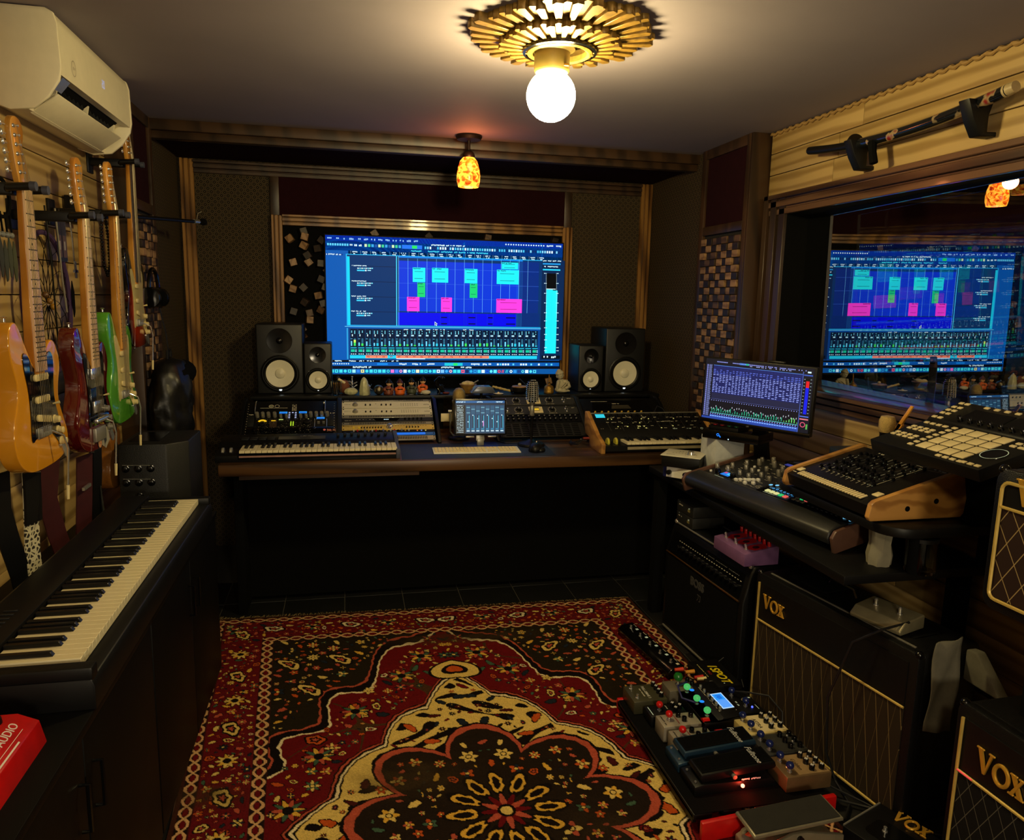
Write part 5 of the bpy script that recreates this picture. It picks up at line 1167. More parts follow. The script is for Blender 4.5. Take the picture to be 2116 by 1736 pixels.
part('mount', MB().box(-.02, -.04, -.05, .03, .04, .05), BLK, t, bev=.004); part('rod', MB().tube([(.0, 0, 0), (.06, .3, .015), (.265, .84, .048)], .0085, 10), BLK, t)
part('clip', MB().tube([(.262, .83, .048), (.276, .87, .05)], .011, 10), CHROME, t); part('tip', MB().ball((.29, .91, .054), .022, 10, 8, (.9, 1.2, .8)), BLKM, t)
part('wire', MB().tube([(.27, .86, .06), (.275, .87, .09), (.29, .88, .1)], .0015, 5), STEEL, t)
# straps
def strap(label, pts, w, m, parts=()):
    t = thing('guitar_strap', label, 'strap', pts[0]); P0 = Vector(pts[0]); part('band', MB().ribbon([tuple(Vector(q) - P0) for q in pts], (.25, 1, 0), w, .004), m, t)
    return t
STRP = mat('dark_red_leather_strap', rgb(60, 16, 20), .6)
PAT = mat('scroll_pattern_strap', rgb(190, 180, 150), .8); nt = PAT.node_tree; bb = nt.nodes['Principled BSDF']; tc = nt.nodes.new('ShaderNodeTexCoord'); vv = nt.nodes.new('ShaderNodeTexVoronoi'); vv.feature = 'DISTANCE_TO_EDGE'; vv.inputs['Scale'].default_value = 75
nt.links.new(tc.outputs['Object'], vv.inputs['Vector']); r_ = nt.nodes.new('ShaderNodeValToRGB'); r_.color_ramp.elements[0].position = .12; r_.color_ramp.elements[0].color = rgb(200, 192, 160); r_.color_ramp.elements[1].position = .2; r_.color_ramp.elements[1].color = rgb(30, 24, 18); nt.links.new(vv.outputs['Distance'], r_.inputs[0]); nt.links.new(r_.outputs[0], bb.inputs['Base Color'])
s_ = strap('wide black leather strap hanging from the yellow guitar', [(-.9, 2.13, 1.06), (-.9, 2.12, .96), (-.9, 2.16, .85), (-.9, 2.2, .76), (-.9, 2.215, .706)], .075, BLK)
s_ = strap('pale scroll patterned strap with a black leather end below the yellow guitar', [(-.87, 2.24, 1.04), (-.875, 2.245, .97), (-.885, 2.25, .8), (-.885, 2.26, .706)], .06, PAT)
part('leather_end', MB().ribbon([(.004, 0, -.0), (.0, .004, -.09), (-.004, .006, -.15)], (.25, 1, 0), .066, .007), BLK, s_)
strap('dark red strap swept across the planks between the yellow and red guitars', [(-.88, 2.42, 1.05), (-.905, 2.44, .9), (-.91, 2.5, .78), (-.905, 2.53, .706)], .085, STRP)
s_ = strap('straight dark red strap hanging under the dark red guitar', [(-.86, 2.64, 1.0), (-.87, 2.64, .85), (-.885, 2.65, .706)], .085, STRP)
part('buckle', MB().box(.0, -.045, -.11, .008, .02, -.1), CHROME, s_)
s_ = strap('black fringed strap hanging between the red and green guitars', [(-.88, 2.84, 1.05), (-.88, 2.82, .9), (-.885, 2.8, .78), (-.885, 2.79, .706)], .05, BLK)
for k in range(12): part('fringe', MB().tube([(.006, -.02 + .004 * k, -.2 - .02 * k), (.012, -.03 + .006 * k, -.34 - .012 * k)], .0022, 5), mat('fringe_%d' % k, rgb(20 + 7 * k, 20 + 7 * k, 18 + 6 * k), .7), s_)
# black bag, cap and cable at the far end of the wall
t = thing('gig_bag', 'black crumpled gig bag hanging at the far end of the guitar wall', 'bag', (-.82, 3.71, 1.22))
bg = MB().lathe([(0, .02), (.05, .0), (.09, -.06), (.1, -.2), (.09, -.4), (.05, -.5), (0, -.52)], n=18, sx=.8, sy=1.15)
import mathutils.noise as mno
bg = MB().lathe([(0, .02)] + [(.105 * (sin(pi * min(1, .12 + .95 * k / 30))) ** .6 + .01, -.53 * k / 30) for k in range(31)] + [(0, -.53)], n=36, sx=.8, sy=1.15)
for i, v in enumerate(bg.v):
    k = 1 + .35 * mno.noise(Vector((v[0] * 14, v[1] * 14, v[2] * 6))) + .25 * abs(mno.noise(Vector((v[0] * 30 + 5, v[1] * 30, v[2] * 12)))); bg.v[i] = (v[0] * k, v[1] * k, v[2])
part('bag', bg, mat('black_nylon', rgb(13, 13, 13), .4, bump=.8, bs=30), t, smooth=80); part('strap_loop', MB().tube([(0, -.03, 0), (0, -.03, .05), (0, .03, .05), (0, .03, 0)], .006, 6), BLK, t); part('flap', MB().ball((.03, .06, -.06), .09, 14, 10, (.8, 1.5, .7)), BLKM, t, smooth=80)
t = thing('headphones', 'black headphones hanging above the gig bag', 'headphones', (-.875, 3.73, 1.54))
part('headband', MB().tube([(0, .085 * cos(a), .1 * sin(a)) for a in [pi * k / 14 for k in range(15)]], .009, 8), BLKG, t)
for s in (-1, 1): part('ear_cup', MB().lathe([(0, -.02), (.045, -.018), (.05, 0), (.045, .02), (0, .022)], (0, s * .08, -.03), 20, 'y'), BLKG, t); 
part('cable', MB().tube([(0, .08, -.07), (.02, .1, -.2), (.03, .12, -.4), (.03, .125, -.5), (.03, .125, -.6)], .003, 6), CABLE, t); part('plug', MB().tube([(.03, .125, -.6), (.03, .125, -.645), (.03, .125, -.66)], [.006, .006, .003], 8), GOLD, t)

# ---- air conditioner
t = thing('air_conditioner', 'white wall air conditioner with an open louvre above the guitars', 'air conditioner', (XL, 2.55, 2.066)); t.scale = (1, 1, 1.17)
ACM = mat('ac_plastic', rgb(216, 206, 178), .35, var=.03)
body = MB().prism([(x, z) for x, z in ((0, .012), (0, .237), (.17, .237), (.19, .228), (.198, .205), (.2, .1), (.197, .086), (.16, .09), (.11, .055), (.1, .0), (.06, -.004))], .01, .74, 'y')
body.v = [(v[2], v[1], v[0]) for v in body.v]
part('body', body, ACM, t, smooth=50)
cp = MB().prism([(x, z) for x, z in ((0, .01), (0, .24), (.17, .24), (.192, .23), (.2, .206), (.203, .1), (.196, .07), (.165, .03), (.125, .0), (.06, -.008))], 0, .014, 'y'); cp.v = [(v[2], v[1], v[0]) for v in cp.v]
part('end_cap', cp, ACM, t, bev=.004); part('end_cap', cp.mesh('end_cap', ACM, .004), None, t, loc=(0, .736, 0))
part('slot', MB().hexa([(.115, .075, .058), (.115, .68, .058), (.163, .68, .0915), (.163, .075, .0915)], [(.118, .075, .054), (.118, .68, .054), (.166, .68, .0875), (.166, .075, .0875)]), BLKM, t)
part('louvre', MB().hexa([(.092, .06, -.004), (.092, .7, -.004), (.172, .7, .045), (.172, .06, .045)], [(.09, .06, .0), (.09, .7, .0), (.17, .7, .049), (.17, .06, .049)]), ACM, t, bev=.001)
for y in (.09, .37, .66): part('louvre_arm', MB().hexa([(.12, y, .02), (.12, y + .012, .02), (.15, y + .012, .036), (.15, y, .036)], [(.13, y, .06), (.13, y + .012, .06), (.16, y + .012, .08), (.16, y, .08)]), ACM, t)
for k in range(14): inst('vane', MB().hexa([(.125, 0, .058), (.125, .002, .058), (.15, .002, .076), (.15, 0, .076)], [(.13, 0, .045), (.13, .002, .045), (.155, .002, .064), (.155, 0, .064)]).mesh('vane', DKG), t, (0, .1 + .04 * k, 0))
p = Panel()
for i, seg in enumerate(('abged', 'abcdef')):
    x = .0 + .016 * i; sg = dict(a=(0, .02, .009, .0215), d=(0, 0, .009, .0015), g=(0, .01, .009, .0115), f=(0, .011, .0015, .02), e=(0, .001, .0015, .01), b=(.0075, .011, .009, .02), c=(.0075, .001, .009, .01))
    for s in seg: r = sg[s]; p.rect(x + r[0], r[1], x + r[2], r[3], rgb(170, 190, 255))
p.obj('temperature_display', LIT, t, M=frame((.2006, .4, .14), (0, 1, 0), (0, 0, 1)))
p = Panel(); p.ring(0, 0, .02, .002, rgb(150, 140, 120), n=20); p.scrib(-.013, -.004, .013, .004, rgb(150, 140, 120)); p.obj('badge', PRINT, t, M=frame((.2006, .12, .125), (0, 1, 0), (0, 0, 1)))
part('lamp_strip', MB().hexa([(.168, .03, .056), (.168, .09, .056), (.195, .09, .084), (.195, .03, .084)], [(.17, .03, .054), (.17, .09, .054), (.197, .09, .082), (.197, .03, .082)]), CHROME, t)

# ---- low cabinets along the left wall, digital piano, red box, speaker
CAB = mat('black_brown_cabinet', rgb(7, 6, 5), .5, spec=.15, var=.2, vs=4)
for i, (y0, y1) in enumerate(((-.1, .95), (.955, 1.99), (1.995, 2.97))):
    t = thing('low_cabinet', ('black low cabinet nearest the camera under the red box', 'middle black low cabinet under the near half of the piano', 'far black low cabinet under the far half of the piano')[i], 'cabinet', (-.98, y0, 0)); L = y1 - y0; D = .46
    part('carcass', MB().box(0, 0, .05, D - .02, L, .68), CAB, t); part('top', MB().box(0, 0, .68, D + .005, L, .70), CAB, t, bev=.002); part('plinth', MB().box(.03, .02, 0, D - .16, L - .02, .05), BLKM, t)
    for k in range(2):
        d_ = part('door', MB().box(D - .018, L * k / 2 + .003, .055, D, L * (k + 1) / 2 - .003, .675), CAB, t, bev=.002); part('handle', MB().tube([(D + .001, L / 2 + (.04 if k else -.04), .5), (D + .018, L / 2 + (.04 if k else -.04), .5), (D + .018, L / 2 + (.04 if k else -.04), .6), (D + .001, L / 2 + (.04 if k else -.04), .6)], .004, 6), BLKG, d_)
t = thing('digital_piano', 'long black digital piano with ivory keys on the low cabinets', 'piano', (-.84, 1.53, .70)); PL = 1.325
part('case', MB().prism([(0, .0), (.0, .085), (.02, .1), (.115, .1), (.118, .07), (.30, .07), (.325, .066), (.33, .05), (.33, 0)], 0, PL, 'y').xf(Matrix(((0, 0, 1, 0), (0, 1, 0, 0), (1, 0, 0, 0), (0, 0, 0, 1)))), BLK, t, bev=.003)
for y in (0, PL - .035): part('end_block', MB().box(.11, y, .06, .327, y + .035, .092), BLK, t, bev=.006)
part('felt_strip', MB().box(.117, .035, .07, .121, PL - .035, .099), BLKM, t)
KF = frame((.292, .045, .092), (0, 1, 0), (-1, 0, 0)); piano_keys = bpy.data.objects.new('keyboard', None); COL.objects.link(piano_keys); piano_keys.parent = t; piano_keys.matrix_local = KF
keyset(piano_keys, 52, 1.235 / 52, .168, 0, 0, 0, .66, .02, 5)
bt = MB().box(0, 0, 0, .03, .006, .003).mesh('button', DKG, .001)
for i in range(9): inst('button', bt, t, (.05, .12 + .022 * i, .1))
p = Panel()
for i in range(9): p.rect(.05, .128 + .022 * i, .078, .1295 + .022 * i, rgb(190, 190, 185))
p.obj('print', PRINT, t, loc=(0, 0, .1004))
t = thing('red_audio_box', 'red metal audio box with black knobs at the left edge of the picture', 'audio box', (-.80, 1.17, .70))
RB_ = part('case', MB().prism([(0, 0), (.0, .062), (.19, .062), (.225, .045), (.235, .0)], 0, .26, 'y').xf(Matrix(((0, 0, 1, 0), (0, 1, 0, 0), (1, 0, 0, 0), (0, 0, 0, 1)))), mat('red_enamel', rgb(190, 10, 12), .35), t, bev=.002)
kb = knob_mesh(.011, .012, BLK)
for x, y in ((.166, .228), (.155, .18), (.145, .13), (.1, .2)): inst('knob', kb, t, (x, y, .062))
text('SOLOAUDIO', WHITE, t, frame((.198, .165, .0585), (0, 1, 0), (-.9, 0, .43)), .022, .0003)
p = Panel(); p.rect(-.1, -.0165, .055, -.0155, rgb(230, 220, 210)); p.rect(-.1, -.026, .02, -.023, rgb(230, 220, 210)); p.obj('print', PRINT, t, M=frame((.198, .165, .0587), (0, 1, 0), (-.9, 0, .43)))
t = thing('stage_speaker', 'black powered stage speaker with chamfered corners beyond the piano', 'speaker', (-.8, 3.2, 0))
oc = [(-.075, -.16), (.1, -.16), (.17, -.09), (.17, .15), (-.075, .15)]
part('cabinet', MB().prism(oc, .35, .955), mat('speaker_black', rgb(11, 12, 13), .5, bump=.5, bs=300), t, bev=.006); part('stand', MB().prism([(-.07, -.12), (.14, -.12), (.14, .13), (-.07, .13)], 0, .35), BLKM, t)
kb = knob_mesh(.012, .016, BLKG, skirt=.003)
for j in range(3):
    for i in range(3 if j < 2 else 1): inst('knob', kb, t, M=TR((-.05 + .045 * (i + (1 if j == 2 else 0)), -.16, .86 - .055 * j)) @ RXm(radians(90)))
for j in range(2): part('chrome_trim', MB().tube([(-.06, -.163, .875 - .055 * j), (.04, -.163, .872 - .055 * j)], .0016, 5), CHROME, t)
part('top_recess', MB().prism([(-.05, -.1), (.06, -.1), (.06, .1), (-.05, .1)], .955, .957), BLKG, t)
# ================================================================== RIGHT: SWORD ON THE WALL
t = thing('sheathed_sword', 'long black sheathed sword lying across two wall brackets above the window', 'sword', (1.93, 2.45, 2.165))
def arc(y): return .035 * (y / .5) ** 2 - .0
SHM = mat('painted_sheath', rgb(26, 30, 36), .12, coat=.6); nt = SHM.node_tree; bb = nt.nodes['Principled BSDF']; tc = nt.nodes.new('ShaderNodeTexCoord'); v = nt.nodes.new('ShaderNodeTexNoise'); v.inputs['Scale'].default_value = 16; nt.links.new(tc.outputs['Object'], v.inputs['Vector'])
r_ = nt.nodes.new('ShaderNodeValToRGB'); e = r_.color_ramp.elements; e[0].position = .56; e[0].color = rgb(18, 20, 22); e[1].position = .6; e[1].color = rgb(150, 130, 96); x_ = e.new(.68); x_.color = rgb(130, 40, 36); nt.links.new(v.outputs['Fac'], r_.inputs[0]); nt.links.new(r_.outputs[0], bb.inputs['Base Color'])
ys = [.2 - .68 * i / 14 for i in range(15)]
part('sheath', MB().tube([(0, y, arc(y) - .012) for y in ys], .019, 12), SHM, t)
part('sheath_tip', MB().tube([(0, -.47, arc(-.47) - .012), (0, -.505, arc(-.505) - .012)], [.0195, .017], 12), mat('bone', rgb(170, 150, 110), .4), t)
part('grip', MB().tube([(0, .22 + .29 * i / 6, arc(.22 + .29 * i / 6) - .012) for i in range(7)], [.017, .0165, .016, .016, .0165, .017, .016], 12), BLK, t); part('guard', MB().lathe([(0, -.005), (.036, -.005), (.038, 0), (.036, .005), (0, .005)], (0, .21, -.004), 22, 'y'), BRZ, t)
part('knot', MB().tube([(-.016, .09, -.02), (-.018, .08, -.06), (-.016, .07, -.1)], [.016, .014, .015], 8), CLOTHB, t)
for nm, y in (('far', .2), ('near', -.36)):
    b = thing('sword_bracket', 'black curved wall bracket under the %s' % ('handle end of the sword' if nm == 'far' else 'tip end of the sword'), 'bracket', (XR, 2.45 + y, 2.165 + arc(y)))
    part('arm', MB().prism([(-.115, 0.0), (-.02, 0.0), (-.034, -.045), (-.034, -.095), (.03, -.092), (.03, -.028), (.05, -.028), (.05, -.1), (.03, -.108), (-.06, -.108), (-.09, -.06)], -.022, .022, 'y').xf(Matrix(((0, 0, 1, 0), (0, 1, 0, 0), (1, 0, 0, 0), (0, 0, 0, 1)))), BLK, b, bev=.003)

# ================================================================== RIGHT TABLE AND WHAT STANDS ON IT
TZ = .74
t = thing('side_table', 'long black side table along the plank wall under the mixing console', 'table', (1.44, 1.85, 0))
part('tabletop', MB().box(0, 0, TZ - .03, .53, 1.5, TZ), BLK, t, bev=.004)
for x, y in ((.45, .04), (.45, 1.42), (.02, 1.42)): part('leg', MB().box(x, y, 0, x + .05, y + .05, TZ - .03), BLKM, t)
# console
CF = frame((1.415, 2.87, .775), (.157, -.988, 0), (.988, .157, .2)); CL_, CD = .83, .37
t = thing('mixing_console', 'long low black mixing console with a padded armrest and silver knobs', 'mixer', M=CF)
part('body', MB().prism([(.02, -.03), (.0, .015), (.07, .03), (CD, .03), (CD, -.03)], 0, CL_, 'x'), DKG, t, bev=.003)
part('armrest', MB().prism([(-.012, -.012), (-.022, .012), (-.012, .034), (.02, .046), (.055, .046), (.078, .036), (.08, .02), (.06, -.012)], .008, CL_ - .008, 'x'), mat('padded_vinyl', rgb(30, 30, 30), .42, bump=.25, bs=500), t, bev=.008, seg=3)
for x in (-.012, CL_): part('end_cheek', MB().prism([(-.015, -.035), (-.02, .02), (.0, .04), (.07, .042), (CD + .006, .042), (CD + .006, -.035)], x, x + .014, 'x'), mat('mahogany_cheek_%d' % int(x * 100), rgb(90, 62, 50), .4), t, bev=.002)
zt = .03
r7 = random.Random(9); p = Panel(); l = Panel(.0004)
KT = knob_mesh(.0095, .026, STEEL); KM = knob_mesh(.0085, .018, STEEL)
lay = [(.03, .14), (.055, .2), (.075, .26), (.09, .15), (.09, .33), (.12, .22), (.12, .29), (.155, .16), (.17, .21), (.15, .34), (.2, .26), (.21, .16), (.19, .31), (.24, .2), (.25, .3), (.285, .25), (.3, .33), (.3, .19)]
for i, (x, y) in enumerate(lay): inst('knob', KT if i % 3 == 0 else KM, t, (x, y, zt))
for x, y in ((.03, .105), (.06, .165), (.13, .255), (.18, .235), (.22, .33), (.26, .165), (.31, .285)): inst('button', knob_mesh(.006, .006, WHITE, 'button'), t, (x, y, zt))
for x in (.07, .17): inst('knob', knob_mesh(.013, .02, BLKG), t, (x, .112, zt))
part('display', MB().box(.09, .1, zt, .15, .14, zt + .003), BLKG, t); l.rect(.093, .103, .147, .137, rgb(16, 120, 226)); l.rect(.12, .115, .146, .134, rgb(70, 200, 250), 1); l.rect(.096, .124, .11, .135, rgb(230, 60, 90), 1)
part('side_display', MB().box(.2, .345, zt, .26, .37, zt + .002), BLKG, t); l.rect(.203, .348, .257, .367, rgb(50, 56, 130))
fc = MB().box(-.008, -.005, 0, .008, .005, .011).mesh('fader', WHITE, .001)
for i in range(9): inst('fader', fc, t, (.205 + .014 * (i % 5) + .04 * (i // 5), .1 + .012 * (i % 4) + .02 * (i // 5), zt))
for i in range(60): a = (r7.uniform(.02, .34), r7.uniform(.095, .36)); p.scrib(a[0], a[1], a[0] + r7.uniform(.01, .03), a[1] + .003, pl, 0)
part('lit_panel', MB().box(.345, .085, zt, .8, .2, zt + .004), BLKG, t, bev=.001)
BTN = [rgb(230, 226, 150)] * 3 + [rgb(40, 200, 110), rgb(240, 100, 90)]
sq = MB().box(-.0085, -.0085, 0, .0085, .0085, .004)
for i, c in enumerate(BTN): inst('button', sq.mesh('button', glow('lit_button_%d' % i, c, .9), .001), t, (.39 + .024 * i, .105, zt + .004))
for i in range(6): l.disc(.392 + .02 * i, .132, .0055, rgb(80, 180, 250), 9, 10); l.disc(.392 + .02 * i, .132, .003, rgb(20, 40, 80), 10, 8)
for i in range(2): l.disc(.355 + .022 * i, .15 + .012 * i, .008, rgb(120, 205, 250), 9, 12)
for i in range(6): inst('button', sq.mesh('button', (glow('lit_green', rgb(40, 200, 110), .9), glow('lit_coral', rgb(240, 100, 90), .9), mat('dim_key_%d' % i, rgb(110, 104, 90), .5))[0 if i == 4 else 1 if i == 5 else 2], .001), t, (.525 + .022 * (i % 3), .11 + .02 * (i // 3), zt + .004), scale=.8)
l.ring(.585, .17, .009, .004, rgb(110, 200, 250), 9, 12)
for i in range(5): x, y = ((0, 0), (.014, .009), (-.014, -.009), (.014, -.011), (-.014, .011))[i]; l.ring(.79 + x, .11 + y, .006, .003, rgb(120, 205, 250), 9, 8)
for i in range(2): l.ring(.79 + .012 * i, .16 + .006 * i, .006, .003, rgb(120, 205, 250), 9, 8)
inst('jog_wheel', MB().lathe([(0, 0), (.034, 0), (.034, .012), (.03, .016), (0, .016)], n=28).mesh('jog_wheel', BLKG), t, (.43, .2, zt)); l.ring(.43, .2, .037, .0025, rgb(190, 200, 210), 2, 24)
for i in range(8):
    for k in range(3): p.scrib(.6 + .022 * i, .1 + .022 * k, .612 + .022 * i, .104 + .022 * k, rgb(120, 124, 130), 18)
p.scrib(.08, .084, .14, .089, wh, 0); p.scrib(.38, .086, .45, .09, wh, 18); p.scrib(.66, .083, .72, .087, wh, 0)
p.obj('print', PRINT, t, loc=(0, 0, zt + .0004)); l.obj('lit_marks', LIT, t, loc=(0, 0, zt + .0035))
# silver topped box on a small preamp
t = thing('small_preamp', 'little blue ended preamp with a white face and two black knobs', 'preamp', (1.49, 3.075, TZ), radians(-50))
part('case', MB().box(-.07, -.06, .01, .07, .08, .062), mat('deep_blue_case', rgb(24, 30, 80), .4), t, bev=.003); part('faceplate', MB().box(-.05, -.064, .013, .07, -.058, .06), WHITE, t)
for x in (-.035, .045, .06): part('knob', MB().cyl((x, -.064, .036), .011, -.014, 14, 'y'), BLK, t)
t = thing('monitor_controller', 'box with a flat silver top and one knob on the corner of the table', 'controller', (1.49, 3.07, TZ + .064), radians(-38))
part('case', MB().box(-.085, -.075, 0, .085, .075, .05), BLK, t, bev=.002); part('top_plate', MB().box(-.09, -.08, .05, .09, .08, .054), SILVER, t, bev=.001)
inst('knob', knob_mesh(.017, .016, CHROME, skirt=.002), t, (.035, -.02, .054)); p = Panel()
for k in range(9): p.disc(.035 + .026 * cos(k * .55), -.02 + .026 * sin(k * .55), .0025, dk_, 0, 8)
for k in range(5): p.disc(-.04 + .014 * k, .035, .004, (rgb(230, 220, 120) if k == 0 else rgb(90, 84, 70)), 0, 10); p.disc(-.05 + .014 * k, .0, .0035, rgb(90, 84, 70), 0, 10)
p.scrib(-.075, -.05, -.03, -.044, dk_); p.obj('print', PRINT, t, loc=(0, 0, .0543))
# second screen
MF = frame((1.527, 3.01, 1.033), (.286, -.394, -.012), (0, 0, 1)); MW, MH = .487, .272
t = thing('computer_monitor', 'black framed computer monitor with a dense dark blue mixer page', 'monitor', M=MF)
part('casing', MB().box(0, -.012, -.03, MW, MH + .002, -.001), BLK, t, bev=.004); part('bottom_lip', MB().box(0, -.012, -.003, MW, .004, .003), BLKG, t, bev=.001)
part('neck', MB().hexa([(MW / 2 - .03, -.285, -.2), (MW / 2 + .03, -.285, -.2), (MW / 2 + .03, -.285, -.17), (MW / 2 - .03, -.285, -.17)], [(MW / 2 - .03, .1, -.06), (MW / 2 + .03, .1, -.06), (MW / 2 + .03, .1, -.03), (MW / 2 - .03, .1, -.03)]), BLK, t); part('foot', MB().box(MW / 2 - .1, -.292, -.24, MW / 2 + .1, -.28, -.14), BLK, t, bev=.003)
part('camera_bump', MB().box(MW * .58, MH, -.028, MW * .72, MH + .012, -.008), BLK, t, bev=.005)
p = Panel(.0002); x0, y0, x1, y1 = .007, .005, MW - .009, MH - .004; a_, b_ = x1 - x0, y1 - y0
def MRt(a, b, c, d, col, lay=1): p.rect(x0 + a * a_, y1 - d * b_, x0 + c * a_, y1 - b * b_, col, lay)
lil = rgb(150, 160, 250); dkb = rgb(26, 28, 52)
p.rect(x0, y0, x1, y1, rgb(16, 18, 32)); MRt(.08, .1, .905, .56, rgb(28, 36, 100)); MRt(.08, .56, .905, .66, rgb(34, 36, 66)); MRt(.0, .965, .905, 1, rgb(40, 70, 160)); MRt(.08, .93, .905, .965, rgb(60, 90, 200))
for i in range(52): MRt(.015, .1 + .0165 * i, .028, .109 + .0165 * i, lil, 2); MRt(.035, .1 + .0165 * i, .06 + .01 * r7.random(), .109 + .0165 * i, rgb(120, 130, 190), 2)
for i in range(70):
    if r7.random() < .8: MRt(.11 + .0118 * i, .035, .118 + .0118 * i, .05, lil, 2)
    if r7.random() < .5 and 25 < i < 60: MRt(.11 + .0118 * i, .06, .118 + .0118 * i, .072, rgb(180, 190, 255), 2)
MRt(.33, .028, .42, .058, rgb(50, 120, 210), 2); MRt(.39, .032, .415, .055, rgb(40, 190, 120), 3); MRt(.08, .098, .905, .106, rgb(80, 130, 220), 2)
for j in range(14):
    MRt(.08, .16 + .028 * j, .905, .163 + .028 * j, rgb(16, 18, 40), 2)
    for i in range(26):
        if r7.random() < .9: MRt(.083 + .0316 * i, .168 + .028 * j, .083 + .0316 * i + .012 + .013 * r7.random(), .18 + .028 * j, rgb(150, 165, 250) if j > 2 else rgb(90, 110, 220), 3)
for i in range(27): MRt(.08 + .0316 * i, .106, .0812 + .0316 * i, .56, rgb(16, 18, 46), 4)
MRt(.08, .66, .905, .93, rgb(14, 14, 26), 1); MRt(.08, .66, .905, .664, rgb(90, 100, 170), 2)
for i in range(36):
    x = .084 + .0228 * i; MRt(x, .68, x + .008, .69, lil, 3); h = r7.uniform(.02, .1); MRt(x + .004, .72 + h, x + .009, .745 + h, rgb(210, 215, 230), 3)
    g = r7.uniform(.01, .08); MRt(x + .011, .87 - g, x + .019, .87, rgb(110, 225, 110) if i > 29 else rgb(40, 170, 130), 3); MRt(x, .885, x + .02, .897, rgb(90, 190, 190), 3); MRt(x, .905, x + .01, .92, lil, 3); MRt(x, .94, x + .016, .955, rgb(140, 190, 250), 3)
MRt(.905, .06, .912, 1, rgb(70, 90, 170), 1); MRt(.935, .16, .975, .3, rgb(10, 10, 14), 2); MRt(.94, .2, .968, .3, rgb(230, 30, 40), 3); MRt(.94, .3, .968, .71, rgb(16, 30, 230), 3)
for i in range(11): MRt(.92, .17 + .052 * i, .932, .174 + .052 * i, wh, 3); MRt(.975, .17 + .052 * i, .987, .174 + .052 * i, wh, 3)
MRt(.915, .1, .99, .12, rgb(60, 90, 180), 2); MRt(.915, .78, .99, .8, rgb(230, 120, 130), 2); MRt(.915, .74, .99, .755, rgb(90, 120, 230), 2); p.ring(x0 + .947 * a_, y1 - .875 * b_, .011, .003, rgb(230, 90, 120), 3, 14); MRt(.975, .86, .99, .94, rgb(90, 170, 80), 3); MRt(.945, .05, .975, .075, wh, 3)
p.obj('screen', LIT, t, loc=(0, 0, .0004))
text('LG', mat('grey_letters', rgb(130, 130, 130), .5), t, TR((MW * .46, -.0045, .0034)), .009, .0001)
tag(part('white_box', MB().box(1.58, 2.95, TZ, 1.72, 3.09, .945), mat('white_card', rgb(176, 178, 176), .7), bev=.002), 'plain white box under the small drives and the monitor', 'box')
t = thing('drive_box', 'flat black drive box with a small blue light under the monitor', 'drive', (1.68, 2.945, .945), radians(-54))
part('case', MB().box(-.13, -.08, 0, .13, .08, .042), BLKG, t, bev=.003); p = Panel(); p.ring(-.055, .022, .007, .0035, rgb(30, 130, 255), n=10); p.poly([(-.05, .018), (-.044, .01), (-.04, .014), (-.047, .021)], rgb(30, 130, 255)); p.disc(-.005, .008, .003, wh); p.obj('lit_mark', LIT, t, M=frame((0, -.0804, 0), (1, 0, 0), (0, 0, 1)))
t = thing('pedal_controller', 'small black box with red and green lit buttons on the drive box', 'controller', (1.645, 2.965, .987), radians(-54))
part('case', MB().box(-.07, -.055, 0, .07, .055, .018), BLK, t, bev=.003)
for i in range(8): part('button', MB().cyl((-.05 + .033 * (i % 4), -.03 + .04 * (i // 4), .018), .009, .004, 12), (REDP, mat('dull_green_%d' % i, rgb(30, 120, 70), .4))[(i // 2) % 2], t)
tag(part('power_brick', MB().box(1.83, 2.6, TZ, 1.95, 2.8, .875), BLK, bev=.004), 'plain black power box behind the mixing console', 'box')
part('lid', MB().box(1.845, 2.62, .875, 1.94, 2.76, .878), mat('blue_grey_lid', rgb(56, 58, 84), .4), bpy.data.objects['power_brick'])

# wooden cheeked synth on a round cornered platform
t = thing('equipment_platform', 'black round cornered platform carrying the slider synth', 'stand', (1.77, 2.12, TZ))
part('board', MB().prism(rrect(.45, .66, .09, 6), .125, .155), BLK, t, bev=.004)
for x, y in ((.17, -.26), (.17, .28), (-.1, -.28), (.17, 0)): part('leg', MB().cyl((x, y, 0), .02, .125, 12), BLKM, t)
SYF = frame((1.525, 2.33, .90), (0, -1, 0), (1, 0, 0)); SW = .46
t = thing('slider_synth', 'black analogue synth full of sliders between two oiled wood cheeks', 'synthesizer', M=SYF)
ck = [(.0, .0), (-.008, .012), (0.0, .052), (.012, .062), (.3, .145), (.318, .14), (.335, .06), (.33, .012), (.32, 0)]
for i, x in enumerate((-.002, SW - .018)): 
    c_ = part('wood_cheek', MB().prism(ck, x, x + .02, 'x'), CHEEK, t, bev=.003)
    for y, z in ((.125, .035), (.225, .055)): part('screw', MB().cyl((x + (.02 if i else 0), y, z), .0085, .001 if i else -.001, 16, 'x'), BLKM, t)
part('body', MB().prism([(.012, .006), (.0, .045), (.03, .058), (.305, .134), (.315, .02)], .018, SW - .018, 'x'), BLK, t)
FSY = frame((.018, .03, .0585), (1, 0, 0), (0, .275, .076)); FW_, FH_ = SW - .036, .285
p = Panel()
key_ = MB().box(-.0046, .0, 0, .0046, .028, .004).mesh('key', CREAM, .001)
for i in range(25): inst('key', key_, t, M=FSY @ TR((.05 + .0135 * i, -.022, .0)))
inst('button', MB().box(-.012, -.012, 0, .012, .012, .005).mesh('button', CREAM, .002), t, M=FSY @ TR((.022, .01, 0))); inst('button', MB().box(-.014, -.013, 0, .014, .013, .005).mesh('button', CREAM, .002), t, M=FSY @ TR((FW_ - .03, .03, 0)))
p.rect(.01, -.016, .03, -.012, pl)
cap_ = MB().box(-.0045, -.004, 0, .0045, .004, .011).mesh('slider', BLKG, .001)
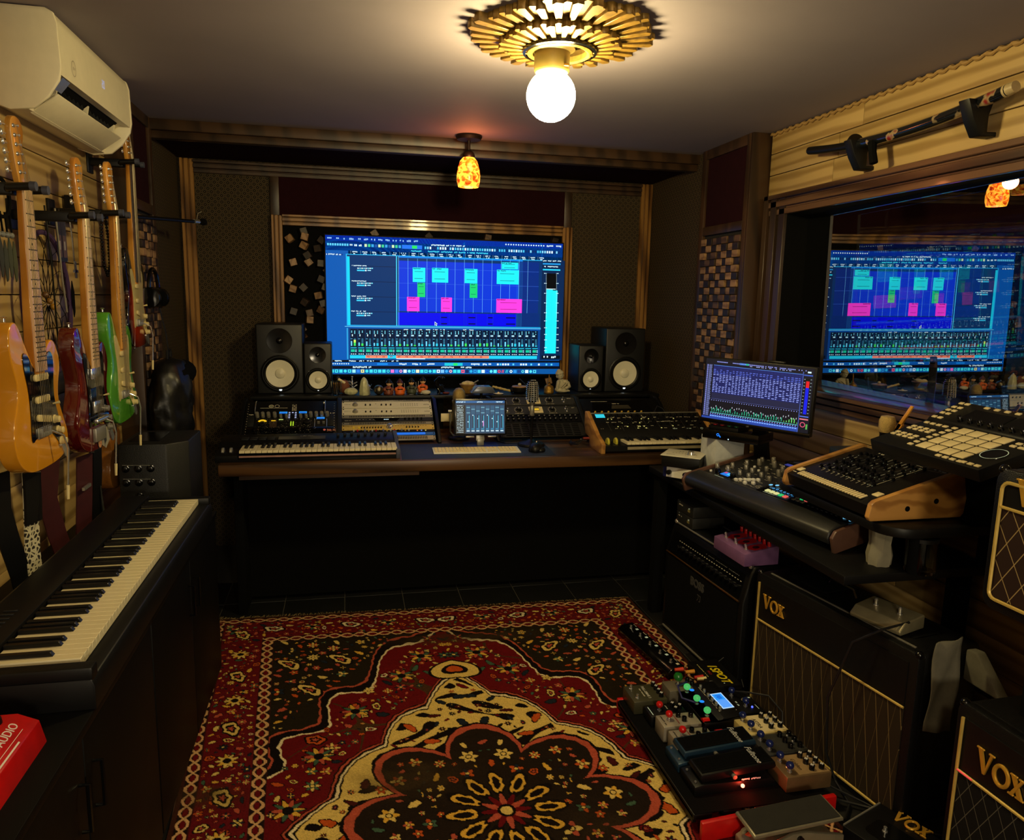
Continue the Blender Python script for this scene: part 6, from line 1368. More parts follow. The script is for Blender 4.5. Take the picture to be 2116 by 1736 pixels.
for j in range(4):
    for i in range(14):
        x, y0_ = .05 + .021 * i + .012 * (j % 2), .07 + .05 * j
        p.rect(x - .0008, y0_, x + .0008, y0_ + .036, rgb(70, 72, 74)); 
        if r7.random() < .3: p.rect(x - .001, y0_ + .004, x + .001, y0_ + .032, rgb(190, 192, 190), 1)
        inst('slider', cap_, t, M=FSY @ TR((x, y0_ + .03 * r7.random(), 0)))
        if r7.random() < .5: p.disc(x, y0_ - .006, .0016, wh, 1, 6)
for i in range(10): x = .07 + .026 * i; p.line(x, .066, x + .012, .066, .0014, pl, 2); p.line(x + .012, .066, x + .014, .048, .0014, pl, 2)
p.line(.05, .062, .05, .09, .0014, pl, 2); p.line(FW_ - .1, .07, FW_ - .1, .25, .0014, pl, 2); p.line(FW_ - .1, .25, FW_ - .02, .262, .0014, pl, 2); p.scrib(.1, .262, .13, .27, pl, 2); p.scrib(FW_ - .07, .266, FW_ - .02, .272, wh, 2); p.line(FW_ - .1, .262, FW_ - .14, .262, .0014, pl, 2)
p.obj('print', PRINT, t, M=FSY @ TR((0, 0, .0012)))
# pad controller on a tilted stand
ex, ey = Vector((cos(-1.603), sin(-1.603), 0)), Vector((-sin(-1.603) * cos(.302), cos(-1.603) * cos(.302), sin(.302)))
GF = frame((1.612, 2.015, 1.1245), ex, ey); GW, GD = .435, .335
t = thing('pad_controller', 'big black pad controller with sixteen pale pads tilted before the window', 'controller', M=GF)
part('case', MB().prism([(0, -.036), (0, 0), (GD * .62, 0), (GD * .64, .006), (GD, .02), (GD, -.036)], 0, GW, 'x'), BLK, t, bev=.003)
pd = MB().box(0, 0, 0, .0415, .0375, .004).mesh('pad', CREAM, .002); sb_ = MB().box(0, 0, 0, .0175, .0115, .004).mesh('button', CREAM, .0015)
for j in range(4):
    for i in range(4): inst('pad', pd, t, (.165 + .0475 * i, .03 + .0435 * j, 0))
for i in range(4): inst('button', sb_, t, (.335 + .024 * i, .01 - .0 * i, 0)) if i else None
for i in range(4): inst('button', sb_, t, (.27 + .026 * i, .008, 0))
for j in range(8): inst('button', sb_, t, (.133, .028 + .0218 * j, 0))
for i in range(4):
    for j in (0, 1): inst('button', sb_, t, (.015 + .026 * i, .062 + .017 * j, 0)); inst('button', sb_, t, (.015 + .026 * i, .12 + .017 * j, 0))
    inst('button', sb_, t, (.02 + .026 * i, .178, 0))
p = Panel(); p.ring(.385, .095, .034, .002, wh, 1, 28); p.obj('dial_ring', PRINT, t, loc=(0, 0, .0026)); part('jog_dial', MB().lathe([(0, 0), (.033, 0), (.032, .002), (0, .0015)], (.385, .095, 0), 28), BLKG, t)
UP = frame((0, GD * .64, .0065), (1, 0, 0), (0, GD * .36, .0138))
for i in range(4): inst('button', sb_, t, (.37 + .022 * (i % 2) * 1.2, .155 + .02 * (i // 2), 0)); inst('button', sb_, t, (.41, .155 + .018 * (i % 2), 0)) if i < 2 else None
for i in range(8): inst('button', sb_, t, M=UP @ TR((.115 + .038 * i, .1, 0)))
for i in range(6): inst('button', sb_, t, M=UP @ TR((.012 + .024 * (i % 2), .03 + .022 * (i // 2), 0)))
for i in range(2): inst('button', sb_, t, M=UP @ TR((.012 + .024 * i, .102, 0))); inst('button', sb_, t, M=UP @ TR((.012 + .024 * i, .0, 0)))
for i in range(8): inst('knob', knob_mesh(.008, .018, BLKG), t, M=UP @ TR((.12 + .038 * i, .012, 0)))
part('screen_window', MB().box(.1, .03, 0, .25, .088, .001), BLKG, t, M=UP); part('screen_window', MB().box(.26, .03, 0, .41, .088, .001), BLKG, t, M=UP)
t = thing('controller_stand', 'black folding stand lifting the pad controller above the synth', 'stand', (1.9, 1.8, TZ + .155))
part('upright', MB().box(-.02, -.12, 0, .04, .15, .2), BLKM, t)
# gold headed microphone and small wooden neck by the sill
t = thing('handheld_microphone', 'handheld microphone with a sparkling gold mesh head before the window sill', 'microphone', (1.84, 2.22, .985))
GMH = mat('gold_mesh', rgb(226, 180, 110), .35, .5, bump=1, bs=900, var=.6, vs=700)
part('body', MB().lathe([(0, 0), (.016, 0), (.021, .09), (.022, .115), (.024, .12), (0, .12)], n=20), BLKG, t); part('grille', MB().lathe([(.023, .12), (.0275, .13), (.0275, .16), (.022, .176), (.0, .18)], n=22), GMH, t)
tag(part('wooden_stick', MB().hexa([(1.85, 2.19, 1.1), (1.86, 2.19, 1.1), (1.86, 2.21, 1.1), (1.85, 2.21, 1.1)], [(1.85, 2.12, 1.21), (1.856, 2.12, 1.21), (1.856, 2.132, 1.212), (1.85, 2.132, 1.212)]).hexa([(1.85, 2.2, 1.07), (1.86, 2.2, 1.07), (1.86, 2.222, 1.07), (1.85, 2.222, 1.07)], [(1.85, 2.16, 1.14), (1.86, 2.16, 1.14), (1.86, 2.18, 1.144), (1.85, 2.18, 1.144)]), MAPLE, bev=.001), 'slim pale wooden stick leaning by the gold headed microphone', 'stick')
t = thing('utility_shelf', 'small dark blue grey shelf on the plank wall behind the synth', 'shelf', (1.93, 2.34, .955)); part('board', MB().prism(rrect(.14, .46, .03, 4), 0, .03), mat('blue_grey_board', rgb(30, 38, 54), .5), t, bev=.003)
# jars under the platform
t = thing('paper_roll', 'crumpled pale paper roll under the front of the platform', 'paper', (1.62, 1.93, TZ)); mb = MB().lathe([(0, .0), (.034, 0), (.036, .03), (.03, .07), (.036, .12), (0, .12)], n=16)
for i, v in enumerate(mb.v): k = 1 + .12 * sin(i * 2.7); mb.v[i] = (v[0] * k, v[1] * k, v[2])
part('roll', mb, mat('pale_paper', rgb(130, 124, 104), .85), t)
t = thing('glass_jar', 'glass jar in the dark under the platform', 'jar', (1.7, 1.85, TZ)); part('jar', MB().lathe([(0, .002), (.042, 0), (.045, .01), (.045, .1), (.042, .1), (.042, .012), (0, .008)], n=24, close=False), gm_, t); part('lid', MB().cyl((0, 0, .1), .046, .012, 24), DKG, t)

# ================================================================== AMPLIFIERS
def diamond_grille(name, bg, ln, pw, phh, wl=.05, w2=None):
    m = mat(name, bg, .8, spec=.2); nt = m.node_tree; b = nt.nodes['Principled BSDF']; tc = nt.nodes.new('ShaderNodeTexCoord'); sp = nt.nodes.new('ShaderNodeSeparateXYZ'); nt.links.new(tc.outputs['Object'], sp.inputs[0])
    def M(op, a, bb=None):
        n = nt.nodes.new('ShaderNodeMath'); n.operation = op
        for i, x in enumerate((a, bb)):
            if x is None: continue
            if isinstance(x, (int, float)): n.inputs[i].default_value = x
            else: nt.links.new(x, n.inputs[i])
        return n.outputs[0]
    a, c = M('MULTIPLY', sp.outputs[0], 1 / pw), M('MULTIPLY', sp.outputs[2], 1 / phh)
    l1 = M('LESS_THAN', M('FRACT', M('ADD', a, c)), wl); l2 = M('LESS_THAN', M('FRACT', M('SUBTRACT', a, c)), w2 or wl)
    mx = nt.nodes.new('ShaderNodeMixRGB'); mx.inputs[1].default_value = bg; mx.inputs[2].default_value = ln; nt.links.new(M('MAXIMUM', l1, l2), mx.inputs[0]); nt.links.new(mx.outputs[0], b.inputs['Base Color'])
    return m
PIPE = mat('gold_piping', rgb(206, 176, 92), .4, .3)
def logo(parent, x, z, s, y=-.001, m=GOLD):
    def bar(pts): return MB().prism([(p_[1] * s, p_[0] * s) for p_ in pts], y - .005, y, 'y')
    V = [(0, 1), (.34, 1), (.34, .93), (.27, .93), (.46, .28), (.62, .93), (.55, .93), (.55, 1), (.82, 1), (.82, .93), (.74, .93), (.47, 0), (.36, 0), (.08, .93), (0, .93)]
    X1 = [(1.52, .84), (1.84, .84), (1.84, .77), (1.78, .77), (2.12, .07), (2.18, .07), (2.18, 0), (1.82, 0), (1.82, .07), (1.9, .07), (1.57, .77), (1.52, .77)]
    X2 = [(2.18, .84), (1.9, .84), (1.9, .77), (1.98, .77), (1.6, .07), (1.52, .07), (1.52, 0), (1.78, 0), (1.78, .07), (1.74, .07), (2.1, .77), (2.18, .77)]
    part('letter', bar([(a + x / s, b + z / s) for a, b in V]), m, parent, bev=.0008, seg=1)
    lx = bar([(a + x / s, b + z / s) for a, b in X1]); k = bar([(a + x / s, b + z / s) for a, b in X2]); lx.add([(v[0], v[1] - .0012, v[2]) for v in k.v], k.f)
    part('letter', lx, m, parent, bev=.0008, seg=1)
    part('letter', MB().tube([(x + s * (1.16 + .31 * cos(2 * pi * k / 22)), y - .0025, z + s * (.42 + .4 * sin(2 * pi * k / 22))) for k in range(22)], s * .08, 8, True), m, parent)
def amp(name, label, F, W, D, H, split, gmat, radius=.022, logo_at=None, ls=.05, handle=True, full=False):
    t = thing(name, label, 'amplifier', M=F)
    part('cabinet', MB().box(0, .012, .0, W, D, H), TOLEX, t, bev=radius, seg=4)
    part('front_surround', MB().prism(rrect(W, H, radius * 1.1, 5, W / 2, H / 2), -.0, .03).xf(Matrix(((1, 0, 0, 0), (0, 0, 1, 0), (0, 1, 0, 0), (0, 0, 0, 1)))), TOLEX, t, bev=.005)
    part('top_panel', MB().box(.03, -.003, split, W - .03, .006, H - .035), BLK, t)
    part('grille', MB().box(.03, -.004, .035, W - .03, .004, split - .004), gmat, t)
    pp = [(q_[0], -.006, q_[1]) for q_ in rrect(W - .05, H - .06, .018, 4, W / 2, H / 2)]
    if full: part('piping', MB().tube(pp, .0045, 6, True), PIPE, t)
    else: part('piping', MB().tube([(.025, -.006, H - .034), (.025, -.006, .03), (W - .03, -.006, .03)], .0045, 6), PIPE, t)
    part('piping_bar', MB().tube([(.028, -.007, split), (W - .028, -.007, split)], .004, 6), PIPE, t)
    for x in (.01, W - .01):
        for z in (H - .006,): part('corner', MB().ball((x, .012, z), .013, 10, 8), BLKG, t)
    if handle: part('handle', MB().tube([(W * .28, D * .6, H), (W * .3, D * .6, H + .025), (W * .44, D * .6, H + .025), (W * .46, D * .6, H)], .009, 8), BLKG, t); part('vent_plate', MB().box(W * .12, D * .3, H, W * .36, D * .7, H + .003), BLKM, t); part('vent_plate', MB().box(W * .64, D * .3, H, W * .88, D * .7, H + .003), BLKM, t); part('chrome_strip', MB().box(.04, .03, H - .001, W - .04, .036, H + .002), STEEL, t)
    if logo_at: logo(t, logo_at[0], logo_at[1], ls, -.004)
    return t
def ampframe(x, y, z, dx, dy): return frame((x, y, z), (dx, dy, 0), (-dy, dx, 0))
amp('guitar_amplifier', 'wide black amplifier with a brown diamond grille under the side table', ampframe(1.472, 2.37, 0, .15, -.987), .70, .26, .56, .385, diamond_grille('brown_diamond_grille', rgb(44, 33, 20), rgb(120, 100, 60), .045, .28, .045, .014), logo_at=(.05, .44), ls=.052)
a_ = amp('guitar_amplifier', 'black amplifier with a dark diamond grille on the floor at the right edge', ampframe(1.50, 1.455, 0, .02, -1), .6, .26, .56, .385, diamond_grille('dark_diamond_grille', rgb(16, 15, 14), rgb(84, 80, 70), .042, .08, .05), logo_at=(.075, .42), ls=.062, handle=False)
part('red_light', MB().tube([(.03, -.0105, .387), (.075, -.0105, .387)], .002, 6), glow('red_glow', (1, .05, .06, 1), .8), a_)
t = thing('equipment_case', 'plain black case between the two stacked amplifiers at the right edge', 'case', (1.58, .9, .565)); part('shell', MB().box(0, 0, 0, .28, .46, .26), BLKM, t, bev=.006); part('latch', MB().box(-.004, .3, .12, 0, .34, .16), STEEL, t)
amp('guitar_amplifier', 'small black amplifier with large brown diamonds raised at the right edge', ampframe(1.5, 1.43, .826, .02, -1), .46, .22, .345, .255, diamond_grille('large_brown_grille', rgb(40, 24, 18), rgb(150, 128, 84), .052, .086, .05), radius=.03, logo_at=(.06, .27), ls=.062, handle=False, full=True)
# katana-style combo amplifier, dark
t = thing('guitar_amplifier', 'all black combo amplifier with a row of knobs along its sloping top', 'amplifier', M=ampframe(1.45, 3.12, 0, .05, -1)); W, D, H = .65, .25, .53
part('cabinet', MB().prism([(.0, .0), (0, .385), (.03, .50), (.045, H), (D, H), (D, 0)], 0, W, 'x'), TOLEX, t, bev=.008, seg=3)
part('grille', MB().box(.03, -.004, .04, W - .03, .0, .375), CLOTHB, t); part('control_panel', MB().hexa([(.03, -.002, .395), (W - .03, -.002, .395), (W - .03, .02, .395), (.03, .02, .395)], [(.03, .024, .49), (W - .03, .024, .49), (W - .03, .05, .49), (.03, .05, .49)]), BLKG, t)
KF2 = frame((.03, -.003, .395), (1, 0, 0), (0, .026, .095))
for i in range(14): inst('knob', K_BLK, t, M=KF2 @ TR((.09 + .036 * i, .04, 0)), scale=1.2)
p = Panel()
for i in range(26): p.rect(.07 + .02 * i, .066, .08 + .02 * i, .069, pl); p.scrib(.3 + .01 * i, .082, .307 + .01 * i, .085, rgb(130, 130, 126), n=1)
p.obj('print', PRINT, t, M=KF2 @ TR((0, 0, .0006)))
part('lower_trim', MB().tube([(.02, -.006, .388), (W - .02, -.006, .388)], .004, 6), BRASS, t); part('upper_trim', MB().tube([(.02, .036, H - .004), (W - .02, .036, H - .004)], .004, 6), STEEL, t); part('bottom_rail', MB().tube([(.02, -.004, .02), (W - .02, -.004, .02)], .005, 6), STEEL, t)
GRL = mat('grey_badge', rgb(64, 64, 64), .45)
text('BOSS', GRL, t, frame((.31, -.0045, .33), (1, 0, 0), (0, 0, 1)), .05, .002, bold=.002); text('\u5200', GRL, t, frame((.33, -.0045, .275), (1, 0, 0), (0, 0, 1)), .035, .001)
for x in (.02, W - .02): part('corner', MB().ball((x, .04, H - .002), .012, 10, 6), CHROME, t)
part('handle', MB().tube([(.2, .17, H), (.215, .17, H + .02), (.36, .17, H + .02), (.375, .17, H)], .008, 8), BLKG, t)
for k, (nm, z) in enumerate((('lower', .0), ('upper', .052))):
    t = thing('drive_unit', '%s of two small black units stacked on the dark combo amplifier' % nm, 'unit', M=ampframe(1.485, 3.1, .533 + z, .05, -1)); part('case', MB().box(0, 0, 0, .15, .16, .05), mat('black_unit_%d' % k, rgb(30, 30, 28), .5), t, bev=.002)
    p = Panel(); p.scrib(.02, .03, .055, .036, pl); p.rect(.1, .018, .122, .03, rgb(120, 110, 60)); p.scrib(.1, .03, .122, .038, wh, n=3); p.disc(.025, .045, .002, wh, 0, 6); p.obj('print', PRINT, t, M=frame((0, -.0006, 0), (1, 0, 0), (0, 0, 1)))
PURM = mat('purple_enamel', rgb(122, 84, 128), .35)
t = thing('effect_pedal', 'purple effects pedal with three chrome switches on the dark combo amplifier', 'pedal', M=ampframe(1.475, 2.715, .533, .03, -1)); 
part('case', MB().prism([(0, 0), (0, .05), (.14, .075), (.15, .07), (.15, 0)], 0, .235, 'x'), PURM, t, bev=.002)
PF = frame((0, 0, .0505), (1, 0, 0), (0, .14, .025)); p = Panel()
for i in range(3): p.poly([(.03 + .07 * i, .06), (.05 + .07 * i, .03), (.085 + .07 * i, .05), (.09 + .07 * i, .1), (.05 + .07 * i, .12)], rgb(200, 24, 36)); p.disc(.06 + .07 * i, .07, .014, rgb(60, 14, 30), 1)
p.obj('print', PRINT, t, M=PF @ TR((0, 0, .0005)))
swm = MB().lathe([(0, 0), (.008, 0), (.008, .004), (.005, .005), (.005, .016), (.006, .02), (.003, .024), (0, .024)], n=12).mesh('foot_switch', CHROME)
for i in range(3): inst('foot_switch', swm, t, M=PF @ TR((.045 + .075 * i, .03, 0)))
for i in range(7): inst('knob', K_RED, t, M=PF @ TR((.02 + .033 * i, .118, 0)), scale=1.4)
# silver two-button footswitch on the wide amplifier and its cable
t = thing('footswitch', 'silver two button footswitch on top of the wide amplifier', 'footswitch', (1.63, 1.885, .564), radians(-72))
part('case', MB().prism([(-.055, 0), (-.06, .012), (-.035, .036), (.06, .045), (.065, .04), (.065, 0)], -.085, .085, 'x'), mat('silver_paint', rgb(150, 142, 112), .35, .5), t, bev=.006, seg=3)
for x in (-.04, .04): inst('foot_switch', swm, t, (x, .005, .04))
tag(part('amp_cable', MB().tube([(1.68, 1.87, .585), (1.64, 1.80, .6), (1.55, 1.80, .585), (1.5, 1.86, .52), (1.485, 1.93, .3), (1.5, 1.93, .1), (1.52, 1.9, .02), (1.5, 1.8, .012), (1.44, 1.74, .012)], .004, 6), CABLE), 'black cable looping from the silver footswitch down the amplifier front', 'cable')
CLG = mat('grey_cloth', rgb(96, 92, 78), .9, bump=.4, bs=60)
cl = MB(); n = 8
g0 = [[(1.605 + .09 * i / n - .006 * j / 10, 1.655 + .006 * sin(.8 * j + i * .9), .605 + .012 * i / n - (.27 + .02 * i / n) * j / 10) for i in range(n + 1)] for j in range(11)]
cl.add([p_ for r in g0 for p_ in r], [(j * (n + 1) + i, j * (n + 1) + i + 1, (j + 1) * (n + 1) + i + 1, (j + 1) * (n + 1) + i) for j in range(10) for i in range(n)])
o = part('grey_cloth', cl, CLG, smooth=80); sm = o.modifiers.new('s', 'SOLIDIFY'); sm.thickness = .003
tag(o, 'grey cloth hanging in the gap right of the wide amplifier', 'cloth')
tag(part('light_patch_piece', MB().prism([(1.7, .46), (1.7, .555), (1.665, .56), (1.575, .47), (1.57, .46)], 1.755, 1.79, 'x'), CLG, bev=.006), 'added grey triangle in the shape of the lit patch behind the floor amplifier', 'bag')  # grey triangle added to imitate a patch of light beside the amplifier
# ================================================================== RUG
def make_rug():
    rs = np.random.RandomState(5)
    st = .0027; nx = 760; qs = np.concatenate([np.arange(0, 1.98, st), np.arange(2.0, 3.03, .02)]); ny = len(qs)
    s = np.linspace(0, 1, nx)
    A, Q = np.meshgrid(s * 2 - 1, qs)                 # a: -1..1 across, q: metres from the far edge
    B = 1.515 - Q
    Y0 = 3.5 - Q; xl = -.649 + (3.525 - Y0) * .083; X = xl + (1.414 - xl) * (A + 1) / 2; Y = 3.525 - .034 * (X + .649) - Q
    X = X + .004 * np.sin(Y * 9) * (np.abs(A) > .9)
    def c(r, g, b): return np.array(rgb(r, g, b)[:3], np.float32)
    CR, OR, CO, TE, DK, NV, RD, MG, OL, YE, WH = c(216, 184, 100), c(186, 78, 28), c(176, 78, 56), c(64, 90, 70), c(20, 13, 10), c(30, 36, 46), c(98, 15, 18), c(90, 18, 34), c(34, 27, 15), c(214, 164, 60), c(226, 206, 160)
    IM = np.empty(A.shape + (3,), np.float32); IM[:] = RD
    n1 = np.sin(A * 31 + 3 * np.sin(B * 23)) * np.sin(B * 37 + 2 * np.sin(A * 17)); n2 = np.sin(A * 83 + B * 29) * np.sin(B * 97 - A * 41)
    e = np.minimum(1 - np.abs(A), 1.515 - np.abs(B))
    along = np.where((1 - np.abs(A)) < (1.515 - np.abs(B)), B, A)
    # field: dark spandrels in the corners
    sp = np.abs(A) / .97 + np.abs(B) / 1.41 - 1 + .06 * np.sin(np.arctan2(np.abs(B), np.abs(A)) * 17 + .8) + .006 * n2
    IM[sp > 0] = OL
    IM[np.abs(sp) < .028] = DK; IM[(sp > -.034) & (sp < -.02)] = WH; IM[(sp > .026) & (sp < .04)] = CO
    rad, th = (np.abs(A) / .62) ** 1.08 + (np.abs(B) / .81) ** 1.08, np.arctan2(A / .62, B / .81)
    stamps = []
    def flower(x, y, R, cols, n=8, hole=None): stamps.append((0, x, y, R, cols, n, 0, hole))
    def leaf(x, y, R, col, ang, asp=.45): stamps.append((1, x, y, R, (col,), 0, ang, asp))
    def ringf(x, y, R, col, ang, asp=.6): stamps.append((2, x, y, R, (col, DK), 0, ang, asp))
    def draw():
        for kind, x0, y0, R, cols, n, ang, extra in stamps:
            for sg in ((1, -1) if abs(x0) > .01 else (1,)):
                x = x0 * sg; ci = int((x + 1) / 2 * (nx - 1)); qi = 1.515 - y0
                if qi < 0 or qi > 1.97: continue
                ri = int(qi / st); k = int(R * 1.6 / st) + 2
                a0, a1, b0, b1 = max(0, ri - k), min(ny, ri + k), max(0, ci - k), min(nx, ci + k)
                if a0 >= a1 or b0 >= b1: continue
                dx = (A[a0:a1, b0:b1] - x) * sg; dy = B[a0:a1, b0:b1] - y0; r = np.hypot(dx, dy); t = np.arctan2(dy, dx); W = IM[a0:a1, b0:b1]
                if kind == 0:
                    lim = R * (.78 + .22 * np.cos(n * t)); W[r < lim * 1.18] = DK
                    pi_ = ((t / (2 * pi) * n + n + .5).astype(int)) % len(cols)
                    for i_, cc in enumerate(cols): W[(r < lim) & (pi_ == i_)] = cc
                    W[r < R * .36] = DK; W[r < R * .24] = CR if extra is None else extra
                else:
                    u = dx * cos(ang) + dy * sin(ang); v = -dx * sin(ang) + dy * cos(ang); d = np.hypot(u / R, v / (R * extra)) + .12 * np.cos(5 * t)
                    W[d < 1.25] = DK; W[d < 1] = cols[0]
                    if kind == 2: W[d < .62] = cols[1]; W[d < .3] = CO
    PAL = [CR, OR, CO, TE, YE, NV, CO, CR]
    def pick(): return PAL[rs.randint(len(PAL))]
    def scatter(n, test, Rm, RM, pf=.4, pal=None):
        k = 0; pts = []
        for _ in range(n * 60):
            x, y = rs.uniform(0, 1), rs.uniform(-.5, 1.515)
            if not test(x, y): continue
            R = rs.uniform(Rm, RM)
            if any((x - p[0]) ** 2 + (y - p[1]) ** 2 < (R + p[2]) ** 2 * 1.25 for p in pts): continue
            pts.append((x, y, R)); z = rs.rand()
            if z < pf: flower(x, y, R, [pick(), pick()], rs.choice([5, 6, 8]))
            elif z < pf + .12: ringf(x, y, R, [CR, OR, WH][rs.randint(3)], rs.uniform(0, 3), rs.uniform(.45, .8))
            else: leaf(x, y, R * .8, pick(), rs.uniform(0, pi), rs.uniform(.35, .6))
            k += 1
            if k >= n: break
    eb = lambda x, y: min(1 - x, 1.515 - abs(y))
    spf = lambda x, y: x / .97 + abs(y) / 1.41 - 1; mdf = lambda x, y: (x / .62) ** 1.08 + (abs(y) / .81) ** 1.08
    # vines in the red field
    vine = (np.abs(np.sin(A * 9 + 1.3 * np.sin(B * 8)) * .5 + np.cos(B * 7 + np.sin(np.abs(A) * 9)) * .5) < .02) & (sp < -.05); IM[vine] = c(70, 46, 26)
    scatter(260, lambda x, y: eb(x, y) > .285 and spf(x, y) < -.08 and mdf(x, y) > 1.16, .007, .034)
    scatter(260, lambda x, y: eb(x, y) > .285 and spf(x, y) > .09, .007, .03, .3)
    for x, y in ((.42, .62), (.22, .86), (.56, .36), (.66, .1), (.12, 1.02)): flower(x, y, .05, [YE, CO, TE], 10, DK)
    for x, y in ((.58, .8), (.66, 1.02), (.45, 1.04)): ringf(x, y, .055, CR, .8, .45)
    draw(); stamps.clear()
    # cream medallion with a scalloped edge and pendants
    lim = 1.0 + .10 * np.abs(np.cos(6 * th + .35)) - .06 + .006 * n2
    md = rad - lim
    tear = np.hypot(A / .085, (np.abs(B) - .885) / .06 + np.abs(A) * 4 - .1) - 1
    IM[md < .075] = DK; IM[(md < .065) & (md > .05)] = CO; IM[(md < .03) & (md > .012)] = WH; IM[md < 0] = CR
    mott = (n1 > .42) & (md < -.03); IM[mott] = DK
    scatter(260, lambda x, y: mdf(x, y) < .93 and math.hypot(x / .45, y / .425) > .86 + .3 * abs(cos(4 * math.atan2(x / .45, y / .425))), .008, .04, .35, None)
    pal2 = [DK, NV, RD, OR, c(70, 22, 20)]
    for i_, q_ in enumerate(stamps):
        stamps[i_] = q_[:4] + (tuple(pal2[rs.randint(5)] for _ in q_[4]),) + q_[5:]
    draw(); stamps.clear()
    IM[tear < .3] = DK; IM[tear < .16] = CR; IM[tear < -.35] = DK; IM[tear < -.6] = OR
    # dark inner medallion, orange outline
    r2, t2 = np.hypot(A / .45, B / .425), np.arctan2(A / .45, B / .425)
    im_ = r2 - (.70 + .34 * np.abs(np.cos(4 * t2)) ** .8 + .008 * n2)
    IM[im_ < .09] = DK; IM[(im_ < .065) & (im_ > 0)] = CO; IM[im_ < 0] = c(34, 24, 16)
    scatter(170, lambda x, y: math.hypot(x / .45, y / .425) < .72 + .26 * abs(cos(4 * math.atan2(x / .45, y / .425))) - .06 and math.hypot(x, y) > .2, .008, .034, .45); draw(); stamps.clear()
    for k in range(12): a = 2 * pi * k / 12; leaf(.0 + .135 * sin(a) if abs(sin(a)) > .1 else .0, .135 * cos(a), .05, YE, pi / 2 - a, .42)
    draw(); stamps.clear()
    for k in range(12): a = 2 * pi * k / 12; leaf(.135 * sin(a) if abs(sin(a)) > .1 else .0, .135 * cos(a), .024, DK, pi / 2 - a, .4)
    draw(); stamps.clear()
    flower(0, 0, .08, [RD, CO], 12, CR); draw(); stamps.clear()
    # borders
    bd = e < .27; IM[bd & (e > .05)] = c(96, 18, 22)
    scatter(620, lambda x, y: .066 < eb(x, y) < .212, .006, .021, .35)
    for k in range(16): (flower(.86, 1.33 - .19 * k, .038, [CR, CR, YE], 9, DK) if k % 2 else ringf(.86, 1.33 - .19 * k, .042, CR, 1.2, .6))
    for k in range(6): (flower(.05 + .17 * k, 1.38, .035, [CR, TE, CO], 9, DK) if k % 2 else ringf(.05 + .17 * k, 1.38, .04, WH, .3, .6))
    draw(); stamps.clear()
    for e0, e1 in ((.012, .058), (.222, .272)):
        g = (e > e0) & (e < e1); u = (e - e0) / (e1 - e0); IM[g] = c(30, 18, 14)
        w1 = .5 + .36 * np.sin(along * 2 * pi / .11); w2 = .5 - .36 * np.sin(along * 2 * pi / .11)
        IM[g & (np.abs(u - .5) < .17) & (np.abs(np.sin(along * 2 * pi / .11)) > .6)] = RD
        for w_ in (w1, w2): IM[g & (np.abs(u - w_) < .11 + .03 * n2)] = c(206, 160, 110)
        IM[g & ((u < .06) | (u > .94))] = c(60, 22, 18)
    IM[e < .012] = c(60, 30, 18)
    # wear: threadbare patches and knotted grain, part of the wool itself
    wear = np.exp(-((A + .28) / .16) ** 2 - ((B - .2) / .07) ** 2) + .8 * np.exp(-((A - .1) / .3) ** 2 - ((B - 1.17) / .05) ** 2) + .7 * np.exp(-((A + .92) / .1) ** 2 - ((B - .2) / .05) ** 2) + .5 * np.exp(-((A - .25) / .1) ** 2 - ((B + .1) / .06) ** 2)
    wear = np.clip(wear * (1 + .5 * n1), 0, .75)[..., None]; IM = IM * (1 - wear) + c(56, 42, 24) * wear
    grain = rs.uniform(.72, 1.12, A.shape).astype(np.float32); IM *= grain[..., None]
    Z = .009 + rs.uniform(-.0012, .0012, A.shape) + .0015 * n1
    n = nx * ny; co = np.stack([X, Y, Z], -1).reshape(-1, 3).astype(np.float32)
    idx = np.arange(n).reshape(ny, nx); q4 = np.stack([idx[:-1, :-1], idx[1:, :-1], idx[1:, 1:], idx[:-1, 1:]], -1).reshape(-1, 4)
    me = bpy.data.meshes.new('pile'); me.vertices.add(n); me.vertices.foreach_set('co', co.ravel()); nf = len(q4)
    me.loops.add(nf * 4); me.loops.foreach_set('vertex_index', q4.ravel().astype(np.int32)); me.polygons.add(nf)
    me.polygons.foreach_set('loop_start', np.arange(0, nf * 4, 4, dtype=np.int32)); me.polygons.foreach_set('loop_total', np.full(nf, 4, np.int32))
    at = me.attributes.new('Col', 'FLOAT_COLOR', 'POINT'); at.data.foreach_set('color', np.concatenate([IM.reshape(-1, 3), np.ones((n, 1), np.float32)], 1).astype(np.float32).ravel())
    me.update(calc_edges=True)
    t = thing('rug', 'worn red patterned wool rug with cream medallion covering the tile floor', 'rug', (0, 0, 0))
    wm = colmat('rug_wool', 0, .95); wm.node_tree.nodes['Principled BSDF'].inputs['Specular IOR Level'].default_value = .08
    me.materials.append(wm)
    part('pile', me, None, t)
    part('backing', MB().hexa([(X[0, 0], Y[0, 0], .0005), (X[0, -1], Y[0, -1], .0005), (X[-1, -1], Y[-1, -1], .0005), (X[-1, 0], Y[-1, 0], .0005)], [(X[0, 0], Y[0, 0], .006), (X[0, -1], Y[0, -1], .006), (X[-1, -1], Y[-1, -1], .006), (X[-1, 0], Y[-1, 0], .006)]), mat('rug_backing', rgb(70, 44, 26), .95), t)
    fr = MB()
    for k in range(420):
        f = (k + rs.rand()) / 420; i_ = min(nx - 1, int(f * nx)); L = rs.uniform(.012, .035) * (1.25 if f < .3 else .8); d = rs.uniform(-.012, .012)
        fr.tube([(X[0, i_], Y[0, i_] - .002, .006), (X[0, i_] + d * .5, Y[0, i_] + L * .6, .007), (X[0, i_] + d, Y[0, i_] + L, .003)], .0011, 3)
    part('fringe', fr, mat('fringe_cotton', rgb(150, 126, 78), .95), t, smooth=0)['kind'] = 'stuff'
make_rug()

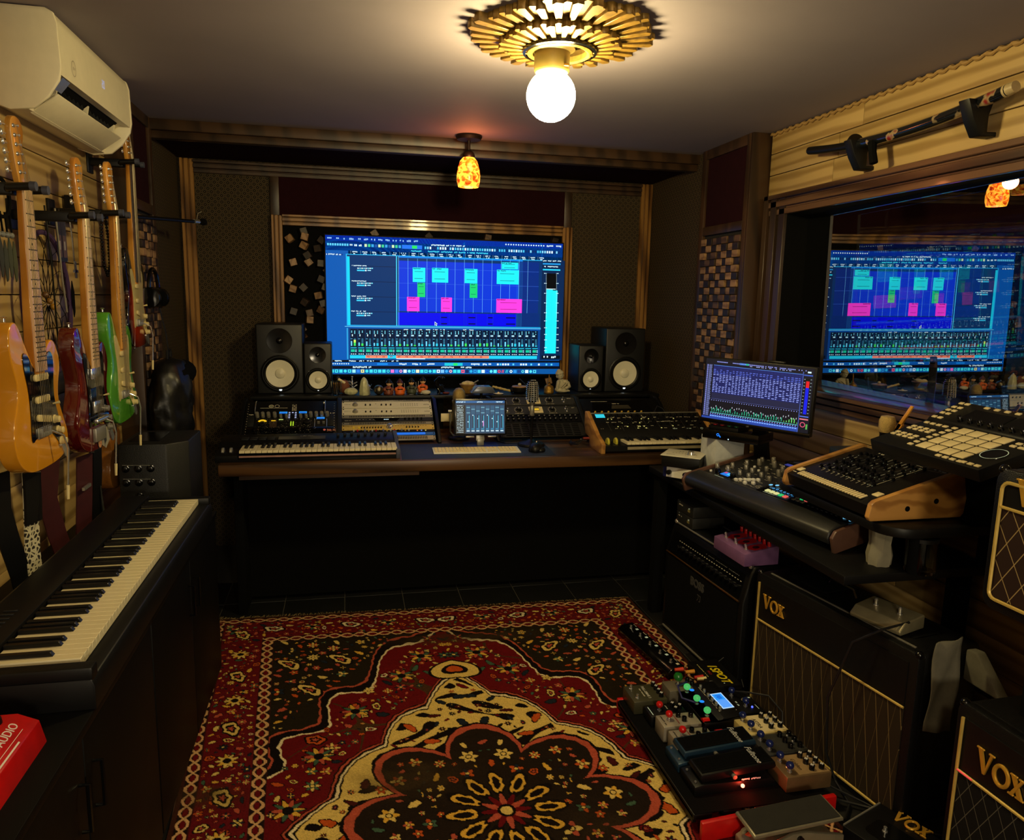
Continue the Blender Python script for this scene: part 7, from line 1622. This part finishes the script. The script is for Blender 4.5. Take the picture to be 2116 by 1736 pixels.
# ================================================================== FLOOR PEDALS
def pframe(x, y, z, tilt=0.0):   # local x runs towards the camera, local y towards the amplifiers
    return frame((x, y, z), (0, -1, 0), (cos(tilt), 0, sin(tilt)))
RZ0 = .0115
t = thing('pedalboard', 'long black pedalboard with bright red end rails lying on the rug', 'pedalboard', (1.19, 2.08, RZ0))
BZ = .062
for i, x in enumerate((-.225, -.13, -.03, .07, .165)): part('slat', MB().box(x, -.295, BZ - .03, x + .06, .345, BZ - .012), BLK, t, bev=.003)
part('carpet_strip', MB().box(-.222, -.295, BZ - .012, .222, .34, BZ - .0095), CLOTHB, t)
part('end_rail', MB().box(-.225, .335, .0, .228, .353, .055), RED, t, bev=.004); part('end_rail', MB().hexa([(-.225, -.35, 0), (.232, -.318, 0), (.232, -.3, 0), (-.225, -.332, 0)], [(-.225, -.35, .062), (.232, -.318, .066), (.232, -.3, .066), (-.225, -.332, .062)]), RED, t, bev=.004)
for x in (-.225, .215): part('side_rail', MB().box(x, -.29, .02, x + .012, .34, .045), BLK, t, bev=.002)
part('cable_clip', MB().box(.04, -.337, .03, .085, -.312, .07), BLKG, t, bev=.003)
PZ = RZ0 + BZ - .0085
capm = {}
def swcap(m): 
    if m.name not in capm: capm[m.name] = MB().lathe([(0, .014), (.009, .014), (.0125, .019), (.0125, .026), (.009, .031), (0, .032)], n=16).mesh('switch_cap', m)
    return capm[m.name]
swp = MB().lathe([(0, 0), (.0075, 0), (.0075, .003), (.005, .004), (.005, .015), (0, .015)], n=12).mesh('foot_switch', CHROME)
PKN = MB().lathe([(0, 0), (.0085, 0), (.0085, .014), (.0075, .016), (0, .016)], n=14).mesh('knob', BLKG)
XC = MB().box(-.0055, -.0016, .016, .0055, .0016, .0175).box(-.0016, -.0055, .016, .0016, .0055, .0175).mesh('knob_mark', WHITE)
def pedal(label, x, y, w, d, h, m, z=None, tilt=.0, bev=.004):
    t = thing('effect_pedal', label, 'pedal', M=pframe(x, y, PZ if z is None else z, tilt)); part('case', MB().box(0, 0, 0, w, d, h), m, t, bev=bev); return t
def sw(t, x, y, h, cap=None):
    inst('foot_switch', swp, t, (x, y, h))
    if cap: inst('switch_cap', swcap(cap), t, (x, y, h))
def kn(t, pts, h, mark=True):
    for x, y in pts:
        inst('knob', PKN, t, (x, y, h))
        if mark: inst('knob_mark', XC, t, (x, y, h))
GREYM = mat('warm_grey_metal', rgb(120, 112, 96), .35, .3)
t = pedal('olive drive pedal with two chrome switches at the far left corner of the pedalboard', .985, 2.425, .115, .13, .05, mat('olive_enamel', rgb(62, 60, 42), .35)); 
for x in (.025, .09): sw(t, x, .022, .05)
kn(t, [(.02 + .025 * i, .112) for i in range(4)], .05); text('FULL-DRIVE 3', WHITE, t, TR((.057, .068, .0503)), .014, .0002); p = Panel(); p.scrib(.03, .05, .085, .055, pl); p.obj('print', PRINT, t, loc=(0, 0, .0504))
part('jack', MB().cyl((.115, .1, .025), .007, .02, 10, 'x'), BLKG, t)
t = pedal('grey mini pedal with a big green knob cap', 1.14, 2.425, .075, .12, .055, GREYM); inst('switch_cap', swcap(GREENK), t, (.035, .05, .055), scale=1.4); inst('foot_switch', swp, t, (.035, .05, .055)); kn(t, [(.02, .095), (.05, .1)], .055, False)
t = pedal('black mini pedal with a red switch cap between the olive and the pale pedals', 1.015, 2.295, .07, .14, .04, BLK); sw(t, .035, .045, .04, REDP); kn(t, [(.02, .1), (.05, .1), (.035, .122)], .04); p = Panel(); p.line(.008, .012, .06, .012, .003, wh); p.scrib(.01, .075, .06, .08, pl); p.obj('print', PRINT, t, loc=(0, 0, .0404))
for i, (nm, y) in enumerate((('farther', 2.205), ('nearer', 2.11))):
    t = pedal('pale grey mini pedal with a red switch cap, %s of the two' % nm, 1.02 + .005 * i, y, .075, .14, .058, mat('pale_metal_%d' % i, rgb(166, 158, 142), .35, .3)); sw(t, .036, .035, .058, REDP); kn(t, [(.022, .075), (.05, .085), (.03, .118)], .058, False); p = Panel(); p.rect(.012, .06, .064, .064, rgb(120, 60, 56)); p.scrib(.01, .012, .065, .018, dk_); p.obj('print', PRINT, t, loc=(0, 0, .0584))
for i in range(2): tag(part('cable_plug', MB().tube([(1.175 + .012 * i, 2.16 - .075 * i, PZ + .045), (1.2 + .012 * i, 2.16 - .075 * i, PZ + .045)], .012, 10), REDP), 'red cable plug beside the %s pale mini pedal' % ('farther', 'nearer')[i], 'plug')
# multi effect with a lit display
t = pedal('black multi effect pedal with a bright blue display and three green lit switches', 1.175, 2.375, .235, .15, .05, BLK)
part('slope', MB().prism([(0.0, .05), (0.055, .05), (0.07, .062), (.15, .066), (.15, .05)], 0, .235, 'x'), BLK, t, bev=.002)
gl = glow('green_lit_cap', rgb(90, 230, 120), .55)
for i in range(3): inst('foot_switch', swp, t, (.035 + .08 * i, .028, .05)); inst('switch_cap', swcap(gl), t, (.035 + .08 * i, .028, .05))
DPF = frame((0, .07, .0625), (1, 0, 0), (0, .08, .004)); l = Panel(); l.rect(.085, .024, .185, .068, rgb(190, 225, 255)); l.rect(.09, .028, .18, .064, rgb(40, 150, 246), 1); l.rect(.13, .028, .18, .064, rgb(90, 160, 250), 2); l.scrib(.1, .035, .125, .055, rgb(20, 90, 200), 3, n=4)
for i in range(2): l.disc(.043 + .08 * i, .044 - .07, .009, rgb(30, 140, 255), 2, 10)
l.obj('display', LIT, t, M=DPF @ TR((0, 0, .0006)))
for i in range(6): inst('knob', K_SIL, t, M=DPF @ TR((.04 + .03 * i, .01, 0)), scale=.8)
p = Panel()
for i in range(18): p.scrib(.03 + .01 * i, .004 + .06 * (i % 2) * (i > 12), .038 + .01 * i, .007 + .06 * (i % 2) * (i > 12), pl, n=2)
p.obj('print', PRINT, t, M=DPF @ TR((0, 0, .0006)))
t = thing('power_supply', 'black pedal power box with yellow lettering at the far end of the pedalboard', 'power supply', M=pframe(1.318, 2.57, PZ, 0)); part('case', MB().box(0, 0, 0, .205, .125, .045), BLK, t, bev=.002)
text('1SPOT', mat('yellow_ink', rgb(226, 204, 20), .5), t, TR((.112, .075, .0453)), .05, .0002, shear=.2, bold=.0012); text('PRO', mat('red_ink', rgb(150, 24, 20), .5), t, TR((.1, .043, .0453)), .016, .0002); p = Panel(); p.scrib(.03, .022, .13, .026, rgb(210, 200, 120)); 
for k in range(3): p.rect(.16, .012 + .005 * k, .19, .014 + .005 * k, rgb(170, 170, 165))
p.disc(.185, .062, .003, wh); p.obj('print', PRINT, t, loc=(0, 0, .0454))
part('cable', MB().tube([(.01, .12, .03), (-.0, .16, .05), (.06, .19, .035), (.12, .185, -.02)], .003, 6), CABLE, t); part('blue_lamp', MB().ball((.206, .006, .03), .004, 8, 6), glow('blue_lamp', (.1, .5, 1, 1), 2.5), t)
for i, (x, y, c_) in enumerate(((1.275, 2.5, rgb(220, 150, 40)), (1.29, 2.455, rgb(190, 40, 30)), (1.295, 2.44, rgb(226, 206, 140)), (1.285, 2.385, rgb(230, 160, 60)), (1.24, 2.525, rgb(210, 60, 30)))):
    tag(part('cable_plug', MB().tube([(x, y, PZ + .04), (x + .035, y - .004, PZ + .042)], [.006, .008], 10), mat('plug_%d' % i, c_, .4)), ('orange cable plug, farthest of the row beside the power box', 'red cable plug beside the power box', 'cream cable plug beside the power box', 'amber cable plug over the blue display', 'orange red plug next to the green capped pedal')[i], 'plug')
t = pedal('black switch box with two blue caps and a cream round label beside the amplifier', 1.335, 2.335, .15, .1, .04, BLK)
sw(t, .03, .03, .04, BLUEK); sw(t, .105, .045, .04, BLUEK); p = Panel(); p.disc(.065, .065, .013, CREAM and rgb(220, 205, 150)); p.scrib(.04, .082, .06, .092, wh, n=2); p.line(.01, .01, .06, .01, .002, wh); p.scrib(.07, .02, .1, .028, wh); p.line(.1, .085, .13, .085, .002, wh); p.obj('print', PRINT, t, loc=(0, 0, .0404)); part('lamp', MB().ball((.117, .065, .042), .004, 8, 6), glow('deep_blue_lamp', (.05, .08, 1, 1), 3), t)
def double(label, y, m, face, word, wc, km=True):
    t = pedal(label, 1.285, y, .108, .155, .052, m); part('face_plate', MB().box(.006, .045, .052, .102, .15, .0535), face, t)
    for x in (.028, .082): sw(t, x, .024, .052, BLUEK)
    kn(t, [(.022 + .032 * i, .098) for i in range(3)] + [(.022 + .032 * i, .132) for i in range(3)], .0535, km); text(word, wc, t, TR((.054, .065, .054)), .019, .0002, shear=.1)
    for x in (.038, .07): inst('toggle', swm, t, (x, .115, .0535), scale=.6)
    return t
double('cream double pedal with blue switch caps and six black knobs', 2.155, mat('cream_metal', rgb(200, 180, 116), .4), CREAM, 'ASTRA', BLKM)
double('charcoal double pedal with blue switch caps and grey knobs', 2.04, mat('charcoal_metal', rgb(40, 40, 38), .5), mat('charcoal_face', rgb(48, 47, 42), .5), 'RUBY', GRL, False)
t = double('brown double pedal with blue switch caps, nearest on the pedalboard', 1.925, mat('brown_metal', rgb(112, 88, 58), .4, .3), mat('tan_face', rgb(150, 122, 82), .45), 'Golden', mat('brown_ink', rgb(60, 40, 20), .5)); part('lamp', MB().ball((.06, .03, .053), .0035, 8, 6), glow('orange_lamp', (1, .35, .1, 1), 2.5), t)
# two rocker pedals
def wah(label, y, body, word):
    t = thing('rocker_pedal', label, 'pedal', M=pframe(1.0, y, PZ, 0)); w = .1
    part('base', MB().prism([(0, 0), (0, .03), (.03, .035), (.25, .03), (.27, .02), (.27, 0)], 0, w, 'x'), body, t, bev=.003)
    part('treadle', MB().prism([(.03, .036), (.02, .05), (.025, .062), (.27, .078), (.275, .064), (.27, .056)], .008, w - .008, 'x'), body, t, bev=.002)
    TF = frame((.016, .026, .0626), (1, 0, 0), (0, .245, .016)); part('rubber_pad', MB().box(0, .004, 0, w - .032, .24, .002), BLKM, t, M=TF)
    for k in range(12): inst('rib', MB().box(.002 + .0052 * k, .008, .002, .004 + .0052 * k, .236, .0032).mesh('rib', BLKM), t, M=TF)
    text(word, mat('silver_script_' + word + str(int(y * 10)), rgb(200, 200, 195), .4), t, TF @ TR((.034, .195, .0036)), .026, .0002, shear=.35)
    part('pivot', MB().cyl((w - .008, .13, .05), .007, .012, 12, 'x'), STEEL, t)
    for x in (.02, .08): part('foot_screw', MB().cyl((x, .012, .033), .004, .004, 8), CHROME, t)
    return t
wah('steel blue rocker pedal with a black ribbed treadle', 2.07, mat('steel_blue', rgb(34, 60, 82), .35, .3), 'Fulltone')
t = wah('all black rocker pedal with a red lamp on its near side', 1.955, BLK, 'Fulltone '); 
part('red_lamp', MB().ball((.108, .155, .022), .006, 10, 8), glow('red_lamp', (1, .12, .06, 1), 12), t); p = Panel(); p.scrib(.15, .034, .22, .04, wh); p.obj('print', PRINT, t, M=frame((.1005, 0, 0), (0, 1, 0), (0, 0, 1)))
lamp('red_lamp_glow', (1.16, 1.832, PZ + .03), .2, (1, .05, .02), .004)
# silver volume pedal on the rug in front of the board
t = thing('volume_pedal', 'wide silver volume pedal with a black grip top on the rug', 'pedal', M=pframe(1.06, 1.715, RZ0, 0)); w = .098
SILP = mat('silver_pedal', rgb(150, 142, 118), .35, .5)
part('base', MB().prism([(0, 0), (.0, .03), (.02, .04), (.27, .04), (.28, .0)], 0, w, 'x'), SILP, t, bev=.003)
for x in (.0, w - .012): part('cheek', MB().prism([(.01, .03), (.02, .045), (.12, .085), (.16, .085), (.28, .06), (.28, .03)], x, x + .012, 'x'), SILP, t, bev=.002)
part('treadle', MB().prism([(-.005, .094), (.0, .1), (.27, .118), (.272, .108), (.0, .088)], -.002, w + .002, 'x'), SILP, t, bev=.002)
gp = [(.0, -.012), (.04, -.001), (.1, .0), (.27, .0), (.28, .04), (.27, w), (.0, w), (-.012, .05)]
part('grip_pad', MB().box(.003, .004, 0, w - .003, .264, .0025), mat('grip_tape', rgb(34, 32, 24), .95, bump=.6, bs=900), t, M=frame((0, 0, .1005), (1, 0, 0), (0, .27, .018)))
part('pivot_bolt', MB().cyl((w, .14, .07), .009, .008, 14, 'x'), BLKG, t); part('name_badge', MB().box(w, .15, .012, w + .001, .21, .03), BLK, t)
part('red_spring', MB().tube([(.02, .02, .03), (.03, .05, .06), (.03, .1, .05)], .008, 8), mat('orange_red', rgb(220, 70, 40), .4), t)
t = thing('footswitch', 'black floor footswitch with a small gold logo at the bottom edge of the picture', 'footswitch', M=frame((1.375, 1.67, RZ0), (.35, -.94, 0), (.94, .35, 0))); part('case', MB().box(0, 0, 0, .2, .19, .045), BLK, t, bev=.004); part('front_trim', MB().box(-.001, .004, .042, .003, .186, .048), STEEL, t); part('recess', MB().prism(rrect(.12, .09, .02, 4, .1, .08), .045, .046), BLKG, t); sw(t, .08, .08, .046)
lf = bpy.data.objects.new('gold_logo', None); COL.objects.link(lf); lf.parent = t; logo(lf, 0, 0, .05, .0)
lf.matrix_local = TR((.05, .15, .0455)) @ RXm(radians(-90))
# black five-button strip
t = thing('switch_strip', 'narrow black strip of five footswitches lying alone on the far rug', 'footswitch', M=frame((1.2, 3.05, RZ0), (.13, -.99, 0), (.99, .13, 0))); part('case', MB().prism([(0, 0), (0, .03), (.02, .045), (.075, .05), (.08, .0)], 0, .44, 'x'), BLKG, t, bev=.003)
p = Panel()
for i in range(5): sw(t, .05 + .085 * i, .04, .046); p.rect(.07 + .085 * i, .05, .085 + .085 * i, .062, (wh if i != 4 else pl)); p.scrib(.03 + .085 * i, .064, .06 + .085 * i, .068, pl)
p.obj('print', PRINT, t, M=frame((0, .0, .0462), (1, 0, 0), (0, 1, .09)))
# cables on the floor
def cable(label, pts, r=.0035, m=None): return tag(part('cable', MB().tube(pts, r, 6), m or CABLE), label, 'cable')
cable('thin black cable looping from the switch box to the wide amplifier', [(1.37, 2.30, PZ + .06), (1.40, 2.24, PZ + .085), (1.45, 2.2, PZ + .09), (1.47, 2.14, PZ + .06), (1.455, 2.1, .02)])
cable('dark cable curving over the pedals below the grey mini pedal', [(1.21, 2.36, PZ + .08), (1.16, 2.33, PZ + .085), (1.16, 2.29, PZ + .06), (1.2, 2.26, PZ + .055)], .004, mat('violet_cable', rgb(30, 26, 90), .5))
cable('black cable lying on the rug along the amplifier foot', [(1.43, 1.84, .02), (1.5, 1.8, .016), (1.555, 1.76, .016), (1.57, 1.7, .016), (1.61, 1.66, .016), (1.68, 1.62, .014)], .005)
cable('thin black cable running beside the amplifier foot to the right edge', [(1.43, 1.9, .05), (1.48, 1.86, .03), (1.54, 1.8, .016), (1.6, 1.7, .014)], .004)
